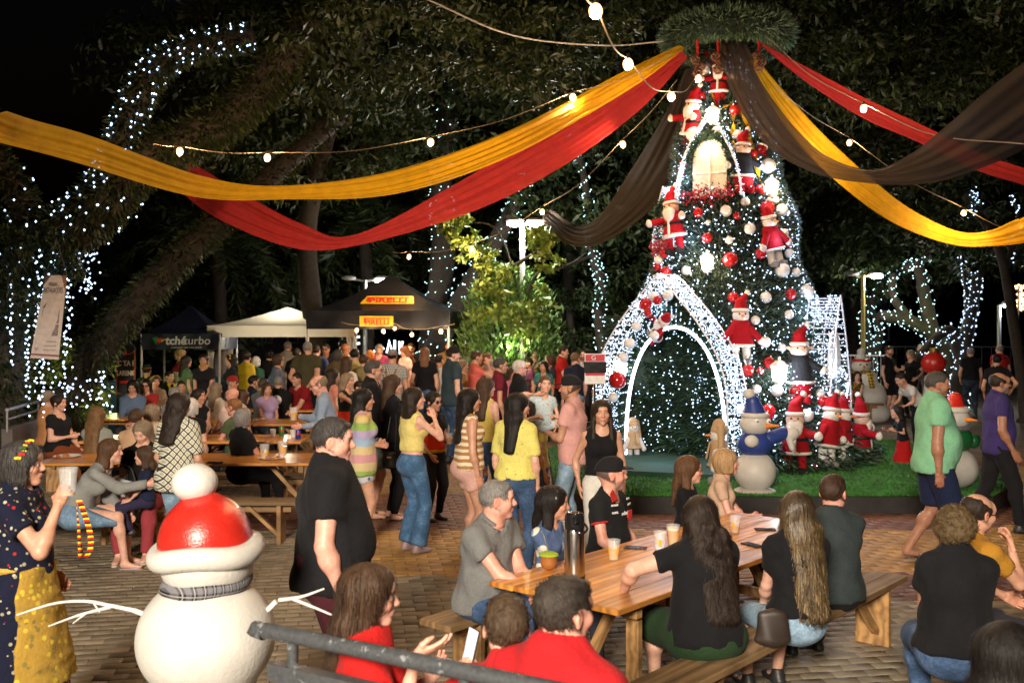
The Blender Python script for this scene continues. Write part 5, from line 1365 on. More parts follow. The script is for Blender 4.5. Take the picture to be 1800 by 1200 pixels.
# lanterns
LANG = glow('lantern_glow', (1, .72, .42), 45)
def lantern(u, v, sz, col, power, label):
    p = surf(u, v, .16); o = empty('lantern', p); tag(o, label, 'lantern', 'lit lanterns on the christmas tree')
    g = LANG if col == 'warm' else glow('lantern_white', (.9, .95, 1), 45); c = (1, .72, .42) if col == 'warm' else (.9, .95, 1)
    mb = MB(); mb.lathe([(.5*sz, -.6*sz), (.62*sz, .5*sz)], 6); mb.build('glass', g, o)
    mb = MB(); mb.lathe([(.72*sz, .5*sz), (.75*sz, .58*sz), (.3*sz, .95*sz), (.12*sz, 1.0*sz), (.14*sz, 1.2*sz), (.03*sz, 1.3*sz)], 6); mb.build('roof', plain('lantern_white_metal', (.75, .72, .68), .45), o)
    mb = MB(); mb.lathe([(.3*sz, -.95*sz), (.55*sz, -.62*sz)], 6); mb.build('base', plain('lantern_white_metal', (.75, .72, .68), .45), o)
    n_ = nrm(np.array([p[0]-TC[0], p[1]-TC[1], 0])); lamp('lantern_light', 'POINT', tuple(n_*sz*1.5), power, c, .06, parent=o)
lantern(1253, 203, .15, 'warm', 26, 'glowing warm lantern below the top santa')
lantern(1243, 462, .15, 'warm', 26, 'glowing warm lantern above the arch gable')
lantern(1357, 330, .15, 'warm', 26, 'glowing warm lantern on the upper right edge of the tree')
lantern(1370, 655, .18, 'white', 30, 'glowing white lantern beside the elf low on the tree')
lantern(1093, 648, .16, 'white', 26, 'glowing white lantern at the left foot of the arch')

# ---- plush figures
VEL = cloth_mat((.30, .006, .012)); FUR = plain('white_fur', (.66, .62, .58), .95, var=.15, nscale=60, bump=.8, bscale=140); CREAMF = plain('plush_skin', (.58, .40, .30), .9, var=.1, nscale=40, bump=.3)
BLKP = cloth_mat((.012, .012, .014)); BEIGE = cloth_mat((.45, .30, .17)); ORNG = plain('carrot', (.75, .22, .02), .6); STRP = cloth_mat(('stripes', ((.72, .66, .62), (.45, .02, .02)), .05))
def sp(parent, name, prims, m_, h=.013, cuts=()):
    v, f = sdf_mesh(prims, h, cuts); return mesh_obj(name, v, f, m_, parent)
def plush(kind):
    """1 m tall soft toy facing -y, origin at its feet"""
    o = empty('plush_'+kind)
    coat = VEL
    Z = np.array
    arm = {'santa': ((.13, -.03, .52), (.26, -.16, .50)), 'snowman': ((.12, -.03, .50), (.24, -.06, .36)), 'elf': ((.12, -.02, .52), (.25, -.05, .44)), 'bunny': ((.12, -.03, .45), (.2, -.06, .28))}[kind]
    sp(o, 'coat', [Prim((0, 0, .26), (0, 0, .56), (.19, .15), (.12, .10), (1, 0, 0), k=.02, ca=True), ell((0, 0, .55), (.13, .11, .10), k=.04)], {'elf': BLKP, 'bunny': BEIGE}.get(kind, coat))
    sp(o, 'trim', [Prim((0, 0, .255), (0, 0, .275), (.205, .165), (.205, .165), (1, 0, 0), k=.01, ca=False, rz=.02)], FUR if kind != 'bunny' else BEIGE)
    if kind == 'elf': sp(o, 'pants', [Prim((0, 0, .18), (0, 0, .27), (.16, .13), (.17, .14), (1, 0, 0), k=.03)], VEL)
    if kind == 'santa':
        sp(o, 'belt', [Prim((0, 0, .42), (0, 0, .46), (.163, .135), (.160, .130), (1, 0, 0), k=.005, ca=True, cb=True)], BLKP)
        sp(o, 'trim', [Prim((0, -.15, .26), (0, -.115, .5), (.025, .02), (.022, .02), (1, 0, 0), k=.01)], FUR)
    for sx in (-1, 1):
        a, b = np.array(arm[0])*[sx, 1, 1], np.array(arm[1])*[sx, 1, 1]
        sp(o, 'arm', [Prim(a, b, .055, .05, k=.02)], {'elf': BLKP, 'bunny': FUR}.get(kind, coat)); d = nrm(b-a)
        sp(o, 'mitten', [ell(b+d*.045, (.055, .05, .055), k=.02), Prim(b+d*.03, b+d*.06+np.array([0, 0, .05]), .022, .02, k=.02)], FUR)
        l0, l1 = np.array([sx*.075, 0, .24]), np.array([sx*.085, -.02, .07])
        sp(o, 'leg', [Prim(l0, l1, .06, .055, k=.02)], {'elf': STRP, 'santa': VEL}.get(kind, FUR))
        sp(o, 'boot', [Prim(l1+[0, .01, -.02], l1+[0, -.09, -.035], .055, .045, k=.02)]+([Prim(l1+[0, -.09, -.035], l1+[0, -.15, .02], .04, .015, k=.02)] if kind == 'elf' else []), VEL if kind == 'elf' else (BLKP if kind == 'santa' else plain('grey_felt', (.18, .17, .17), .9)))
    hd = CREAMF if kind in ('santa', 'elf') else FUR
    head = sp(o, 'head', [ell((0, -.01, .68), (.115, .11, .11), k=.02)]+([ell((0, -.115, .675), (.022, .025, .02), k=.015)] if kind in ('santa', 'elf') else []), hd, .010)
    for sx in (-1, 1):
        mb = MB(); mb.sphere((sx*.042, -.115, .705), .013, 8, 6); mb.build('eye', plain('button_black', (.01, .01, .01), .15), head, True)
    if kind in ('snowman', 'bunny'):
        mb = MB(); mb.tube([(0, -.11, .68), (0, -.20, .672)], [.024, .004], 8); mb.build('nose', ORNG, head, True)
    if kind == 'santa': sp(o, 'beard', [ell((0, -.09, .58), (.095, .055, .12), k=.03), ell((0, -.115, .645), (.06, .03, .02), k=.02), Prim((-.10, -.03, .69), (.10, -.03, .69), .0, .0, k=.01) if False else ell((0, -.08, .62), (.1, .05, .05), k=.03)], FUR)
    if kind == 'elf':
        for sx in (-1, 1): sp(o, 'ear', [Prim((sx*.10, 0, .69), (sx*.18, .01, .72), (.035, .02), (.008, .01), (0, 0, 1), k=.01)], CREAMF)
    if kind != 'bunny':
        tip = (.10, .03, 1.0)
        sp(o, 'hat', [Prim((0, 0, .75), (0, .01, .86), .112, .075, k=.02), Prim((0, .01, .86), tip, .075, .022, k=.02)], coat)
        sp(o, 'hat_trim', [Prim((0, 0, .745), (0, .0, .765), (.125, .12), (.125, .12), (1, 0, 0), k=.02, rz=.03)], FUR); sp(o, 'pompom', [ell(tip, (.042, .042, .042), k=.02)], FUR)
    else:
        sp(o, 'hat', [Prim((0, .01, .76), (0, .01, .82), .12, .095, k=.02), Prim((.10, .03, .80), (.16, .03, .40), (.045, .05), (.05, .04), k=.03)], BEIGE)
        sp(o, 'scarf', [Prim((0, 0, .575), (0, 0, .59), (.12, .11), (.12, .11), (1, 0, 0), k=.02, rz=.03), Prim((.05, -.12, .58), (.06, -.17, .36), (.045, .015), (.045, .015), (1, 0, 0), k=.02)], BEIGE)
    return o
PL = {k: None for k in ('santa', 'snowman', 'elf', 'bunny')}
def put_plush(kind, u, vfoot, hp, face, label, roll=0.0, pitch=0.0, onground=False, out=.10, snout=None):
    p = surf(u, vfoot-hp*.5, out)
    if onground: Y = FPX*(CAMH-PZ)/(vfoot-HZ); p = np.array([(u-900)*Y/FPX, Y, PZ])
    else: p = p-np.array([0, 0, hp*.5*p[1]/FPX])
    if PL[kind] is None: o = PL[kind] = plush(kind)
    else: o = copy_tree(PL[kind])
    o.location = p; o.scale = (hp*p[1]/FPX/1.02,)*3; o.rotation_euler = (R(pitch), R(roll), R(face-270))
    tag(o, label, 'plush toy', 'plush figures on the christmas tree')
put_plush('santa', 1263, 185, 92, 250, 'plush santa hanging head up at the very top of the tree')
put_plush('santa', 1212, 266, 116, 205, 'plush santa on the upper left flank beside the top window', 8)
put_plush('elf', 1306, 340, 116, 285, 'plush elf with striped legs right of the upper window')
put_plush('elf', 1336, 272, 62, 320, 'small plush elf high on the right edge under the black cloth', 25)
put_plush('santa', 1190, 446, 122, 225, 'plush santa waving on the left flank at mid height', -8)
put_plush('snowman', 1364, 468, 118, 300, 'plush snowman in red dress on the right flank at mid height', -12)
put_plush('snowman', 1302, 640, 128, 270, 'plush snowman in red dress right of the arch gable')
put_plush('elf', 1405, 708, 140, 265, 'plush elf with striped legs beside the white lantern')
put_plush('santa', 1142, 600, 90, 200, 'plush santa lying on the left slope of the arch gable', 55)
put_plush('santa', 1398, 832, 142, 250, 'plush santa standing at the tree foot beside the blue snowman', 0, 0, False, .25)
put_plush('snowman', 1450, 818, 134, 300, 'plush snowman second in the row at the tree foot', 10, 0, False, .25)
put_plush('snowman', 1480, 812, 122, 330, 'plush snowman third in the row at the tree foot', 6, 0, False, .22)
put_plush('santa', 1512, 820, 128, 350, 'plush santa last in the row at the tree foot', -6, 0, False, .2)
put_plush('elf', 1480, 700, 92, 310, 'plush elf upside down near the red berries at the right', 165)
put_plush('bunny', 1113, 808, 84, 280, 'cream plush snowman with floppy hat at the left foot of the arch', 0, 0, True)
put_plush('bunny', 1263, 850, 128, 170, 'cream plush snowman seen from the side near the blue snowman', 0, 0, True)
# ---- ring of pine above the tree, ribbons and cones
RGC = np.array([TC[0], TC[1]-.1, 6.80]); rg = empty('pine_ring', RGC); tag(rg, 'large ring of pine garland hanging above the tree top', 'garland')
a_ = np.linspace(0, 2*np.pi, 40, False); mb = MB(); mb.tube(np.stack([.82*np.cos(a_), .82*np.sin(a_), 0*a_], 1), .15, 8, closed=True); mb.build('ring_core', plain('tree_core', (.008, .018, .010), .95), rg, True)
rr = np.random.default_rng(6); n = 9000; a_ = rr.uniform(0, 6.283, n); b_ = rr.uniform(0, 6.283, n); nn = np.stack([np.cos(a_)*np.cos(b_), np.sin(a_)*np.cos(b_), np.sin(b_)], 1)
leaves('pine_needles', np.stack([.82*np.cos(a_), .82*np.sin(a_), 0*a_], 1)+nn*.17, .12, leaf_mat('ring_pine', (.075, .14, .09)), rg, rr, 0, .16, nn)
mb = MB(); mb.tube(path([at(740, -6, 12.5)-RGC, at(900, 62, 13.6)-RGC, at(1060, 80, 14.6)-RGC, at(1166, 73, 15.2)-RGC], 24), .012, 6); mb.build('suspension_cable', plain('cable', (.35, .33, .30), .6), rg, True)
mb = MB(); mb.tube([(0, 0, -.1), (0, 0, 2.2)], .012, 6); mb.build('suspension_cable', plain('cable', (.35, .33, .30), .6), rg, True)
for (u, v0, v1, lab) in ((1226, 70, 128, 'left'), (1262, 66, 122, 'middle'), (1334, 70, 118, 'right')):
    top = at(u, v0, 15.1); bot = at(u, v1, 15.1); o = empty('pine_cone_cluster', top); tag(o, 'brown pine cone pendant hanging from the ring at its %s' % lab, 'ornament', 'pine cone pendants')
    mb = MB(); mb.tube([(0, 0, 0), (0, 0, (bot-top)[2]*.55)], .02, 6); mb.build('ribbon', cloth_mat((.45, .02, .02)), o)
    for k, (dx, dz_) in enumerate(((-.03, .6), (.04, .82), (0, 1.0))):
        mb = MB(); c = np.array([dx, 0, (bot-top)[2]*dz_]); 
        for ring in range(5):
            for q_ in range(7):
                al = q_*.9+ring*.45; rad = (.035, .06, .065, .05, .025)[ring]; mb.sphere(c+[rad*math.cos(al), rad*math.sin(al), .05-ring*.028], .022, 5, 4, (1, 1, .5))
        mb.build('cone', plain('pine_cone', (.16, .065, .03), .8), o)
for i, (pts, c) in enumerate((([(1250, 150), (1262, 190), (1285, 185), (1312, 210), (1318, 260), (1330, 300)], (.70, .40, .01)), ([(1290, 130), (1302, 190), (1318, 230), (1330, 290), (1336, 318)], (.70, .40, .01)), ([(1290, 200), (1288, 240), (1290, 270)], (.70, .40, .01)), ([(1240, 90), (1258, 140), (1262, 200)], (.45, .012, .012)), ([(1300, 160), (1312, 200)], (.45, .012, .012)))):
    P = path([surf(u, v, .06) for u, v in pts], 24); sd = np.tile([.035, 0, .0], (24, 1)); sd = np.stack([np.cos(np.arange(24)*.35), np.sin(np.arange(24)*.35)*.6, 0*np.arange(24)], 1)*.038
    o = mesh_obj('satin_ribbon', np.concatenate([P-sd, P+sd])-P[0], np.array([(k, k+1, 25+k, 24+k) for k in range(23)]), cloth_mat(c), None, True, P[0])
    tag(o, ['yellow satin ribbon looping below the top santa', 'yellow satin ribbon down the upper right edge of the tree', 'short yellow ribbon under the upper red bauble', 'red ribbon hanging from the ring over the top santa', 'short red ribbon beside the black cloth'][i], 'ribbon')
# ---- draped cloth banners
def drape(name, label, ctrl, col, seed, sheer=.0, pleats=3.4):
    C = np.array([at(u, v, Y) for u, v, Y, w_ in ctrl]); P = path(C, 500); W2 = path(np.array([[w_*Y/FPX, 0, 0] for u, v, Y, w_ in ctrl]), 500)[:, 0]; al_ = np.concatenate([[0], np.cumsum(np.linalg.norm(np.diff(P, axis=0), axis=1))]); NS = 96; tq = np.linspace(0, al_[-1], NS); P = np.stack([np.interp(tq, al_, P[:, k]) for k in range(3)], 1); W2 = np.interp(tq, al_, W2)
    T_ = np.gradient(P, axis=0); T_ /= np.linalg.norm(T_, axis=1)[:, None]
    vd = P-np.array([0, 0, CAMH]); vd = vd*0+np.array([0, 1.0, 0]); S = np.cross(T_, vd); S /= np.linalg.norm(S, axis=1)[:, None]; S += np.array([0, .55, 0])*np.sign(S[:, 2:3]); Nn = np.cross(T_, S); Nn /= np.linalg.norm(Nn, axis=1)[:, None]
    rr = np.random.default_rng(seed); m_ = 29; w = np.linspace(-.5, .5, m_); ph = rr.uniform(0, 6, 6); V = np.zeros((NS, m_, 3))
    for i in range(NS):
        g = np.clip(W2[i]/.45, .25, 1); f = i/NS
        w3 = w+.09*np.sin(w*4+ph[3]+3*f)+.04*np.sin(w*9+ph[4]-7*f); off = (.008+.010*np.sin(f*9+ph[5])**2)*np.sin(w3*pleats*6.28+ph[0]+2*f)+.007*np.sin(w*pleats*11+ph[1]-5*f)+.03*np.sin(w*4+ph[2]+4*f)
        V[i] = P[i]+S[i]*(w*W2[i])[:, None]+Nn[i]*(off*(.5+.8*g))[:, None]+np.array([0, 0, 1.])*(-.04*np.cos(w*3.1)*g)[:, None]
    F = [(i*m_+k, i*m_+k+1, (i+1)*m_+k+1, (i+1)*m_+k) for i in range(NS-1) for k in range(m_-1)]
    key = 'drape_%s' % (col,)
    if key not in MATS:
        mm, t = mat('sheer_cloth', .7, 0, .3); n = t.noise(t.coord('Object'), 8, 4); c = np.array(col); t.base(t.ramp(n, [(.3, tuple(c*.8)), (.7, tuple(np.minimum(c*1.15, 1)))]))
        t.bump(t.noise(t.coord('Object'), 160, 2), .2, .004)
        tr = t.new('ShaderNodeBsdfTranslucent'); tr.inputs[0].default_value = (*np.minimum(c*1.2, 1), 1); mx = t.new('ShaderNodeMixShader'); mx.inputs[0].default_value = .35
        t.link(t.b.outputs[0], mx.inputs[1]); t.link(tr.outputs[0], mx.inputs[2]); tp_ = t.new('ShaderNodeBsdfTransparent'); m3 = t.new('ShaderNodeMixShader'); m3.inputs[0].default_value = .10; t.link(mx.outputs[0], m3.inputs[1]); t.link(tp_.outputs[0], m3.inputs[2]); t.link(m3.outputs[0], t.out.inputs[0]); MATS[key] = mm
    o = mesh_obj(name, V.reshape(-1, 3)-P[0], np.array(F), MATS[key], None, True, P[0]); tag(o, label, 'banner', 'cloth drapes radiating from the ring'); return o
YEL, RED, BLK = (.74, .41, .010), (.54, .040, .038), (.045, .032, .024)
drape('cloth_drape', 'long yellow cloth drape swooping from the ring to the left edge', [(1198, 82, 15.2, 14), (1100, 140, 14, 38), (900, 248, 12.5, 46), (700, 318, 11.5, 42), (500, 338, 10.8, 24), (350, 328, 10, 38), (150, 264, 8.6, 52), (0, 222, 7.6, 58), (-160, 150, 6.6, 70), (-520, 30, 5.6, 70)], YEL, 1)
drape('cloth_drape', 'red cloth drape sagging below the yellow one on the left', [(1206, 96, 15.3, 14), (1100, 178, 15, 66), (950, 275, 15, 80), (800, 352, 15.2, 64), (620, 422, 15.6, 22), (520, 412, 16, 46), (400, 358, 16.5, 58), (340, 318, 17, 52), (300, 285, 17.3, 30)], RED, 2)
drape('cloth_drape', 'black cloth drape hanging down left of the christmas tree', [(1216, 120, 15.6, 20), (1192, 215, 16.5, 56), (1135, 325, 18, 74), (1065, 398, 19, 48), (1010, 412, 20, 40), (958, 376, 21, 30)], BLK, 3)
drape('cloth_drape', 'black cloth drape sweeping from the ring to the right edge', [(1283, 72, 15.2, 42), (1312, 150, 14.2, 62), (1372, 238, 13.2, 74), (1440, 288, 12.4, 46), (1530, 310, 11.6, 28), (1620, 294, 10.9, 62), (1710, 252, 10.1, 100), (1810, 190, 9.2, 138), (2000, 60, 7.9, 150), (2300, -140, 6.4, 130)], BLK, 4)
drape('cloth_drape', 'yellow cloth drape falling behind the black one at right', [(1322, 104, 15.8, 20), (1372, 180, 16.2, 50), (1442, 264, 16.6, 60), (1530, 342, 17, 52), (1600, 388, 17.3, 40), (1680, 419, 17.5, 26), (1740, 420, 17.2, 26), (1800, 405, 17, 42), (1870, 375, 16.5, 46), (2250, 180, 15.5, 40)], YEL, 5)
drape('cloth_drape', 'red cloth drape running from the ring to the upper right', [(1340, 78, 15.3, 10), (1420, 132, 14.8, 38), (1520, 192, 14.3, 50), (1620, 238, 14, 42), (1720, 286, 13.6, 40), (1800, 312, 13.3, 36), (1910, 350, 13, 34), (2250, 330, 12, 40)], RED, 6)
# ---- festoon strings
BULB = glow('festoon_bulb', (1, .56, .22), 4, False); SOCK = plain('socket', (.02, .02, .02), .5); WIREM = plain('festoon_wire', (.30, .24, .17), .6)
def festoon(label, pts, mult=1.0):      # (u,v,Y,bulb?)
    P = [at(u, v-9, Y) for u, v, Y, b in pts]; b0 = P[0]; o = empty('festoon_string', b0); tag(o, label, 'string lights')
    for i in range(len(P)-1):
        a, b = P[i]-b0, P[i+1]-b0; m_ = (a+b)/2-[0, 0, .04*np.linalg.norm(b-a)]
        mb = MB(); mb.tube(path([a, m_, b], 14), .006, 5); mb.build('wire', WIREM, o, True)
    for (u, v, Y, b) in pts:
        if not b: continue
        c = at(u, v, Y)-b0
        mb = MB(); mb.tube([c+[0, 0, .035], c+[0, 0, .085]], .016, 8); sk_ = mb.build('socket', SOCK, o, True)
        mb = MB(); mb.sphere(c, .044*b, 10, 8, (1, 1, 1.15)); mb.build('bulb', BULB, sk_, True); lamp('bulb_light', 'POINT', tuple(c-[0, 0, .09]), 88*b*mult, (1, .62, .32), .03, parent=o)
festoon('festoon string with big bulbs running down to the tree top', [(1010, -60, 4.6, 0), (1047, 20, 6.2, 1), (1104, 113, 8.2, 1), (1180, 170, 10.6, 1), (1227, 138, 13, 1)])
festoon('festoon string running across the dark trees at the left', [(270, 262, 12.5, 0), (316, 266, 12.6, 1), (470, 277, 12.8, 1), (757, 250, 13, 1), (1007, 171, 13.2, 1), (1180, 105, 14.6, 0)])
festoon('festoon string running from above the black tent up to the tree', [(690, 452, 22, 0), (719, 451, 21.5, 1), (828, 437, 20, 1), (953, 372, 18, 1), (1095, 254, 14.8, 1), (1190, 150, 14.4, 0)])
festoon('festoon string along the red drape at the upper right', [(1345, 70, 15, 0), (1518, 191, 12.5, 1), (1800, 262, 9, 0)])
festoon('festoon string behind the yellow drape at the right', [(1360, 160, 15.6, 0), (1493, 251, 16, 1), (1694, 374, 17, 1), (1800, 420, 17.5, 0)])
festoon('short festoon string under the black tent roof', [(600, 575, 20.4, 0), (627, 580, 20.4, .9), (674, 582, 20.4, .9), (694, 577, 20.9, .8), (724, 588, 20.2, .9), (775, 582, 20.4, 1), (800, 578, 20.4, 0)], .25)
# ================================================================ tables and benches
def slab(parent, name, c, L, wd, th, rz, m_, bev=.004, seed=0):
    mb = MB(); mb.box((0, 0, 0), (wd, L, th), bev=bev); o = mb.build(name, m_, parent); o.location = c; o.rotation_euler = (0, 0, rz); return o
def table(label, c, L, wd, ang, h_=.75, n=5, top=None, grp='wooden tables', th=.032):
    """c: centre on the ground, ang: direction of its length"""
    o = empty('wooden_table', (c[0], c[1], 0), ang-math.pi/2); tag(o, label, 'table', grp); top = top or VARN
    pw = wd/n
    for k in range(n): slab(o, 'plank', (-wd/2+pw*(k+.5), random.uniform(-.004, .004), h_-th/2+random.uniform(-.0015, .0015)), L, pw-.003, th, 0, top)
    for sy in (-1, 1):
        y = sy*(L/2-.28)
        slab(o, 'crossbar', (0, y, h_-th-.045), .06, wd*.88, .08, 0, PINE)
        for sx in (-1, 1): slab(o, 'leg', (sx*wd*.36, y+.055, (h_-th)/2), .045, .085, h_-th-.002, 0, PINE)
        slab(o, 'stretcher', (0, y+.01, .22), .04, wd*.70, .07, 0, PINE)
        mb = MB(); mb.beam((0, y, .2), (0, y-sy*.45, h_-th-.02), .06, .04); mb.build('brace', PINE, o)
    return o
def bench(label, c, L, ang, h_=.45, wd=.28, grp='wooden benches', m_=None):
    o = empty('wooden_bench', (c[0], c[1], 0), ang-math.pi/2); tag(o, label, 'bench', grp); m_ = m_ or OLDW
    for k in (-1, 1): slab(o, 'plank', (k*wd/4, 0, h_-.02), L, wd/2-.004, .04, 0, m_)
    slab(o, 'apron', (0, 0, h_-.085), L*.84, .035, .085, 0, PINE)
    for sy in (-1, 1):
        y = sy*(L/2-.3)
        slab(o, 'leg', (0, y, (h_-.042)/2), .045, wd*.86, h_-.042, 0, PINE)
        mb = MB(); mb.beam((.03, y-sy*.03, .1), (.03, y-sy*.34, h_-.06), .05, .035); mb.build('brace', PINE, o)
    return o
T1A = np.array([.565, 5.29]); T1D = nrm((.665, .747, 0))[:2]; T1N = np.array([-T1D[1], T1D[0]]); T1ang = math.atan2(T1D[1], T1D[0])
table('varnished plank table with thermos and beer cups in the foreground', T1A+T1D*1.45+T1N*.47, 2.9, .94, T1ang)
BRc = np.array([1.23, 5.37])+T1D*.92+T1N*.14
bench('long bench under the women and man seated with backs turned', BRc, 3.1, T1ang)
bench('bench on the left of the foreground table under the grey shirt man', T1A+T1D*1.3+T1N*(.94+.36), 2.8, T1ang)
bench('bench under the people in red behind the railing', (-.25, 3.45), 2.2, R(2), .55)
table('varnished table at the right edge beside the curly haired woman', np.array([4.05, 6.4]), 2.2, .85, R(50))
bench('bench under the curly haired woman at the right edge', (2.55, 5.05), 1.9, R(60), .45)
bench('bench under the man resting his chin at the right edge', (3.35, 5.75), 1.3, R(60), .45)
table('near plank table behind the foreground snowman with plate and phone', (-3.65, 11.35), 3.2, .86, 0)
bench('front bench of the near left table', (-3.3, 10.35), 2.4, 0)
bench('rear bench of the near left table', (-3.7, 12.15), 3.0, 0)
table('plank table with green can and paper cups', (-4.2, 13.35), 2.9, .82, 0)
bench('bench behind the table with the green can', (-4.2, 14.25), 2.8, 0)
table('plank table with a white sheet of paper', (-4.3, 15.6), 2.9, .82, 0)
bench('bench behind the table with the paper sheet', (-4.3, 16.5), 2.8, 0)
table('rear plank table beside the man in dark red', (-4.6, 18.0), 2.9, .82, 0)
table('small table among people before the ramp wall', (-6.4, 17.2), 2.4, .8, R(80))
bench('bench beside the ramp wall at the left', (-6.35, 14.4), 2.4, R(100))
bench('short bench under the mother with child', (-4.55, 9.9), 2.6, R(4), .42)
# ================================================================ small things on tables
if 'clear_plastic' not in MATS:
    m, t = mat('clear_plastic', .12); t.base((.92, .93, .94)); tr = t.new('ShaderNodeBsdfTransparent'); gl = t.new('ShaderNodeMixShader'); gl.inputs[0].default_value = .86
    t.link(t.b.outputs[0], gl.inputs[1]); t.link(tr.outputs[0], gl.inputs[2]); t.link(gl.outputs[0], t.out.inputs[0]); MATS['clear_plastic'] = m
CLR = MATS['clear_plastic']; BEER = plain('beer', (.62, .30, .03), .15, var=.1); FOAM = plain('foam', (.75, .68, .52), .9); LOGO = plain('cup_print', (.75, .40, .02), .5)
def cup(p, label, beer=.5, s=1.0, group='beer cups', logo=True, foam=False, rot=0.0, white=False):
    o = empty('plastic_cup', p, rot); o.scale = (s,)*3; tag(o, label, 'cup', group)
    if white: mb = MB(); mb.lathe([(.026, 0), (.036, .09), (.038, .092), (.034, .088), (.025, .004)], 18, caps=False); mb.build('wall', plain('white_plastic', (.7, .7, .68), .4), o, True); return o
    mb = MB(); mb.lathe([(.030, 0), (.041, .118), (.044, .121), (.0425, .123), (.0395, .118), (.0288, .003), (.001, .003)], 20); mb.build('wall', CLR, o, True)
    if beer > 0:
        z = .004+.11*beer; mb = MB(); mb.lathe([(.0275, .005), (.0275+.0105*beer, z)], 18); mb.build('beer', BEER, o, True)
        if foam: mb = MB(); mb.lathe([(.0275+.0105*beer, z+.0005), (.0285+.0105*beer, z+.016)], 18); mb.build('foam', FOAM, o, True)
    if logo:
        for a0 in (3.6, 5.3, 1.2):
            mb = MB(); vs, fs = [], []
            for k in range(9):
                a = a0+.62*(k/8-.5); hw = .022*math.sqrt(max(1-((k/8-.5)*2)**2, .02))
                for dz_ in (-hw, hw): z = .058+dz_; rr = .030+.011*z/.118+.0012; vs.append((rr*math.cos(a), rr*math.sin(a), z))
            mb.add(vs, [(2*k, 2*k+2, 2*k+3, 2*k+1) for k in range(8)]); mb.build('logo', LOGO, o)
    return o
def tz(u, v, z=.752): return gnd(u, v, z)
cup(tz(1079, 983), 'beer cup half full beside the phone on the foreground table', .5, 1.05)
cup(tz(1160, 968), 'nearly empty printed cup left of the taller full one', .08, 1.08, rot=1)
cup(tz(1183, 958), 'full beer cup with foam at the elbow of the wavy haired woman', .8, 1.15, foam=True, rot=2)
cup(tz(1292, 936), 'beer cup near the far end of the foreground table', .4, 1.0, rot=.5)
cup(tz(465, 806, .752), 'left printed beer cup on the near left table', .4, 1.35, rot=.4)
cup(tz(497, 800, .752), 'right printed beer cup on the near left table', .7, 1.35, rot=1.4)
cup(tz(480, 767, .752), 'small white paper cup left of the green can', 0, 1.1, white=True, group=None)
cup(tz(515, 768, .752), 'small white paper cup right of the green can', 0, 1.1, white=True, group=None)
def phone(p, rz, label, screen=(.01, .012, .02), scale=1.0):
    o = empty('phone', p, rz); tag(o, label, 'phone'); o.scale = (scale,)*3
    mb = MB(); mb.box((0, 0, .004), (.075, .155, .008), bev=.003); mb.build('case', plain('phone_case', (.02, .02, .022), .25), o)
    mb = MB(); mb.box((0, 0, .0087), (.069, .147, .0008)); mb.build('screen', plain('phone_glass', screen, .06), o); return o
phone(tz(1117, 963), R(75), 'black phone lying beside the half full beer cup')
phone(tz(1345, 931), R(85), 'grey phone lying at the far end of the foreground table')
phone(tz(378, 813), R(92), 'phone lying on the near left table', scale=1.1)
phone(tz(1322, 958), R(30), 'dark phone with red case between the two women', (.02, .02, .06))
# steel thermos
th_ = empty('thermos_flask', tz(1010, 1016)); tag(th_, 'tall steel thermos flask with black pump lid', 'thermos'); STEEL = plain('brushed_steel', (.55, .54, .52), .22, 1.0, var=.06); BLKPL = plain('black_plastic', (.012, .012, .013), .22)
mb = MB(); mb.lathe([(.060, 0), (.062, .012), (.062, .275), (.056, .30)], 32); mb.build('body', STEEL, th_, True)
mb = MB(); mb.lathe([(.063, -.002), (.064, .02)], 32); mb.build('base', BLKPL, th_, True)
mb = MB(); mb.lathe([(.058, .298), (.060, .335), (.057, .375), (.045, .395), (.012, .400)], 32); mb.build('lid', BLKPL, th_, True)
mb = MB(); mb.tube([(.0, -.058, .37), (.0, -.085, .355), (.0, -.09, .345)], [.022, .016, .013], 10); mb.build('spout', BLKPL, th_, True)
mb = MB(); mb.tube(path([(-.055, -.02, .33), (.03, -.085, .288), (.075, -.02, .30), (.05, .04, .335)], 18), .007, 8); mb.build('handle', BLKPL, th_, True)
# mate gourd
mg = empty('mate_gourd', tz(965, 1000)); tag(mg, 'brown mate gourd heaped with green tea beside the thermos', 'gourd')
mb = MB(); mb.lathe([(.022, 0), (.045, .015), (.056, .05), (.050, .075), (.058, .09), (.061, .092)], 24); mb.build('bowl', plain('gourd', (.32, .12, .03), .5), mg, True)
mb = MB(); mb.lathe([(.062, .088), (.058, .098), (.035, .108), (.005, .112)], 24); mb.build('tea_leaves', plain('mate_green', (.30, .42, .03), .95, var=.3, nscale=120, bump=.6), mg, True)
mb = MB(); mb.tube([(.01, .0, .06), (-.03, .02, .20), (-.045, .025, .23)], .004, 6); mb.build('straw', STEEL, mg, True)
def can(p, label, c):
    o = empty('drink_can', p); tag(o, label, 'can'); mb = MB(); mb.lathe([(.027, 0), (.033, .008), (.033, .110), (.027, .122)], 24); mb.build('body', plain('can_%s' % (c,), c, .3, .4, var=.15), o, True)
    mb = MB(); mb.lathe([(.028, .1215), (.027, .1245), (.024, .123)], 24); mb.build('lid', STEEL, o, True)
    mb = MB(); mb.lathe([(.0334, .055), (.0334, .085)], 24, caps=False); mb.build('label_band', plain('can_red', (.5, .03, .02), .4), o, True)
can(tz(495, 765), 'green drink can between the paper cups', (.02, .28, .05)); can(tz(524, 771), 'blue drink can at the table end by the old man', (.02, .05, .35))
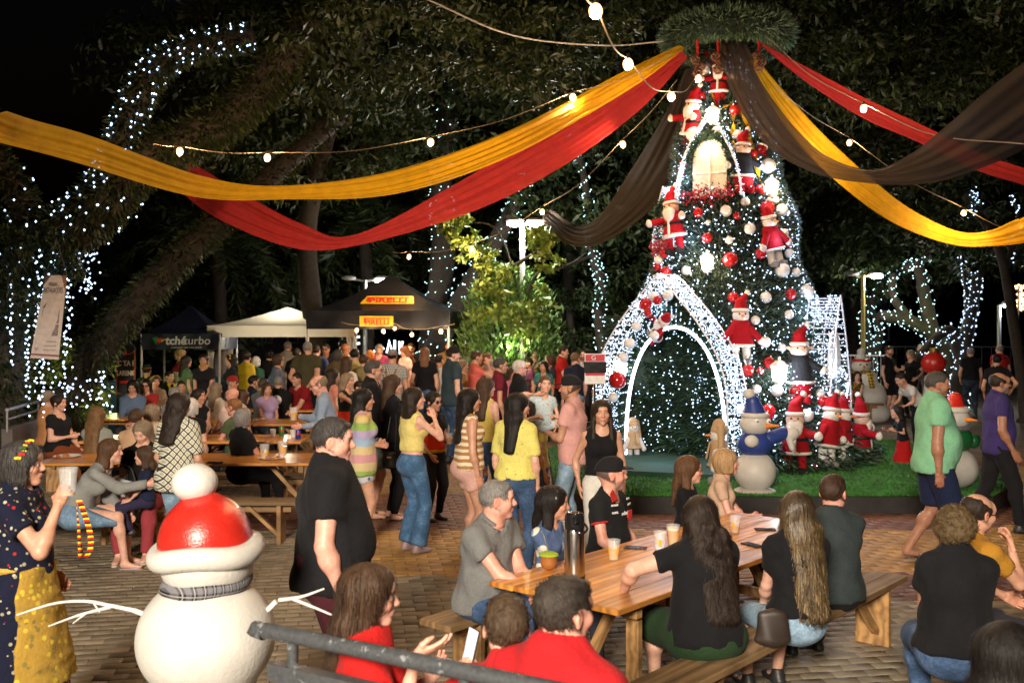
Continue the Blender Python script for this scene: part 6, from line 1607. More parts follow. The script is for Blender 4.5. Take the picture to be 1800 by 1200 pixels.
def plate(p, label, r_=.12, food=True):
    o = empty('plate', p); tag(o, label, 'plate'); mb = MB(); mb.lathe([(.001, 0), (r_*.7, .0), (r_, .016), (r_*1.02, .018), (r_*.72, .006), (.001, .006)], 28); mb.build('dish', plain('white_plate', (.72, .71, .68), .4), o, True)
    if food:
        rr = np.random.default_rng(int(p[0]*100) % 97)
        for k in range(7): mb = MB(); c = rr.normal(size=2)*r_*.3; mb.sphere((c[0], c[1], .022), .022, 7, 5, (1.2, .9, .6)); mb.build('food', plain('food_%d' % (k % 2), ((.40, .20, .07), (.36, .08, .04))[k % 2], .7), o, True)
plate(tz(118, 803), 'plate with snacks at the left end of the near left table', .15); plate(tz(478, 806), 'plate of food between the printed beer cups', .15); plate(tz(455, 738), 'plate of cake on the table before the bald man', .13)
o = mesh_obj('paper_sheet', np.array([(-.15, -.12, 0), (.15, -.10, 0), (.17, .1, .01), (-.13, .12, .0)]), np.array([(0, 1, 2, 3)]), plain('paper', (.75, .75, .74), .8), smooth=False, loc=tz(440, 738, .757)); tag(o, 'white sheet of paper lying on the rear plank table', 'paper')
# bags
def soft_bag(p, label, col, size, strap=True, pat=None):
    o = empty('bag', p); tag(o, label, 'bag'); sx, sy, sz = size
    v, f = sdf_mesh([Prim((0, 0, sz*.2), (0, 0, sz*.8), (sx/2, sy/2), (sx*.42, sy*.3), (1, 0, 0), k=.03)], max(size)/26, [((0, 0, sz), (0, 0, 1)), ((0, 0, 0), (0, 0, -1))], wob(3, 30, .01)); mesh_obj('body', v, f, pat or plain('bag_%s' % (col,), col, .5), o)
    if strap: mb = MB(); mb.tube(path([(-sx*.35, 0, sz*.9), (-sx*.2, 0, sz*1.35), (sx*.2, 0, sz*1.35), (sx*.35, 0, sz*.9)], 16), .008, 6); mb.build('strap', plain('bag_strap', (.02, .018, .015), .5), o, True)
soft_bag(tz(212, 902, .42), 'blue and white patterned beach bag on the bench', (.1, .3, .6), (.42, .22, .34), pat=cloth_mat(('floral', (.62, .66, .70), [(.03, .16, .42), (.05, .25, .55)], 14, .42)))
soft_bag(np.array([1.47, 5.62, .455]), 'brown shoulder bag on the bench between the two women', (.028, .018, .014), (.20, .10, .22), False)
# ================================================================ tents
def text(parent, body, size, loc, rot, m_, name='lettering', shear=0.0, align='CENTER', sx=1.0, ext=.004, bold=0.0):
    c = bpy.data.curves.new(name, 'FONT'); c.body = body; c.size = size; c.align_x = align; c.align_y = 'CENTER'; c.shear = shear; c.extrude = ext; c.offset = bold; c.resolution_u = 3
    o = bpy.data.objects.new(name, c); SC.collection.objects.link(o); o.parent = parent; o.location = loc; o.rotation_euler = rot; o.scale = (sx, 1, 1)
    me = bpy.data.meshes.new_from_object(o); bpy.data.objects.remove(o); o = bpy.data.objects.new(name, me); SC.collection.objects.link(o); me.materials.clear(); me.materials.append(m_)
    o.parent = parent; o.location = loc; o.rotation_euler = rot; o.scale = (sx, 1, 1); return o
def tent(name, label, c, wd, ze, zv, zp, m_, polem, rot=0.0, sag=.12, curtains=False, dp=None):
    o = empty(name, (c[0], c[1], 0), rot); tag(o, label, 'tent'); h_ = wd/2; d_ = (dp or wd)/2
    cor = [(-h_, -d_), (h_, -d_), (h_, d_), (-h_, d_)]
    for k in range(4):
        a, b = np.array(cor[k]), np.array(cor[(k+1) % 4]); n_ = 10; V = []; rows = 7
        for i in range(rows):
            t_ = i/(rows-1)
            for j in range(n_+1):
                e = a*(1-j/n_)+b*(j/n_); p = e*(1-t_); z = ze+(zp-ze)*(t_**1.35)-sag*math.sin(math.pi*j/n_)*(1-t_)*math.sin(math.pi*t_)*.5
                V.append((p[0], p[1], z))
        F = [(i*(n_+1)+j, i*(n_+1)+j+1, (i+1)*(n_+1)+j+1, (i+1)*(n_+1)+j) for i in range(rows-1) for j in range(n_)]
        mesh_obj('roof_panel', V, np.array(F), m_, o)
        V = []; rr = np.random.default_rng(k+5); out = nrm(np.array([*( (a+b)/2), 0]))
        for i in range(4):
            for j in range(n_*2+1):
                e = a*(1-j/(2*n_))+b*(j/(2*n_)); V.append(np.array([e[0], e[1], ze-(ze-zv)*i/3])+out*(.012*math.sin(j*1.3+i)+.004))
        m2 = n_*2+1; F = [(i*m2+j, i*m2+j+1, (i+1)*m2+j+1, (i+1)*m2+j) for i in range(3) for j in range(m2-1)]
        mesh_obj('valance', V, np.array(F), m_, o)
        mb = MB(); mb.tube([(a[0]*.985, a[1]*.985, 0), (a[0]*.985, a[1]*.985, ze-.01)], .026, 8); mb.build('pole', polem, o, True)
        if curtains:
            V = []
            for i in range(9):
                z = ze-.05-(ze-.1)*i/8; w_ = .20*(1-.55*math.sin(math.pi*min(i/6, 1)))
                for j in range(9): al = j/8; V.append((a[0]*(.99)+math.copysign(1, -a[0])*w_*al*1.2, a[1]*.98+math.copysign(1, -a[1])*(.05+.03*math.sin(j*2.2)), z))
            mesh_obj('curtain', V, np.array([(i*9+j, i*9+j+1, (i+1)*9+j+1, (i+1)*9+j) for i in range(8) for j in range(8)]), m_, o)
    return o
BT = plain('tent_black', (.010, .010, .011), .32, var=.3, nscale=3, bump=.5, bscale=9, spec=.5); WT = plain('tent_white', (.80, .76, .66), .7, var=.06, nscale=3, bump=.3, bscale=12); NV = plain('tent_navy', (.008, .011, .030), .5, var=.3, nscale=3, bump=.3, bscale=9)
_t = NT(WT); _tr = _t.new('ShaderNodeBsdfTranslucent'); _tr.inputs[0].default_value = (.8, .74, .6, 1); _mx = _t.new('ShaderNodeMixShader'); _mx.inputs[0].default_value = .45
_t.link(_t.b.outputs[0], _mx.inputs[1]); _t.link(_tr.outputs[0], _mx.inputs[2]); _t.link(_mx.outputs[0], _t.out.inputs[0])
YL = plain('sign_yellow', (.78, .45, .01), .6); RD = plain('sign_red', (.62, .02, .015), .6); WHS = plain('print_white', (.7, .7, .7), .6)
Yt = 21.0; tx = (673-900)*Yt/FPX
TB = tent('black_tent', 'black canopy tent with yellow signs in the middle distance', (tx, Yt+1.5), 3.05, 2.56, 2.17, 3.40, BT, WHM, R(-4))
def sign_p(par, loc, w_, h_, rot, taper=0):
    mb = MB(); mb.poly([(-w_/2, -h_/2, 0), (w_/2, -h_/2, 0), (w_/2-taper*.2, h_/2, 0), (-w_/2+taper, h_/2, 0)], .006, (0, 0, 1)); s_ = mb.build('sign', YL, par); s_.location = loc; s_.rotation_euler = rot
    text(s_, 'PIRELLI', h_*.70, (.02*w_, -h_*.12, .006), (0, 0, 0), RD, sx=1.12*w_/h_/3.4, bold=h_*.016)
    mb = MB(); mb.box((.04*w_, h_*.27, .008), (w_*.74, h_*.10, .006)); mb.build('letter_bar', RD, s_)
    mb = MB(); mb.box((-.345*w_, h_*.06, .008), (w_*.05, h_*.5, .006)); mb.build('letter_bar', RD, s_)
sign_p(TB, (-.02, -1.56, 2.335), .72, .22, (R(90), 0, 0)); sign_p(TB, (.10, -.985, 2.80), 1.18, .22, (R(50), 0, 0), .14)
lamp('tent_bulb_light', 'POINT', (tx+.3, Yt+.9, 1.95), 30, WARM, .05)
TW = tent('white_marquee', 'white marquee tent with tied corner curtains behind the crowd', ((482-900)*23/FPX, 24.4), 3.3, 2.24, 1.98, 2.70, WT, WHM, R(8), curtains=True)
lamp('marquee_fill_light', 'POINT', (TW.location[0], TW.location[1]-.3, 2.05), 90, (1, .92, .72), .08)  # unseen lamp added inside to brighten the white roof
TN = tent('navy_tent', 'navy canopy tent with white logo lettering at the left', ((318-900)*22.5/FPX, 23.2), 1.75, 2.06, 1.70, 2.72, NV, WHM, R(3))
text(TN, 'tché', .26, (-.10, -.892, 1.90), (R(90), 0, 0), WHS, bold=.008, shear=.1); text(TN, 'turbo', .26, (.37, -.892, 1.90), (R(90), 0, 0), WHS, shear=.1); text(TN, 'conectando com o seu mundo', .055, (.14, -.892, 1.755), (R(90), 0, 0), WHS)
for i, c_ in enumerate(((.02, .25, .05), (.7, .05, .02), (.75, .45, .02))):
    mb = MB(); x0 = -.62+.10*i; mb.poly([(x0, -.893, 1.97-.02*i), (x0+.12, -.893, 1.99-.02*i), (x0+.05+.06*(1-i), -.893, 1.80+.03*i)], .003, (0, -1, 0)); mb.build('logo', plain('logo_%d' % i, c_, .5), TN)
# ================================================================ signs
bn = empty('hanging_banner', at(100, 482, 13.4)); tag(bn, 'pale printed vertical banner hanging from the big left tree', 'banner'); b0 = np.array(bn.location)
cr_ = [at(80, 484, 13.4)-b0, at(118, 484, 13.5)-b0, at(103, 632, 13.3)-b0, at(53, 629, 13.1)-b0]
bm_ = lambda s_, t_: (cr_[0]*(1-s_)+cr_[1]*s_)*(1-t_)+(cr_[3]*(1-s_)+cr_[2]*s_)*t_
bnn = nrm(np.cross(cr_[2]-cr_[1], cr_[0]-cr_[1])); bnn = bnn if bnn[1] < 0 else -bnn
def bpoly(name, st_, m_, off=.004): mb = MB(); mb.poly([bm_(*p)+bnn*off for p in st_], .003, bnn); return mb.build(name, m_, bn)
bpoly('sheet', [(0, 0), (0, 1), (1, 1), (1, 0)], plain('banner_paper', (.46, .42, .42), .6, bump=.3, bscale=20), 0)
DKP = plain('print_dark', (.05, .045, .05), .7, var=.4, nscale=40); BRP = plain('print_brown', (.18, .09, .03), .7); MDP = plain('print_mid', (.16, .14, .14), .7, var=.6, nscale=30)
bpoly('print', [(.72, .0), (1, 0), (1, .16), (.9, .14), (.80, .04)], BRP); bpoly('print', [(0, 0), (.25, 0), (.06, .10), (0, .12)], DKP)
bpoly('print', [(.42, .26), (.20, .40), (.14, .40), (.70, .40), (.64, .36)][0:1]+[(.12, .40), (.72, .40)], DKP); bpoly('print', [(.14, .415), (.16, .575), (.86, .575), (.84, .415)], MDP)
for k in range(3): bpoly('print', [(.12+.26*k, .59), (.12+.26*k, .73), (.35+.26*k, .72), (.35+.26*k, .59)], MDP)
for (s_, t_, b, sz) in ((.42, .11, 'NOSSAS', .08), (.45, .185, 'INSTALAÇÕES', .105)):
    e1 = nrm(cr_[1]-cr_[0]); M_ = Matrix((e1, -nrm(cr_[3]-cr_[0]), bnn)).transposed(); text(bn, b, sz, tuple(bm_(s_, t_)+bnn*.009), M_.to_euler(), DKP, sx=.36, ext=.001)
for k in range(3): bpoly('text_line', [(.40, .79+.05*k), (.40, .805+.05*k), (.86, .80+.05*k), (.86, .785+.05*k)], plain('print_grey', (.28, .25, .25), .7))
bpoly('emblem', [(.10, .78), (.08, .88), (.13, .92), (.22, .90), (.24, .80), (.18, .76)], plain('print_grey', (.28, .25, .25), .7)); bpoly('bottom_bar', [(0, .945), (0, .965), (1, .965), (1, .945)], plain('bar_red', (.20, .06, .06), .5), .008)
mb = MB(); mb.tube([cr_[0], cr_[0]*.5+cr_[1]*.5+[0, 0, .5]], .006, 5); mb.tube([cr_[1], cr_[0]*.5+cr_[1]*.5+[0, 0, .5]], .006, 5); mb.build('cord', SOCK, bn)
# chalk board
cb_ = empty('chalk_board', at(221, 700, 17.2)*[1, 1, 0]); tag(cb_, 'tall round-topped black board with chalk lettering and bead garland', 'sign'); zb_, zt_ = CAMH-(682-HZ)*17.2/FPX, CAMH-(600-HZ)*17.2/FPX
mb = MB(); pts = [(-.16, 0, .35), (.16, 0, .35)]+[(.16*math.cos(a), 0, zt_-.16+.16*math.sin(a)) for a in np.linspace(0, math.pi, 12)]; mb.poly(pts, .04, (0, -1, 0)); mb.build('board', plain('board_black', (.012, .012, .013), .7), cb_)
CHK = plain('chalk', (.72, .66, .52), .9)
text(cb_, 'C TA F', .125, (.01, -.006, zt_-.38), (R(90), 0, 0), CHK, sx=.8, bold=.004); text(cb_, 'LARENK', .115, (.0, -.006, zt_-.55), (R(90), 0, 0), CHK, sx=.72, bold=.004)
for sx in (-1, 1):
    mb = MB()
    for k in range(26): mb.sphere((sx*.155, -.015, zt_-.16-k*.03), .013, 6, 4)
    mb.build('bead_garland', plain('beads', (.45, .12, .02), .4), cb_)
mb = MB(); [mb.sphere((.15*math.cos(a), -.015, zt_-.16-.06*math.sin(a)), .012, 6, 4) for a in np.linspace(0, math.pi, 14)]; mb.build('bead_garland', plain('beads', (.45, .12, .02), .4), cb_)
mb = MB(); mb.sphere((0, -.02, zt_-.20), .028, 8, 6, (1, .5, 1.1)); mb.build('bow', RD, cb_); mb = MB(); mb.box((0, -.02, zt_-.70), (.2, .02, .05), bev=.008); mb.build('bow', RD, cb_)
# notice on music stand
ns = empty('notice_stand', at(1046, 700, 13.2)*[1, 1, 0]); tag(ns, 'notice sheet clipped to a black music stand left of the tree', 'sign'); zc = CAMH-(648-HZ)*13.2/FPX
mb = MB(); mb.tube([(0, .05, .06), (0, .05, zc)], .013, 8); mb.build('pole', BLKPL, ns, True)
for a in (0.5, 2.6, 4.7): mb = MB(); mb.tube([(0, .05, .25), (.28*math.cos(a), .05+.28*math.sin(a), .01)], .01, 6); mb.build('leg', BLKPL, ns, True)
mb = MB(); mb.box((0, 0, zc), (.275, .012, .40)); mb.build('sheet', plain('paper', (.75, .75, .74), .8), ns)
mb = MB(); mb.box((0, -.009, zc+.145), (.255, .003, .09)); mb.build('print', plain('notice_red', (.48, .03, .06), .6), ns); mb = MB(); mb.box((0, -.009, zc-.06), (.255, .003, .06)); mb.build('print', plain('notice_red', (.48, .03, .06), .6), ns)
text(ns, 'G', .09, (-.02, -.012, zc+.145), (R(90), 0, 0), WHS, ext=.001); mb = MB(); mb.box((0, -.018, zc+.02), (.30, .010, .15), bev=.004); mb.build('tray', BLKPL, ns)
# ================================================================ snowman statues
SNOW = plain('painted_plaster_white', (.54, .525, .485), .5, var=.13, nscale=3.5, bump=.45, bscale=45); SRED = plain('painted_plaster_red', (.50, .022, .014), .28, var=.12, nscale=14, bump=.35, bscale=110, coat=.3); SBLU = plain('painted_plaster_blue', (.02, .045, .22), .4, var=.12, nscale=10, bump=.3, bscale=80); SGRN = plain('painted_plaster_green', (.01, .10, .03), .3, var=.12, bump=.3)
PLAID = cloth_mat(('plaid', (.16, .16, .175), (.012, .012, .014), 20, (.40, .38, .38)))
def stat(name, label, p, face, parts, s=1.0):
    o = empty('snowman_statue', p, R(face-270)); o.scale = (s,)*3; tag(o, label, 'snowman'); return o
# foreground snowman seen from behind
Ys = 4.42; ps = at(363, 1100, Ys)*[1, 1, 0]; k_ = Ys/FPX
so = stat('', 'large white snowman statue in red hat with plaid scarf in the foreground', ps, 270, None)
zz_ = lambda v: CAMH-(v-HZ)*k_
sp(so, 'body', [ell((0, 0, zz_(1118)), (.300, .300, .275), k=.06), ell((0, 0, .35), (.34, .34, .36), k=.10)], SNOW, .012)
sp(so, 'head', [ell((.005, 0, zz_(985)), (.205, .205, .17), k=.02)], SNOW, .012)
sp(so, 'hat', [ell((-.005, 0, zz_(955)), (.205, .205, .225), k=.02), ell((-.03, 0, zz_(880)), (.07, .07, .06), k=.03)], SRED, .010, [((0, 0, zz_(965)), (-.10, 0, -1))])
a_ = np.linspace(0, 6.283, 40, False); mb = MB(); mb.tube(np.stack([.205*np.cos(a_), .205*np.sin(a_), zz_(968)+.012*np.cos(a_)+.010*np.sin(3*a_)], 1), .050, 14, closed=True); mb.build('hat_brim', SNOW, so, True)
sp(so, 'pompom', [ell((-.052, 0, zz_(848)), (.100, .098, .086), k=.02)], SNOW, .010)
mb = MB(); zs = zz_(1024)
V = []; n_ = 40
for i in range(6):
    for j in range(n_): al = 6.283*j/n_; t_ = i/5; V.append(((.178+.024*math.sin(math.pi*t_))*math.cos(al), (.178+.024*math.sin(math.pi*t_))*math.sin(al), zs-.042+.084*t_+.014*math.cos(al)+.006*math.sin(5*al+2*t_)))
mesh_obj('scarf', V, np.array([(i*n_+j, i*n_+(j+1) % n_, (i+1)*n_+(j+1) % n_, (i+1)*n_+j) for i in range(5) for j in range(n_)]), PLAID, so)
STK = plain('white_stick', (.62, .60, .57), .7, var=.15, bump=.4)
a0 = np.array([-.27, .0, zz_(1080)]); L_ = lambda u, v, Y=Ys: at(u, v, Y)-ps
mb = MB(); mb.tube([a0, L_(235, 1072)], .011, 8); mb.tube(path([L_(235, 1072), L_(190, 1063), L_(150, 1056), L_(95, 1060), L_(30, 1080)], 20), np.linspace(.010, .004, 20), 7); mb.tube(path([L_(195, 1066), L_(140, 1080), L_(85, 1100)], 12), np.linspace(.008, .003, 12), 6); mb.tube([L_(150, 1078), L_(128, 1095)], [.005, .002], 6); mb.tube([L_(165, 1060), L_(175, 1075)], .004, 5); mb.build('stick_arm', STK, so, True)
mb = MB(); mb.tube([np.array([.27, 0, zz_(1072)]), L_(486, 1056)], .012, 8); mb.tube(path([L_(490, 1054), L_(530, 1048), L_(570, 1034)], 10), np.linspace(.009, .004, 10), 7); mb.tube(path([L_(515, 1052), L_(550, 1066), L_(588, 1082)], 10), np.linspace(.008, .004, 10), 7); mb.build('stick_arm', STK, so, True)
# blue snowman on the lawn
Yb = 12.2; pb = np.array([(1327-900)*Yb/FPX, Yb, PZ]); so = stat('', 'white snowman statue with blue hat and sweater on the lawn', pb, 270, None)
sp(so, 'body', [ell((0, 0, .26), (.255, .25, .25), k=.03)], SNOW, .014); sp(so, 'base', [ell((0, 0, .02), (.26, .24, .05), k=.02)], SNOW, .014, [((0, 0, 0), (0, 0, -1))])
sp(so, 'sweater', [ell((0, 0, .60), (.218, .20, .165), k=.03)], SBLU, .014); hd_ = sp(so, 'head', [ell((.0, 0, .84), (.185, .17, .15), k=.03)], SNOW, .012)
sp(so, 'hat_brim', [Prim((0, 0, .945), (0, 0, .955), (.175, .165), (.175, .165), (1, 0, 0), k=.02, rz=.05)], SNOW, .012); sp(so, 'hat', [Prim((-.01, 0, .97), (-.03, 0, 1.12), .145, .085, k=.04)], SBLU, .012); sp(so, 'pompom', [ell((-.07, 0, 1.205), (.075, .07, .065), k=.02)], SNOW, .012)
for sx in (-1, 1):
    mb = MB(); mb.sphere((.06+sx*.07, -.150, .89), .026, 10, 8, (1, .5, 1.3)); mb.build('eye', plain('eye_white', (.8, .8, .8), .3), hd_, True); mb = MB(); mb.sphere((.065+sx*.07, -.165, .885), .013, 8, 6); mb.build('pupil', plain('button_black', (.01, .01, .01), .15), hd_, True)
mb = MB(); mb.tube([(.10, -.13, .83), (.26, -.16, .835)], [.036, .008], 10); mb.build('nose', ORNG, hd_, True)
sp(so, 'arm', [Prim((.15, -.05, .66), (.34, -.02, .73), .085, .08, k=.03)], SBLU, .014); sp(so, 'mitten', [ell((.44, -.02, .73), (.10, .08, .085), k=.03), Prim((.40, -.04, .70), (.44, -.06, .55), .045, .035, k=.03)], SNOW, .014)
sp(so, 'mitten', [ell((-.09, -.21, .655), (.085, .05, .075), k=.03)], SNOW, .014)
# green and red snowman behind the walking man
pg = np.array([5.55, 12.5, PZ]); so = stat('', 'snowman statue with red hat and green body behind the mint shirt man', pg, 300, None)
sp(so, 'body', [ell((0, 0, .26), (.30, .29, .26), k=.03)], SNOW, .016); sp(so, 'sweater', [ell((0, 0, .62), (.23, .22, .18), k=.03)], SGRN, .016); hd_ = sp(so, 'head', [ell((0, 0, .88), (.19, .18, .15), k=.03)], SNOW, .014)
sp(so, 'hat_brim', [Prim((0, 0, .985), (0, 0, .995), (.19, .18), (.19, .18), (1, 0, 0), k=.02, rz=.06)], SNOW, .014); sp(so, 'hat', [Prim((0, 0, 1.0), (.02, 0, 1.12), .155, .09, k=.04)], SRED, .014)
mb = MB(); mb.tube([(0, -.16, .88), (.02, -.31, .88)], [.036, .006], 10); mb.build('nose', ORNG, hd_, True)
for sx in (-1, 1): sp(so, 'mitten', [ell((sx*.2, -.14, .60), (.08, .07, .09), k=.03)], SGRN, .016)
sp(so, 'scarf', [Prim((0, 0, .755), (0, 0, .775), (.20, .19), (.20, .19), (1, 0, 0), k=.02, rz=.04)], PLAID, .014)
# far snowman
Yf = 23.5; so = stat('', 'smiling white snowman statue with chequered scarf by the far fence', np.array([(1520-900)*Yf/FPX, Yf, 0]), 265, None)
sp(so, 'body', [ell((.1, 0, .55), (.40, .38, .42), k=.05), ell((.02, 0, .98), (.28, .26, .24), k=.06), ell((.12, 0, .18), (.46, .42, .3), k=.06)], SNOW, .03); hd_ = sp(so, 'head', [ell((-.08, -.02, 1.30), (.225, .21, .20), k=.03)], SNOW, .022)
sp(so, 'hat', [Prim((-.08, 0, 1.40), (-.08, 0, 1.50), .19, .12, k=.03)], SNOW, .022); sp(so, 'hat_band', [Prim((-.08, 0, 1.40), (-.08, 0, 1.43), (.225, .215), (.225, .215), (1, 0, 0), k=.02, rz=.04)], SRED, .02); sp(so, 'pompom', [ell((-.08, 0, 1.62), (.10, .10, .09), k=.02)], SNOW, .02)
for sx in (-1, 1): mb = MB(); mb.sphere((-.08+sx*.075, -.215, 1.33), .024, 8, 6); mb.build('eye', plain('button_black', (.01, .01, .01), .15), hd_, True)
mb = MB(); mb.tube([(-.08, -.2, 1.28), (-.08, -.34, 1.265)], [.035, .006], 8); mb.build('nose', ORNG, hd_, True)
mb = MB(); [mb.sphere((-.08+.02*k, -.20+.004*abs(k), 1.20+.003*k*k), .013, 6, 4) for k in range(-4, 5)]; mb.build('mouth', plain('button_black', (.01, .01, .01), .15), hd_, True)
sp(so, 'scarf', [Prim((-.06, 0, 1.13), (-.06, 0, 1.16), (.24, .23), (.24, .23), (1, 0, 0), k=.02, rz=.05), Prim((.06, -.24, 1.13), (.10, -.30, .78), (.07, .02), (.07, .02), (1, 0, 0), k=.02)], cloth_mat(('gingham', (.55, .36, .03), (.03, .03, .03), 14)), .02)
# giant bauble statue
gb_ = empty('giant_bauble', at(1641, 720, 22)*[1, 1, 0]); tag(gb_, 'giant red bauble statue with gold cap behind the crowd', 'ornament'); zb = CAMH-(638-HZ)*22/FPX
mb = MB(); mb.sphere((0, 0, zb), .26, 24, 16); mb.build('ball', SRED, gb_, True); mb = MB(); mb.lathe([(.08, zb+.25), (.085, zb+.33), (.06, zb+.34)], 16); mb.build('cap', plain('gold', (.6, .4, .08), .3, .8), gb_, True); mb = MB(); mb.lathe([(.3, 0), (.26, .3), (.2, .9), (.12, zb-.22)], 20); mb.build('base', SNOW, gb_, True)
# play house and barrier at the left
ph = empty('play_house', np.array([(148-900)*21/FPX, 21, 0])); tag(ph, 'small play house with red pyramid roof beyond the ramp', 'play house')
mb = MB(); mb.lathe([(.30, 1.0), (.02, 1.28)], 4); mb.build('roof', SRED, ph); mb = MB(); mb.box((0, 0, .5), (.36, .36, 1.0)); mb.build('wall', plain('play_green', (.02, .12, .05), .5), ph); mb = MB(); mb.box((0, -.19, .35), (.18, .03, .6)); mb.build('door', plain('play_yellow', (.5, .3, .02), .5), ph)
pb_ = empty('blue_container', np.array([(185-900)*19.5/FPX, 19.5, 0])); tag(pb_, 'dark blue container box beside the play house', 'box'); mb = MB(); mb.box((0, 0, .55), (.72, .5, 1.1), bev=.02); mb.build('body', plain('container_blue', (.01, .03, .09), .5), pb_); mb = MB(); mb.box((0, 0, 1.12), (.76, .54, .06), bev=.015); mb.build('lid', plain('container_blue', (.01, .03, .09), .5), pb_)
wf = empty('wooden_easel', np.array([(155-900)*18.4/FPX, 18.4, 0])); tag(wf, 'pale wooden easel standing behind the handrail', 'easel')
for (a, b) in (((-.18, 0, 0), (-.18, 0, 1.18)), ((.18, 0, 0), (.18, 0, 1.14)), ((-.2, 0, 1.18), (.2, 0, 1.22))): mb = MB(); mb.beam(a, b, .05, .05, up=(0, 1, 0)); mb.build('bar', PINE, wf)
# rear counter under the black tent
ct = empty('serving_counter', (tx+.2, Yt+.2, 0)); tag(ct, 'serving counter under the black tent behind the crowd', 'counter'); mb = MB(); mb.box((0, 0, .95), (2.6, .6, .05), bev=.01); mb.build('top', PINE, ct); mb = MB(); mb.box((0, .0, .46), (2.5, .5, .92)); mb.build('front', BT, ct)
# illuminated outlines beyond the tents
il = empty('light_sculpture', at(600, 640, 30)*[1, 1, 0]); tag(il, 'white illuminated car outline glimpsed under the black tent', 'light sculpture'); b0 = np.array(il.location)
mb = MB()
for pts in ([(612, 622), (612, 596), (640, 590), (650, 615), (640, 622)], [(615, 606), (640, 602)], [(655, 618), (675, 612)], [(680, 620), (684, 598), (690, 620)], [(694, 598), (694, 620)], [(702, 600), (702, 622), (708, 600)], [(600, 640), (608, 626), (622, 626), (630, 640)]): mb.tube([at(u, v, 30)-b0 for u, v in pts], .03, 5)
mb.build('neon_line', glow('white_neon', (.85, .95, 1), 5), il, True)
ih = empty('light_sculpture', at(1790, 600, 26)*[1, 1, 0]); tag(ih, 'warm glowing star shaped light figure at the right edge', 'light sculpture'); b0 = np.array(ih.location); rr = np.random.default_rng(9)
octas('lamp_dots', np.array([at(1795+rr.normal()*5, 525+rr.uniform(-25, 22), 26)-b0 for _ in range(90)]), .022, glow('fairy_warm', (1, .55, .2), 14, False), ih)
mb = MB(); mb.tube([(0, 0, 0), (0, 0, 3.2)], .03, 6); mb.build('pole', GRM, ih, True)
# ================================================================ the crowd
def hold_cup(i, label, beer=.6, s=1.0, foam=False):
    def f(I):
        Wr, MF, sx, cu = I['hands'][i]; p = I['root']+Wr+MF[:, 1]*.085*I['s']-MF[:, 2]*.042*I['s']; p[2] -= .055
        cup(p, label, beer, s, 'cups held in hands', foam=foam)
    return f
def multi(*fs):
    def f(I):
        for g in fs: g(I)
    return f
def back_emblem(I):
    mb = MB(); c = I['C']-I['fw']*(I['cr'][1]+.032)+I['up']*.03; n = -I['fw']; 
    mb.add([c+(I['rt']*math.cos(a)+I['up']*math.sin(a))*.085 for a in np.linspace(0, 6.28, 20, False)], [tuple(range(20))]); mb.build('emblem', plain('emblem_white', (.6, .6, .58), .7, var=.3, nscale=40), I['o'])
def chest_badge(dx=.06, dz=.05, r=.035, c=(.62, .60, .56)):
    def f(I):
        mb = MB(); ce = I['C']+I['fw']*(I['cr'][1]+.075 if I.get('x') else I['cr'][1]+.055)+I['rt']*dx*-1+I['up']*dz
        mb.sphere(ce, r, 12, 6, (1, 1, 1)); o = mb.build('badge', plain('badge_%s' % (c,), c, .7), I['o'], True)
    return f
def P(label, *a, **k):
    try: return person(label, *a, **k)
    except Exception as e:
        import traceback; print('PERSON FAILED', label, e); traceback.print_exc()
DN = lambda r_, g_, b_: ('denim', (r_, g_, b_))
JEAN, JEANL, BLACK, WHITE = DN(.045, .085, .17), DN(.20, .30, .40), (.009, .009, .0105), (.62, .60, .57)
FLAG = lambda z1, z2: ('bands', ((0.0, (.60, .38, .01)), (z1, (.55, .035, .012)), (z2, (.02, .018, .018))))
GT, GC, GS, GR = 'people seated at the tables', 'standing crowd in the middle', 'people seated at the left tables', 'people at the right'

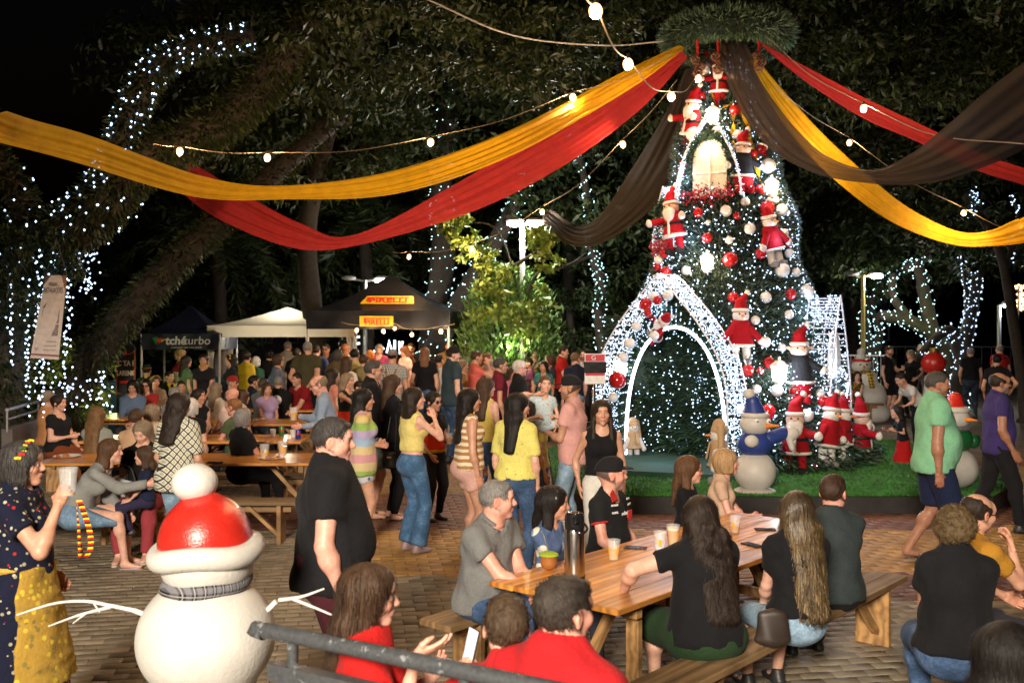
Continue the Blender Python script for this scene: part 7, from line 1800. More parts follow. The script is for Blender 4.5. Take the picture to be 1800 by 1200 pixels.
# ---------------- foreground
def polo_extra(I):
    pass
P('heavyset man in black polo and maroon trousers standing behind the snowman', 588, 732, 331, face=12, fat=.72, skin='pink', hair=('short', 'pepper'), top=((.011, .011, .0125), 'short', {'hem': -.07, 'loose': .006}), bottom=((.055, .012, .018), 'long'), collar=True, arms=((.06, .06, -.52), 'down'), curl=(.8, .6), head=(-10, -2), headfat=True)
def old_woman(I):
    s = I['s']; P0, fw, rt = I['P0'], I['fw0'], I['rt0']; pr = I['pr']
    v, f = sdf_mesh([Prim(P0+[0, 0, .14*s], P0-[0, 0, .46*s], (pr[0]+.03, pr[1]+.04), (pr[0]*1.18+.09, pr[1]*1.3+.11), rt, k=.02)], .012, [(P0+fw*.06, -fw), (P0+[0, 0, .15*s], (0, 0, 1)), (P0-[0, 0, .46*s], (0, 0, -1))], wob(4, 40, .008)); mesh_obj('apron', v, f, cloth_mat(('floral', (.34, .21, .035), [(.50, .38, .04), (.20, .15, .04)], 26, .3)), I['o'])
    mb = MB(); mb.tube([P0+[0, 0, .15*s]+(rt*math.cos(a)*(I['wr'][0]+.035)+fw*math.sin(a)*(I['wr'][1]+.035)) for a in np.linspace(0, 6.28, 30, False)], .018, 6, closed=True); mb.build('apron_band', cloth_mat((.50, .32, .06)), I['o'], True)
    Wr, MF, sx, cu = I['hands'][0]; p = I['root']+Wr+MF[:, 1]*.08; p[2] -= .03; cup(p+np.array([.02, 0, .0]), 'clear plastic cup at the lips of the woman in the flowered dress', .1, 1.15, None, logo=False)
    q_ = p+np.array([.05, -.02, -.02]); V = []
    for i in range(18): t_ = i/17; V += [q_+np.array([.10*math.sin(math.pi*t_)*.6+.02, 0, -.30*math.sin(math.pi*t_*.5)*1.0 if t_ < 1 else 0])+np.array([0, .0, 0]), q_+np.array([.10*math.sin(math.pi*t_)*.6+.045, .01, -.30*math.sin(math.pi*t_*.5)])]
    o = mesh_obj('lanyard', np.array(V)-q_, np.array([(2*i, 2*i+1, 2*i+3, 2*i+2) for i in range(17)]), cloth_mat(('stripes', ((.02, .02, .02), (.5, .02, .02), (.7, .5, .02)), .03)), None, True, q_); tag(o, 'black red and yellow lanyard dangling from the old woman\'s hand', 'lanyard')
P('elderly woman in dark flowered dress and yellow apron drinking at left edge', 42, 775, 342, face=8, sex='f', fat=.35, skin='tan', hair=('bob', 'pepper'), band=((.7, .5, .02), 'flowers'), top=(('floral', (.008, .010, .026), [(.42, .38, .26), (.35, .02, .02), (.30, .27, .18)], 30, .24), 'short', {'dress': .55, 'name': 'dress'}), bottom=(None, 'long'), shoes=(.02, .02, .02), arms=((-.02, .24, .02), (.05, .12, -.42)), pole=((.5, .3, -1), None), curl=(1.0, .6), extra=old_woman)
P('woman in red with long brown hair behind the railing gesturing', 655, 990, 475, face=8, sex='f', sit=.55, skin='fair', hair=('long', 'brown', .40, {'side': .26, 'n': 1100}), top=((.42, .012, .011), 'short', {'loose': .01}), bottom=(JEAN, 'long'), arms=((.10, .20, .06), (.10, .27, -.22)), pole=((.4, -.4, -1), (.4, -.4, -1)), palms=(((0.1, .9, .35), (-.5, -.2, .7)), ((.0, .6, .8), (-.6, -.3, .5))), curl=(.25, .3), head=(0, -3))
P('man in red t-shirt with cropped hair seen from behind', 992, 980, 540, face=62, sit=.55, skin='pink', hair=('boy', (.038, .030, .024)), top=((.40, .013, .016), 'short'), bottom=(JEAN, 'long'), arms=('lap', 'lap'), head=(-22, 0), fat=.1, H=1.82)
def phone_hand(I):
    Wr, MF, sx, cu = I['hands'][1]; p = I['root']+Wr+MF[:, 1]*.10-MF[:, 2]*.02
    o = empty('phone', p); tag(o, 'raised phone with lit screen held by the boy in red', 'phone'); o.rotation_euler = (R(75), 0, R(-60))
    mb = MB(); mb.box((0, .03, 0), (.075, .155, .008), bev=.003); mb.build('case', plain('phone_case', (.02, .02, .022), .25), o); mb = MB(); mb.box((0, .03, .0046), (.069, .147, .001)); mb.build('screen', glow('phone_screen', (.25, .42, .95), .45), o)
P('boy in red t-shirt with faded undercut beside the man in red', 890, 1035, 520, face=70, sit=.60, kid=True, hs=.92, skin='fair', hair=('boy', (.060, .038, .022)), top=((.40, .013, .016), 'short'), bottom=(JEAN, 'long'), arms=('lap', (.16, .26, -.12)), palms=(None, ((-.1, .4, 1), (-.4, 1, 0))), curl=(.5, .9), head=(25, 0), extra=phone_hand)
# ---------------- foreground table, left side
P('grey haired man in grey shirt leaning on the foreground table', 874, 843, 282, face=322, sit=.45, fat=.42, lean=10, skin='pink', hair=('short', 'grey'), top=((.165, .168, .165), 'short', {'hem': -.05, 'loose': .008}), bottom=(JEAN, 'long'), collar=True, arms=((-.12, .40, -.33), (-.16, .36, -.33)), palms=('down', 'down'), curl=(.4, .5), head=(38, 2), headfat=True)
P('dark haired woman with black headband in blue white blouse at the table', 975, 853, 264, face=318, sex='f', sit=.45, skin='tan', hair=('long', 'black', .22, {'side': .16}), band=((.012, .012, .013), 'plain'), top=(('floral', (.07, .11, .22), [(.62, .58, .48), (.22, .28, .40)], 10, .34), 'short'), arms=('table', 'lap'), head=(38, -2), glasses=False)
def jersey(I):
    o, C, fw, rt, up, cr = I['o'], I['C'], I['fw'], I['rt'], I['up'], I['cr']
    def face_txt(b, sz, x, z, c=WHS, bold=.001):
        d = cr[1]*math.sqrt(max(1-(x/(cr[0]+.03))**2, .1))+.040; nx = nrm(fw*1.0+rt*(x*3.2)); r2 = nrm(np.cross(up, nx)); p = C+rt*x+nx*0+fw*d+up*z
        M_ = Matrix((r2*-1*-1, up, nx)).transposed(); text(o, b, sz, tuple(p), M_.to_euler(), c, 'logo', ext=.002, bold=bold)
    face_txt('relux', .040, -.005, .03); face_txt('BATAVO', .018, -.085, .085); face_txt('SERRA', .018, -.055, .13); face_txt('SICREDI', .018, .105, .10); face_txt('COPEL', .020, .10, .045)
    S, E, Wr = I['armP'][0]; 
    mb = MB(); pch = C+rt*.10+fw*(cr[1]+.008)+up*.165; mb.poly([pch+rt*.045+up*.02, pch-rt*.02+up*.045-fw*.02, pch-rt*.035-up*.02+fw*.012, pch+rt*.03-up*.04+fw*.012], .004, fw); mb.build('patch', plain('jersey_red', (.50, .03, .03), .6), o)
    mb = MB(); q_ = C-rt*.085+fw*(cr[1]+.034)+up*.0; mb.poly([q_+up*.04-rt*.03, q_+up*.04+rt*.03, q_+rt*.03-up*.01, q_-up*.04, q_-rt*.03-up*.01], .006, nrm(fw-rt*.2)); mb.build('crest', plain('jersey_red', (.50, .03, .03), .6), o)
    for i, c_ in ((0, (.45, .02, .02)), (1, (.01, .14, .07))):
        S, E, Wr = I['armP'][i]; d = nrm(E-S); e = S+(E-S)*.50; u_ = nrm(np.cross(d, (0, 0, 1.))); w_ = np.cross(d, u_)
        mb = MB(); mb.tube([e+(u_*math.cos(a)+w_*math.sin(a))*.066*I['s'] for a in np.linspace(0, 6.28, 20, False)], .009, 6, closed=True); mb.build('cuff', plain('jersey_cuff_%d' % i, c_, .7), o, True)
P('bearded man in black cap and black sports jersey at the table', 1072, 808, 236, face=322, sit=.45, fat=.38, skin='pink', hair=('buzz', 'pepper'), cap=((.012, .012, .013), 'cap'), beard=('grey', .6), top=((.012, .013, .014), 'short', {'hem': -.05, 'vee': .4}), bottom=((.02, .018, .017), 'shorts'), arms=((-.02, .30, -.40), (.08, .18, -.46)), head=(42, 6), extra=jersey, collar=(.6, .6, .58) and None, sandals=True)
P('woman with straight brown hair and glasses in black at the far side', 1213, 800, 214, face=330, sex='f', sit=.45, skin='fair', hair=('long', 'chestnut', .30, {'side': .14}), top=(BLACK, 'short'), arms=('table', 'lap'), head=(25, 0), glasses=True)
P('blond bobbed woman in beige top resting her elbow on the table', 1276, 788, 205, face=345, sex='f', fat=.35, sit=.45, skin='pink', hair=('bob', 'blond'), top=((.50, .34, .24), 'short'), arms=((-.02, .32, -.30), 'lap'), head=(15, 4), lean=8)
# ---------------- foreground table, right side (backs)
P('woman with long wavy dark hair in black top and green skirt from behind', 1232, 870, 310, face=106, sex='f', fat=.55, sit=.45, lean=8, skin='fair', hair=('wavy', 'dark', .54, {'b0': .055, 'back': .10, 'w': 1.25, 'n': 1500}), top=(BLACK, 'short', {'hem': -.04}), bottom=((.018, .042, .016), 'skirt', {'wide': .02}), arms=('lap', (.26, .20, -.24)), pole=(None, (1, -.3, .1)), head=(-38, 4), heavy=.2)
P('woman with long highlighted hair and glasses from behind on the bench', 1402, 862, 300, face=102, sex='f', sit=.45, skin='fair', hair=('long', 'streak', .60, {'w': 1.25, 'tip': .95, 'n': 1500}), top=(BLACK, 'short', {'hem': .07}), bottom=(JEANL, 'shorts'), arms=('lap', 'lap'), head=(-42, 3), glasses=True)
P('man in charcoal t-shirt with cropped hair seen from behind on the bench', 1464, 832, 268, face=100, sit=.45, fat=.3, skin='pink', hair=('boy', (.040, .022, .014)), top=((.030, .040, .042), 'short', {'hem': -.06, 'loose': .01}), bottom=(BLACK, 'long'), arms=('table', 'table'), head=(-48, 4), lean=4)
P('woman with curly brown hair in black t-shirt at the right edge', 1680, 890, 330, face=75, sex='f', fat=.62, sit=.45, skin='tan', hair=('curly', (.10, .065, .03)), top=(BLACK, 'short', {'hem': .02}), bottom=(JEAN, 'long'), arms=('lap', 'table'), head=(-12, 0), heavy=.15)
P('balding man with glasses resting chin on his hand at the right', 1722, 868, 296, face=20, sit=.45, skin='tan', hair=('bald', 'dark'), glasses=True, top=((.36, .17, .02), 'short'), arms=((-.08, .25, .02), 'table'), pole=((.2, .8, -1), None), palms=(((-.7, .3, .8), (-.4, -1, 0)), None), curl=(1.1, .4), lean=12, head=(-5, -4))
P('dark haired person in mustard top at the bottom right corner', 1772, 1092, 520, face=40, sex='f', sit=.50, skin='tan', hair=('long', 'black', .30), top=((.42, .22, .03), 'short'), arms=('lap', 'lap'))
# ---------------- walkers on the right
P('heavy man in mint green polo walking past the lawn', 1648, 652, 186, face=352, fat=.68, skin='deep', hair=('short', 'pepper'), top=((.20, .46, .28), 'short', {'hem': -.10, 'loose': .012}), bottom=((.012, .018, .05), 'shorts', {'wide': .02}), collar=True, arms=((.05, -.02, -.54), (.05, .10, -.52)), curl=(.7, .6), legs=((.10, .06, .085), (.10, -.20, .12)), sandals=True, head=(-4, 0), headfat=True)
P('bald bearded man in dark purple polo walking at the right edge', 1758, 655, 160, face=350, fat=.35, skin='deep', hair=('bald', 'dark'), beard=('grey', .7), glasses=True, top=((.040, .028, .12), 'short', {'hem': -.08}), bottom=((.012, .012, .014), 'long'), collar=True, arms=((.05, .10, -.50), 'down'), legs=((.10, .20, .085), (.10, -.24, .10)))
P('bearded man in black t-shirt and shorts holding a cup near fence', 1563, 608, 72.5, face=310, skin='fair', hair=('short', 'brown'), beard=('brown', .7), top=(BLACK, 'short'), bottom=(BLACK, 'shorts'), arms=('down', 'hold'), extra=hold_cup(1, 'cup held by the bearded man near the far fence', .3))
P('woman with long light brown hair in black near the far fence', 1600, 615, 72.5, face=200, sex='f', skin='fair', hair=('long', 'ash', .40), top=(BLACK, 'short'), bottom=(BLACK, 'long'), arms=('hip', 'hip'))
P('man with folded arms behind the long haired woman in black', 1618, 605, 67, face=250, skin='pink', hair=('short', 'grey'), top=(BLACK, 'short'), bottom=((.12, .11, .10), 'long'), arms=('cross', 'cross'))
P('dark haired man in white shirt bending forward beside the lawn', 1580, 668, 100, face=195, lean=48, skin='tan', hair=('short', 'black'), top=((.50, .48, .45), 'short'), bottom=(BLACK, 'long'), arms=((.0, .25, -.38), (.0, .25, -.38)), head=(0, -20), feet=.86)
P('girl in black top and bright red skirt bending by the lawn', 1576, 712, 118, face=190, sex='f', kid=True, lean=15, skin='tan', hair=('long', 'black', .25), top=(BLACK, 'short'), bottom=((.42, .012, .012), 'longskirt', {'flare': .06}), arms=((.0, .34, -.16), (.05, .28, -.16)))
P('bearded man sitting close to his partner by the far snowman', 1488, 655, 76, face=255, sit=.45, skin='tan', hair=('short', 'dark'), beard=('dark', .8), top=((.10, .03, .02), 'short'), arms=('lap', 'lap'))
P('dark haired woman in strapless dress sitting by the far snowman', 1507, 652, 77, face=240, sex='f', sit=.45, skin='fair', hair=('wavy', 'dark', .28), top=(('floral', (.05, .06, .02), [(.45, .20, .02), (.3, .03, .02)], 16, .3), 'none', {'dress': .5, 'name': 'dress'}), bottom=(None, 'long'), arms=('lap', 'lap'), head=(20, 0))
bench('dark bench under the couple by the far snowman', ((1500-900)/76, 1750/76+.1), 1.4, 0)
P('man in black shirt and jeans seen from behind at the right', 1706, 610, 73, face=80, fat=.2, skin='fair', hair=('short', 'grey'), top=(BLACK, 'short'), bottom=(DN(.02, .03, .05), 'long'), arms=('down', 'fwd'))
P('man in red t-shirt partly hidden at the right edge', 1757, 606, 72, face=100, fat=.2, skin='fair', hair=('bald', 'grey'), top=((.42, .02, .02), 'short'), bottom=(JEAN, 'long'))
P('dark haired man in black seen from behind before the red shirt', 1752, 622, 92, face=75, skin='tan', hair=('short', 'black'), top=(BLACK, 'short'), bottom=(BLACK, 'long'), arms=('hip', 'fwd'))
# ---------------- standing watchers in the middle
P('woman in pastel striped t-shirt and denim shorts with folded arms', 640, 682, 172, face=12, sex='f', fat=.15, skin='tan', hair=('long', 'black', .30, {'side': .2}), top=(('stripes', ((.28, .42, .10), (.58, .47, .25), (.55, .28, .30), (.58, .47, .25), (.30, .42, .58), (.42, .35, .55), (.30, .45, .12), (.62, .48, .20), (.58, .32, .32)), .72), 'elbow', {'hem': -.13, 'loose': .025}), bottom=(('floral', (.48, .50, .54), [(.10, .12, .2), (.5, .1, .1)], 14, .2), 'mini'), arms=('cross', 'cross'), sandals=True, shoes=(.08, .08, .08), group=GC)
P('tall grey haired man with glasses in black t-shirt behind striped woman', 657, 632, 150, face=10, fat=.25, skin='tan', hair=('short', 'pepper'), glasses=True, top=(BLACK, 'short', {'hem': -.08}), bottom=(JEANL, 'shorts', {'wide': .02}), arms=('cross', 'cross'), sandals=True, group=GC)
def handbag(I):
    S, E, Wr = I['armP'][0]; p = I['root']+I['P0']+I['rt0']*.20+I['fw0']*(-.06)+np.array([0, 0, -.30])
    o = empty('handbag', p); tag(o, 'small black handbag hanging from the long haired woman\'s shoulder', 'handbag'); v, f = sdf_mesh([Prim((0, 0, .05), (0, 0, .19), (.085, .04), (.075, .03), (1, 0, 0), k=.01)], .01, [((0, 0, .24), (0, 0, 1))]); mesh_obj('body', v, f, plain('black_leather', (.012, .012, .012), .35), o)
    t_ = I['root']+S+np.array([0, 0, .06])-p; mb = MB(); mb.tube(path([(-.06, 0, .22), t_*.5+[-.03, 0, .1], t_, t_*.5+[.05, 0, .1], (.06, 0, .22)], 24), .006, 5); mb.build('strap', plain('black_leather', (.012, .012, .012), .35), o, True); mb = MB(); mb.box((0, -.042, .15), (.05, .006, .02)); mb.build('clasp', plain('gold', (.6, .4, .08), .3, .8), o)
P('woman in black with very long brown hair and handbag', 692, 658, 151, face=18, sex='f', skin='fair', hair=('long', 'brown', .42, {'side': .25}), top=(BLACK, 'elbow'), bottom=(BLACK, 'long'), arms=('cross', 'down'), sandals=True, group=GC, extra=handbag)
P('woman in yellow sleeveless top and flared jeans hand at chin', 727, 680, 176, face=38, sex='f', skin='fair', hair=('long', 'dark', .17, {'side': .13}), top=((.68, .58, .20), 'none', {'hem': .13}), bottom=(('denim', (.050, .115, .22)), 'long', {'flare': 1.6, 'rise': .14}), arms=((-.05, .21, .03), 'chest'), pole=((.6, .1, -1), None), head=(-30, 5), shoes=(.25, .17, .17), curl=(.8, .5), group=GC)
P('woman with glasses in black red yellow shirt holding beer', 763, 688, 152, face=318, sex='f', fat=.25, skin='tan', hair=('bun', 'black'), glasses=True, top=(FLAG(.83, 1.0), 'short'), bottom=((.018, .018, .022), 'long'), arms=('fwd', (-.06, .26, -.26)), group=GC, extra=multi(hold_cup(1, 'cup of beer held by the woman in the flag coloured shirt', .6)))
P('woman with long curly black hair in brown striped tank top', 826, 682, 182, face=20, sex='f', fat=.3, skin='tan', hair=('wavy', 'black', .40, {'w': 1.15, 'side': .22}), top=(('stripes', ((.66, .58, .44), (.36, .18, .06)), .062), 'none'), bottom=((.60, .36, .31), 'mini'), arms=('down', 'fwd'), head=(-5, 2), sandals=True, group=GC)
P('woman with long straight black hair in yellow flowered t-shirt', 913, 690, 195, face=62, sex='f', fat=.35, skin='fair', hair=('long', 'black', .42, {'side': .1, 'tip': .7}), top=(('floral', (.66, .60, .16), [(.62, .35, .28), (.25, .24, .10)], 26, .16), 'elbow', {'hem': .0, 'loose': .008}), bottom=(JEAN, 'long'), arms=('down', 'down'), head=(-42, -3), group=GC)
P('girl with dark hair standing between the yellow shirt and pink shirt', 950, 703, 168, face=10, sex='f', kid=True, hs=.9, skin='tan', hair=('long', 'dark', .2), top=((.55, .42, .10), 'short'), bottom=(JEAN, 'long'), group=GC)
P('young woman with long brown hair in yellow top half hidden', 856, 663, 150, face=55, sex='f', skin='fair', hair=('long', 'brown', .38), top=((.62, .50, .12), 'none'), bottom=(JEAN, 'long'), head=(-30, 0), group=GC)
P('man in black cap and pink t-shirt carrying a toddler', 1003, 663, 172, face=160, fat=.12, skin='olive', hair=('buzz', 'dark'), cap=((.014, .014, .016), 'cap'), beard=('dark', .35), top=((.58, .31, .29), 'short', {'hem': -.08, 'loose': .012}), bottom=(JEANL, 'long'), arms=((-.05, .30, -.16), (-.12, .28, -.22)), head=(8, 2), group=GC)
P('toddler in light blue carried in the man\'s arms', 958, 661, 172, face=275, kid=True, hs=.78, sit=1.16, skin='fair', hair=('boy', (.10, .05, .025)), top=(('floral', (.48, .58, .62), [(.45, .2, .12), (.2, .35, .45)], 30, .2), 'short', {'name': 'romper'}), bottom=((.45, .55, .60), 'long'), arms=((-.02, .12, .12), 'fwd'), legs=((.1, .22, 1.25/.5), (.1, .22, 1.25/.5)), H=.95, shoes=None, head=(10, 2))
P('teenage girl with long brown hair in black halter top facing us', 1058, 702, 198, face=272, sex='f', skin='tan', hair=('wavy', 'dark', .30, {'front': .26, 'side': .2}), top=(BLACK, 'none', {'hem': .09, 'vee': .5}), bottom=((.58, .56, .52), 'long'), arms=((.06, -.06, -.50), 'down'), head=(0, 2), group=GC)
P('woman in black red and yellow outfit taking a photo', 612, 655, 122, face=335, sex='f', skin='tan', hair=('long', 'ash', .3), top=(FLAG(.82, 1.02), 'none'), bottom=((.5, .33, .03), 'skirt'), arms=('phone', 'phone'), palms=('fwd', 'fwd'), group=GC)
P('child looking over beside the woman taking a photo', 633, 668, 120, face=330, kid=True, hs=.9, skin='tan', hair=('short', 'dark'), top=((.35, .2, .05), 'short'), group=GC)
P('man in dark teal t-shirt and black cap seen side on', 797, 610, 108, face=28, fat=.1, skin='fair', hair=('short', 'dark'), cap=((.012, .012, .013), 'cap'), top=((.030, .050, .062), 'short', {'hem': -.08, 'loose': .015}), bottom=(JEAN, 'long'), head=(-20, 0), group=GC)
P('man with glasses in maroon polo looking right', 880, 628, 116, face=8, skin='tan', hair=('short', 'pepper'), glasses=True, top=((.14, .015, .030), 'short'), bottom=(BLACK, 'long'), collar=True, group=GC)
P('white haired man with glasses in black shirt looking right', 914, 632, 117, face=10, fat=.2, skin='pink', hair=('short', 'white'), glasses=True, top=(BLACK, 'short'), bottom=(BLACK, 'long'), arms=('fwd', 'hold'), group=GC)
P('boy in coral t-shirt drinking from a pink cup', 838, 616, 97, face=12, skin='tan', hair=('short', 'brown'), top=((.62, .13, .10), 'short'), bottom=(JEAN, 'long'), arms=('drink', 'fwd'), group=GC)
P('woman in leopard top beside the boy in coral', 815, 632, 92, face=340, sex='f', skin='fair', hair=('long', 'ash', .25), top=(('floral', (.36, .20, .08), [(.05, .03, .02)], 40, .3), 'none'), arms=('hold', 'down'), group=GC)
P('woman with long reddish hair behind the boy in coral', 858, 620, 90, face=330, sex='f', skin='fair', hair=('long', 'auburn', .3), top=((.4, .2, .1), 'short'), group=GC)
P('woman with long light hair in pale pink touching her chest', 940, 612, 82, face=278, sex='f', skin='fair', hair=('long', 'chestnut', .28, {'front': .22}), top=((.60, .38, .32), 'long'), arms=('chest', 'down'), group=GC)
P('woman with short brown hair in dark top looking left', 966, 623, 88, face=190, sex='f', skin='tan', hair=('bob', 'brown'), top=((.03, .03, .05), 'short'), group=GC)
P('man in bright red polo talking near the notice stand', 990, 608, 88, face=350, skin='fair', hair=('short', 'dark'), top=((.42, .018, .018), 'short'), bottom=(BLACK, 'long'), collar=True, arms=('hold', 'hold'), group=GC)
P('youth in navy t-shirt turning away near the red polo man', 1012, 619, 96, face=120, skin='fair', hair=('boy', (.14, .08, .04)), top=((.014, .018, .035), 'short'), bottom=(JEANL, 'long'), head=(-70, 0), group=GC)
P('man with dark hair behind the youth in navy', 1026, 614, 80, face=255, skin='tan', hair=('short', 'dark'), beard=('dark', .6), top=((.3, .25, .22), 'short'), group=GC)
P('short haired woman standing beside the notice stand', 1079, 625, 92, face=190, sex='f', skin='tan', hair=('bob', 'ash'), top=((.25, .05, .05), 'short'), group=GC)
P('small child in green behind the notice stand', 1062, 672, 104, face=250, kid=True, hs=.86, skin='tan', hair=('short', 'dark'), top=((.05, .22, .12), 'short'), group=GC)
# ---------------- crowd before the tents
def suspenders(I):
    for sx in (-1, 1):
        mb = MB(); pts = [I['Sh']+I['rt']*sx*.09+I['up']*.055, I['C']-I['fw']*(I['cr'][1]+.030)+I['rt']*sx*.075+I['up']*.06, I['C']-I['fw']*(I['cr'][1]+.034)+I['rt']*sx*.03-I['up']*.10, I['W']-I['fw']*(I['wr'][1]+.036)+I['rt']*sx*.012]; mb.tube(path(pts, 14), .013, 5); mb.build('suspender', plain('tan_leather', (.20, .07, .025), .5), I['o'], True)
P('man in grey felt hat, chequered shirt and brown suspenders from behind', 690, 613, 105, face=85, skin='tan', hair=('short', 'dark'), cap=((.22, .22, .23), 'hat'), top=(('gingham', (.55, .55, .53), (.03, .03, .035), 38), 'short'), bottom=(BLACK, 'shorts'), extra=suspenders, group=GC)
P('woman with straight auburn hair in black t-shirt from behind', 747, 610, 94, face=88, sex='f', fat=.3, skin='fair', hair=('long', (.16, .075, .035), .24), top=(BLACK, 'short'), bottom=(JEAN, 'long'), arms=('down', 'fwd'), group=GC)
P('bearded man with glasses in black behind the counter', 722, 602, 79, face=265, skin='fair', hair=('short', 'dark'), beard=('dark', .85), glasses=True, top=(BLACK, 'short'), head=(0, -14), group=GC)
P('dark haired man under the right end of the black tent', 789, 599, 79, face=270, skin='tan', hair=('short', 'black'), beard=('dark', .8), top=((.30, .14, .05), 'short'), group=GC)
P('man with grey t-shirt seen from behind beyond the black cap', 822, 603, 80, face=80, skin='fair', hair=('short', 'dark'), top=((.16, .17, .19), 'short'), group=GC)
P('woman with long red hair looking down by the counter', 707, 608, 84, face=215, sex='f', skin='fair', hair=('long', 'auburn', .32, {'front': .2}), top=((.6, .4, .36), 'short'), head=(0, -22), group=GC)
P('grey haired woman facing us at the counter', 666, 605, 80, face=272, sex='f', skin='fair', hair=('bob', 'grey'), top=((.3, .05, .15), 'short'), head=(0, -14), group=GC)
P('child in orange and pink wig before the counter', 650, 616, 88, face=100, sex='f', skin='fair', hair=('curly', (.62, .20, .03)), top=((.60, .04, .25), 'short'), group=GC)
P('man in pale yellow t-shirt seen from behind', 624, 612, 98, face=85, fat=.25, skin='tan', hair=('short', 'black'), top=((.62, .54, .20), 'short'), bottom=(JEAN, 'long'), group=GC)
P('grey haired woman in brown vest with pink sleeves', 595, 614, 96, face=65, sex='f', fat=.3, skin='tan', hair=('bob', 'pepper'), top=((.10, .075, .035), 'long'), group=GC)
P('woman with long red brown hair behind the vest', 608, 604, 84, face=60, sex='f', skin='tan', hair=('long', 'auburn', .32), top=((.4, .3, .1), 'short'), group=GC)
P('dark haired man behind the red haired woman', 602, 597, 76, face=80, skin='tan', hair=('short', 'black'), top=((.05, .05, .05), 'short'), group=GC)
P('man with glasses in dark shirt before the white marquee', 573, 604, 80, face=262, fat=.2, skin='tan', hair=('short', 'pepper'), glasses=True, top=((.02, .02, .022), 'short'), group=GC)
P('broad man in olive shirt seen from behind hands clasped', 541, 600, 97, face=82, fat=.45, skin='tan', hair=('short', 'grey'), top=((.055, .050, .025), 'short', {'loose': .02}), bottom=(BLACK, 'long'), arms=('behind', 'behind'), group=GC)
P('man in black beside the broad olive shirt man', 522, 611, 84, face=70, fat=.4, skin='tan', hair=('short', 'dark'), top=(BLACK, 'short'), group=GC)
P('grey haired man in beige shirt at the marquee', 506, 600, 78, face=75, skin='fair', hair=('short', 'grey'), top=((.32, .28, .22), 'short'), group=GC)
P('woman with glasses in denim jacket over floral blouse', 490, 622, 94, face=15, sex='f', fat=.3, skin='fair', hair=('bob', 'brown'), glasses=True, top=(('floral', (.10, .13, .19), [(.32, .12, .10), (.3, .22, .18)], 18, .25), 'long'), bottom=(JEAN, 'long'), arms=('fwd', 'hip'), group=GC)
P('woman with curly black hair in black before the marquee', 473, 615, 82, face=100, sex='f', skin='tan', hair=('curly', 'black'), top=(BLACK, 'short'), group=GC)
P('white haired woman beside the yellow blouse', 450, 626, 84, face=80, sex='f', skin='fair', hair=('bob', 'white'), top=((.05, .15, .10), 'short'), group=GC)
P('woman in yellow blouse with dark tied hair from behind', 434, 618, 86, face=70, sex='f', skin='tan', hair=('bun', 'dark'), top=((.58, .40, .03), 'short'), arms=('fwd', 'hip'), group=GC)
P('tall man in grey shirt seen from behind near the navy tent', 390, 598, 76, face=85, skin='tan', hair=('short', 'dark'), top=((.25, .25, .26), 'short'), bottom=(JEAN, 'long'), group=GC)
P('woman in black polo with yellow flower band looking left', 405, 622, 92, face=205, sex='f', fat=.2, skin='fair', hair=('long', 'black', .22), band=((.7, .5, .02), 'flowers'), top=((.016, .016, .018), 'short'), bottom=(JEAN, 'long'), group=GC)
P('woman in black and yellow polo facing the camera', 358, 622, 96, face=278, sex='f', skin='tan', hair=('bun', 'dark'), top=((.014, .014, .016), 'short'), bottom=(JEAN, 'long'), collar=(.65, .42, .02), arms=('lap', 'lap'), group=GC)
P('woman with long dark hair in green top near the navy tent', 328, 625, 88, face=40, sex='f', skin='tan', hair=('long', 'dark', .3), top=((.08, .14, .07), 'short'), bottom=(JEAN, 'long'), group=GC)
P('tall woman in red bodice and white dress at the navy tent', 315, 613, 84, face=200, sex='f', skin='fair', hair=('bun', 'blond'), top=(('bands', ((0.0, (.60, .52, .46)), (1.28, (.30, .02, .03)))), 'short', {'dress': .75, 'name': 'dress'}), bottom=(None, 'long'), group=GC)
P('person in dark felt hat behind the seated women', 258, 640, 88, face=100, skin='tan', hair=('short', 'dark'), cap=((.012, .014, .012), 'hat'), top=((.03, .03, .03), 'short'), group=GC)
# ---------------- left tables
def bottle_x(I):
    Wr, MF, sx, cu = I['hands'][0]; p = I['root']+Wr+MF[:, 1]*.08-MF[:, 2]*.03
    o = empty('water_bottle', p); tag(o, 'plastic water bottle held to the child\'s mouth', 'bottle'); o.rotation_euler = (0, R(62), R(8)); mb = MB(); mb.lathe([(.03, -.10), (.033, -.09), (.033, .05), (.014, .09), (.013, .105)], 18); mb.build('body', CLR, o, True); mb = MB(); mb.lathe([(.0335, -.045), (.0335, .02)], 18, caps=False); mb.build('label_band', plain('bottle_label', (.5, .3, .25), .5), o, True); mb = MB(); mb.lathe([(.015, .10), (.015, .12)], 12); mb.build('cap', plain('cap_blue', (.03, .1, .4), .4), o, True)
P('woman in grey cardigan and denim skirt leaning over with bottle', 196, 773, 188, face=4, sex='f', sit=.42, lean=34, skin='fair', hair=('long', 'chestnut', .30, {'side': .14}), top=((.24, .24, .23), 'long'), bottom=(('denim', (.14, .22, .32)), 'skirt'), arms=((.0, .50, -.10), (-.05, .22, -.42)), curl=(.9, .4), shoes=(.35, .30, .34), sandals=True, extra=bottle_x, group=GS)
P('blond mother in black top and coral trousers holding child', 246, 740, 177, face=278, sex='f', sit=.42, skin='fair', hair=('long', 'ash', .28), top=(BLACK, 'short'), bottom=((.30, .045, .055), 'long'), arms=((-.06, .30, -.34), (-.06, .30, -.34)), head=(-15, -24), sandals=True, shoes=(.6, .58, .52), group=GS)
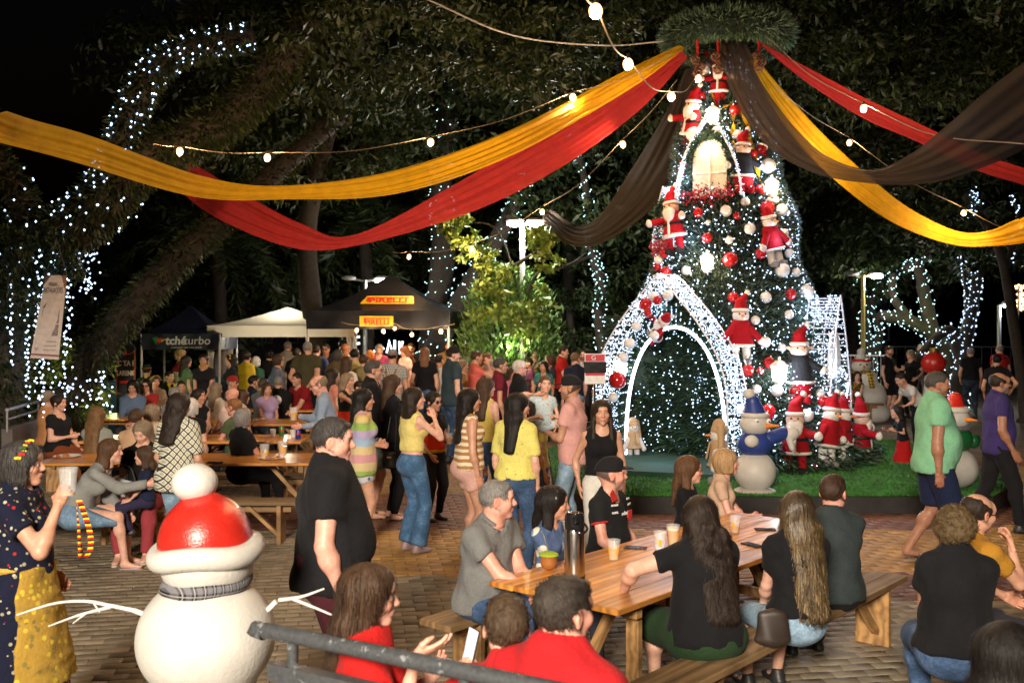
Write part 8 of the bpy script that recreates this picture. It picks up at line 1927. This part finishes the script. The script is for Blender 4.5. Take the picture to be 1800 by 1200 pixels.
P('small child in navy outfit sitting on mother\'s lap', 254, 786, 186, face=205, kid=True, hs=.80, sit=.52, skin='fair', hair=('long', 'brown', .12), top=((.014, .018, .045), 'short'), bottom=((.03, .025, .06), 'long'), arms=('lap', 'lap'), H=.98, head=(-20, 2), legs=((.08, .24, .62), (.08, .24, .62)), shoes=(.03, .03, .035))
P('woman in diamond patterned shirt with long dark curls from behind', 320, 690, 192, face=72, sex='f', fat=.25, skin='tan', hair=('wavy', 'dark', .36, {'w': 1.05}), top=(('diamond', (.62, .60, .50), (.03, .03, .035), 14), 'elbow', {'hem': -.12, 'loose': .03}), bottom=(JEANL, 'long'), arms=('fwd', 'fwd'), head=(-10, -10), group=GS)
P('woman in black off shoulder top sitting by the ramp wall', 104, 693, 128, face=350, sex='f', fat=.45, sit=.45, skin='fair', hair=('bun', 'dark'), top=((.012, .012, .014), 'short', {'neck': .10}), bottom=((.20, .055, .02), 'long'), arms=((-.06, .26, -.24), 'lap'), group=GS)
P('blond woman in tan top hidden behind the off shoulder woman', 86, 686, 122, face=60, sex='f', sit=.45, skin='tan', hair=('bun', 'ash'), top=((.45, .20, .08), 'none'), arms=('table', 'lap'), group=GS)
P('woman with very long brown hair seated with her back turned', 172, 714, 147, face=78, sex='f', sit=.45, skin='fair', hair=('long', (.14, .075, .03), .46, {'w': 1.2, 'wave': .006}), top=((.25, .27, .24), 'long'), arms=('table', 'table'), group=GS)
P('brown haired boy in beige shirt seated with his back turned', 240, 714, 148, face=85, sit=.45, skin='tan', hair=('short', 'brown'), top=((.50, .33, .20), 'short'), arms=('table', 'table'), H=1.55, group=GS)
P('ash blond woman in flowered blouse seated beside the beige boy', 268, 709, 141, face=75, sex='f', sit=.45, skin='fair', hair=('bob', 'ash'), top=(('floral', (.50, .40, .28), [(.45, .22, .08), (.6, .5, .3)], 26, .3), 'short'), arms=('table', 'table'), group=GS)
P('black haired woman in denim shirt leaning over the table', 232, 668, 106, face=282, sex='f', sit=.45, lean=10, skin='tan', hair=('long', 'black', .2, {'side': .16}), top=((.10, .15, .24), 'long'), arms=('table', 'table'), head=(0, -18), group=GS)
P('black haired woman with glasses beside the denim shirt', 257, 666, 101, face=275, sex='f', sit=.45, skin='fair', hair=('long', 'black', .26, {'side': .2}), glasses=True, top=((.35, .03, .03), 'short'), arms=('table', 'lap'), group=GS)
P('woman with yellow flower band at the left table', 273, 660, 94, face=310, sex='f', fat=.3, sit=.45, skin='pink', hair=('bun', 'brown'), band=((.7, .5, .02), 'flowers'), top=((.55, .45, .40), 'short'), arms=('table', 'lap'), group=GS)
def scarf_y(I):
    mb = MB()
    for sx in (-1, 1): mb.tube(path([I['N']+I['rt']*sx*.07, I['Sh']+I['rt']*sx*.07+I['fw']*.11, I['C']+I['rt']*sx*.05+I['fw']*(I['cr'][1]+.045)-I['up']*.1], 10), .026, 6)
    mb.build('scarf', cloth_mat((.62, .40, .02)), I['o'], True)
P('dark haired man with yellow scarf over black shirt', 298, 651, 87, face=330, sit=.45, skin='tan', hair=('short', 'black'), top=(BLACK, 'short'), arms=('table', 'lap'), extra=scarf_y, group=GS)
P('grey haired man half hidden behind the diamond shirt woman', 308, 679, 112, face=70, sit=.45, skin='tan', hair=('short', 'grey'), top=((.2, .2, .2), 'short'), group=GS)
P('white haired person in dark top seated with back turned', 336, 699, 134, face=80, sit=.45, skin='fair', hair=('bob', 'white'), top=(BLACK, 'short'), group=GS)
P('young woman in black tank top glancing right at the table', 350, 683, 117, face=300, sex='f', sit=.45, skin='tan', hair=('long', 'dark', .18), top=(BLACK, 'none'), arms=('table', 'table'), head=(40, 0), group=GS)
P('woman with long ash hair and cream sweater seated', 381, 672, 106, face=60, sex='f', sit=.45, skin='fair', hair=('long', 'ash', .34), top=((.55, .48, .38), 'long'), group=GS)
P('man in red brimmed cap with glasses at the rear table', 409, 661, 94, face=350, sit=.45, skin='pink', hair=('short', 'grey'), cap=((.35, .03, .02), 'cap'), glasses=True, top=((.05, .05, .05), 'short'), group=GS)
P('bald man in pale pink shirt seated facing left', 408, 681, 118, face=150, sit=.45, fat=.2, skin='pink', hair=('none', 'ash'), top=((.58, .42, .37), 'short'), arms=('table', 'table'), group=GS)
P('boy with reddish hair and glasses in green shirt', 411, 699, 132, face=160, sit=.45, skin='pink', hair=('short', (.20, .09, .035)), glasses=True, top=((.07, .10, .05), 'short'), arms=('table', 'table'), H=1.6, group=GS)
P('grey bobbed woman with glasses in black shirt seated', 428, 717, 150, face=48, sex='f', fat=.45, sit=.45, skin='pink', hair=('bob', 'grey'), glasses=True, top=((.012, .012, .013), 'short'), bottom=(BLACK, 'long'), arms=('table', 'table'), group=GS)
P('dark haired man in navy t-shirt seated facing right', 447, 659, 96, face=20, sit=.45, skin='tan', hair=('short', 'black'), top=((.012, .016, .03), 'short'), arms=('table', 'table'), group=GS)
P('woman with long brown hair between the bald man and navy man', 428, 684, 116, face=50, sex='f', sit=.45, skin='tan', hair=('long', 'brown', .3), top=((.05, .03, .03), 'none'), group=GS)
P('grey haired man in black polo with round white back emblem', 490, 660, 99, face=92, sit=.45, fat=.3, skin='tan', hair=('short', 'grey'), top=(BLACK, 'short'), arms=('table', 'table'), extra=back_emblem, group=GS)
P('man in dark red shirt leaning on the rear table', 522, 655, 98, face=230, fat=.35, sit=.5, lean=15, skin='tan', hair=('short', 'dark'), top=((.20, .010, .014), 'short'), arms=((.05, .30, -.42), 'table'), group=GS)
P('balding old man in light blue shirt holding beer by the tables', 556, 660, 142, face=192, lean=10, skin='pink', hair=('bald', 'ash'), glasses=True, top=((.24, .31, .42), 'long', {'hem': .02}), bottom=(BLACK, 'long'), arms=((-.02, .32, -.20), (.0, .28, -.30)), head=(0, -14), extra=hold_cup(0, 'large cup of beer held by the old man in light blue', .6, 1.3), group=GC)
P('girl in white t-shirt with pink bow standing at the left edge', 26, 650, 112, face=5, sex='f', kid=True, hs=.9, skin='fair', hair=('pony', 'brown', .2), top=((.62, .58, .54), 'short'), bottom=(('floral', (.5, .42, .40), [(.1, .3, .12), (.5, .1, .1)], 22, .25), 'long'), dz=.5, head=(-15, -8))

EX = (('man in dark blue shirt deep in the crowd by the marquee', 556, 606, 86, 80, 'm', 'dark', (.03, .05, .12)), ('woman in white blouse between the vest and the pale yellow shirt', 611, 626, 104, 60, 'f', 'brown', (.6, .56, .5)),
      ('man in brown shirt behind the maroon polo', 862, 634, 96, 20, 'm', 'grey', (.14, .08, .04)), ('girl in pink behind the white haired man', 902, 645, 98, 300, 'f', 'brown', (.5, .18, .22)),
      ('man in plum shirt near the green lit conifer', 928, 628, 84, 200, 'm', 'dark', (.12, .03, .07)), ('woman in teal near the short haired woman', 955, 634, 90, 250, 'f', 'black', (.03, .18, .18)),
      ('man in white t-shirt behind the dark teal shirt', 772, 622, 92, 60, 'm', 'dark', (.55, .53, .5)), ('woman in salmon top beside the black haired photo taker', 585, 648, 112, 40, 'f', 'dark', (.5, .2, .14)),
      ('seated man in striped shirt deep among the left tables', 318, 668, 100, 300, 's', 'dark', (.2, .2, .25)), ('seated woman in lilac deep among the left tables', 470, 672, 104, 300, 't', 'brown', (.35, .25, .42)),
      ('seated man in grey beside the black polo emblem', 463, 664, 100, 70, 's', 'pepper', (.12, .12, .12)), ('man in khaki standing left of the black tent pole', 640, 622, 100, 70, 'm', 'brown', (.22, .17, .08)))
for (lb, u_, v_, pp_, fc, sx_, hc_, cl) in EX:
    st_ = .45 if sx_ in 'st' else None; fm = 'f' if sx_ in 'ft' else 'm'
    P(lb, u_, v_, pp_, face=fc, sex=fm, sit=st_, skin='tan', hair=('long' if fm == 'f' else 'short', hc_, .24), top=(cl, 'short'), bottom=(JEAN, 'long'), arms=('table', 'table') if st_ else ('fwd', 'down'), group=GS if st_ else GC)
print('SCRIPT %.1fs  TRIS %d' % (time.time()-T0, sum(len(o.data.loop_triangles) or sum(len(p.vertices)-2 for p in o.data.polygons) for o in bpy.data.objects if o.type == 'MESH')))
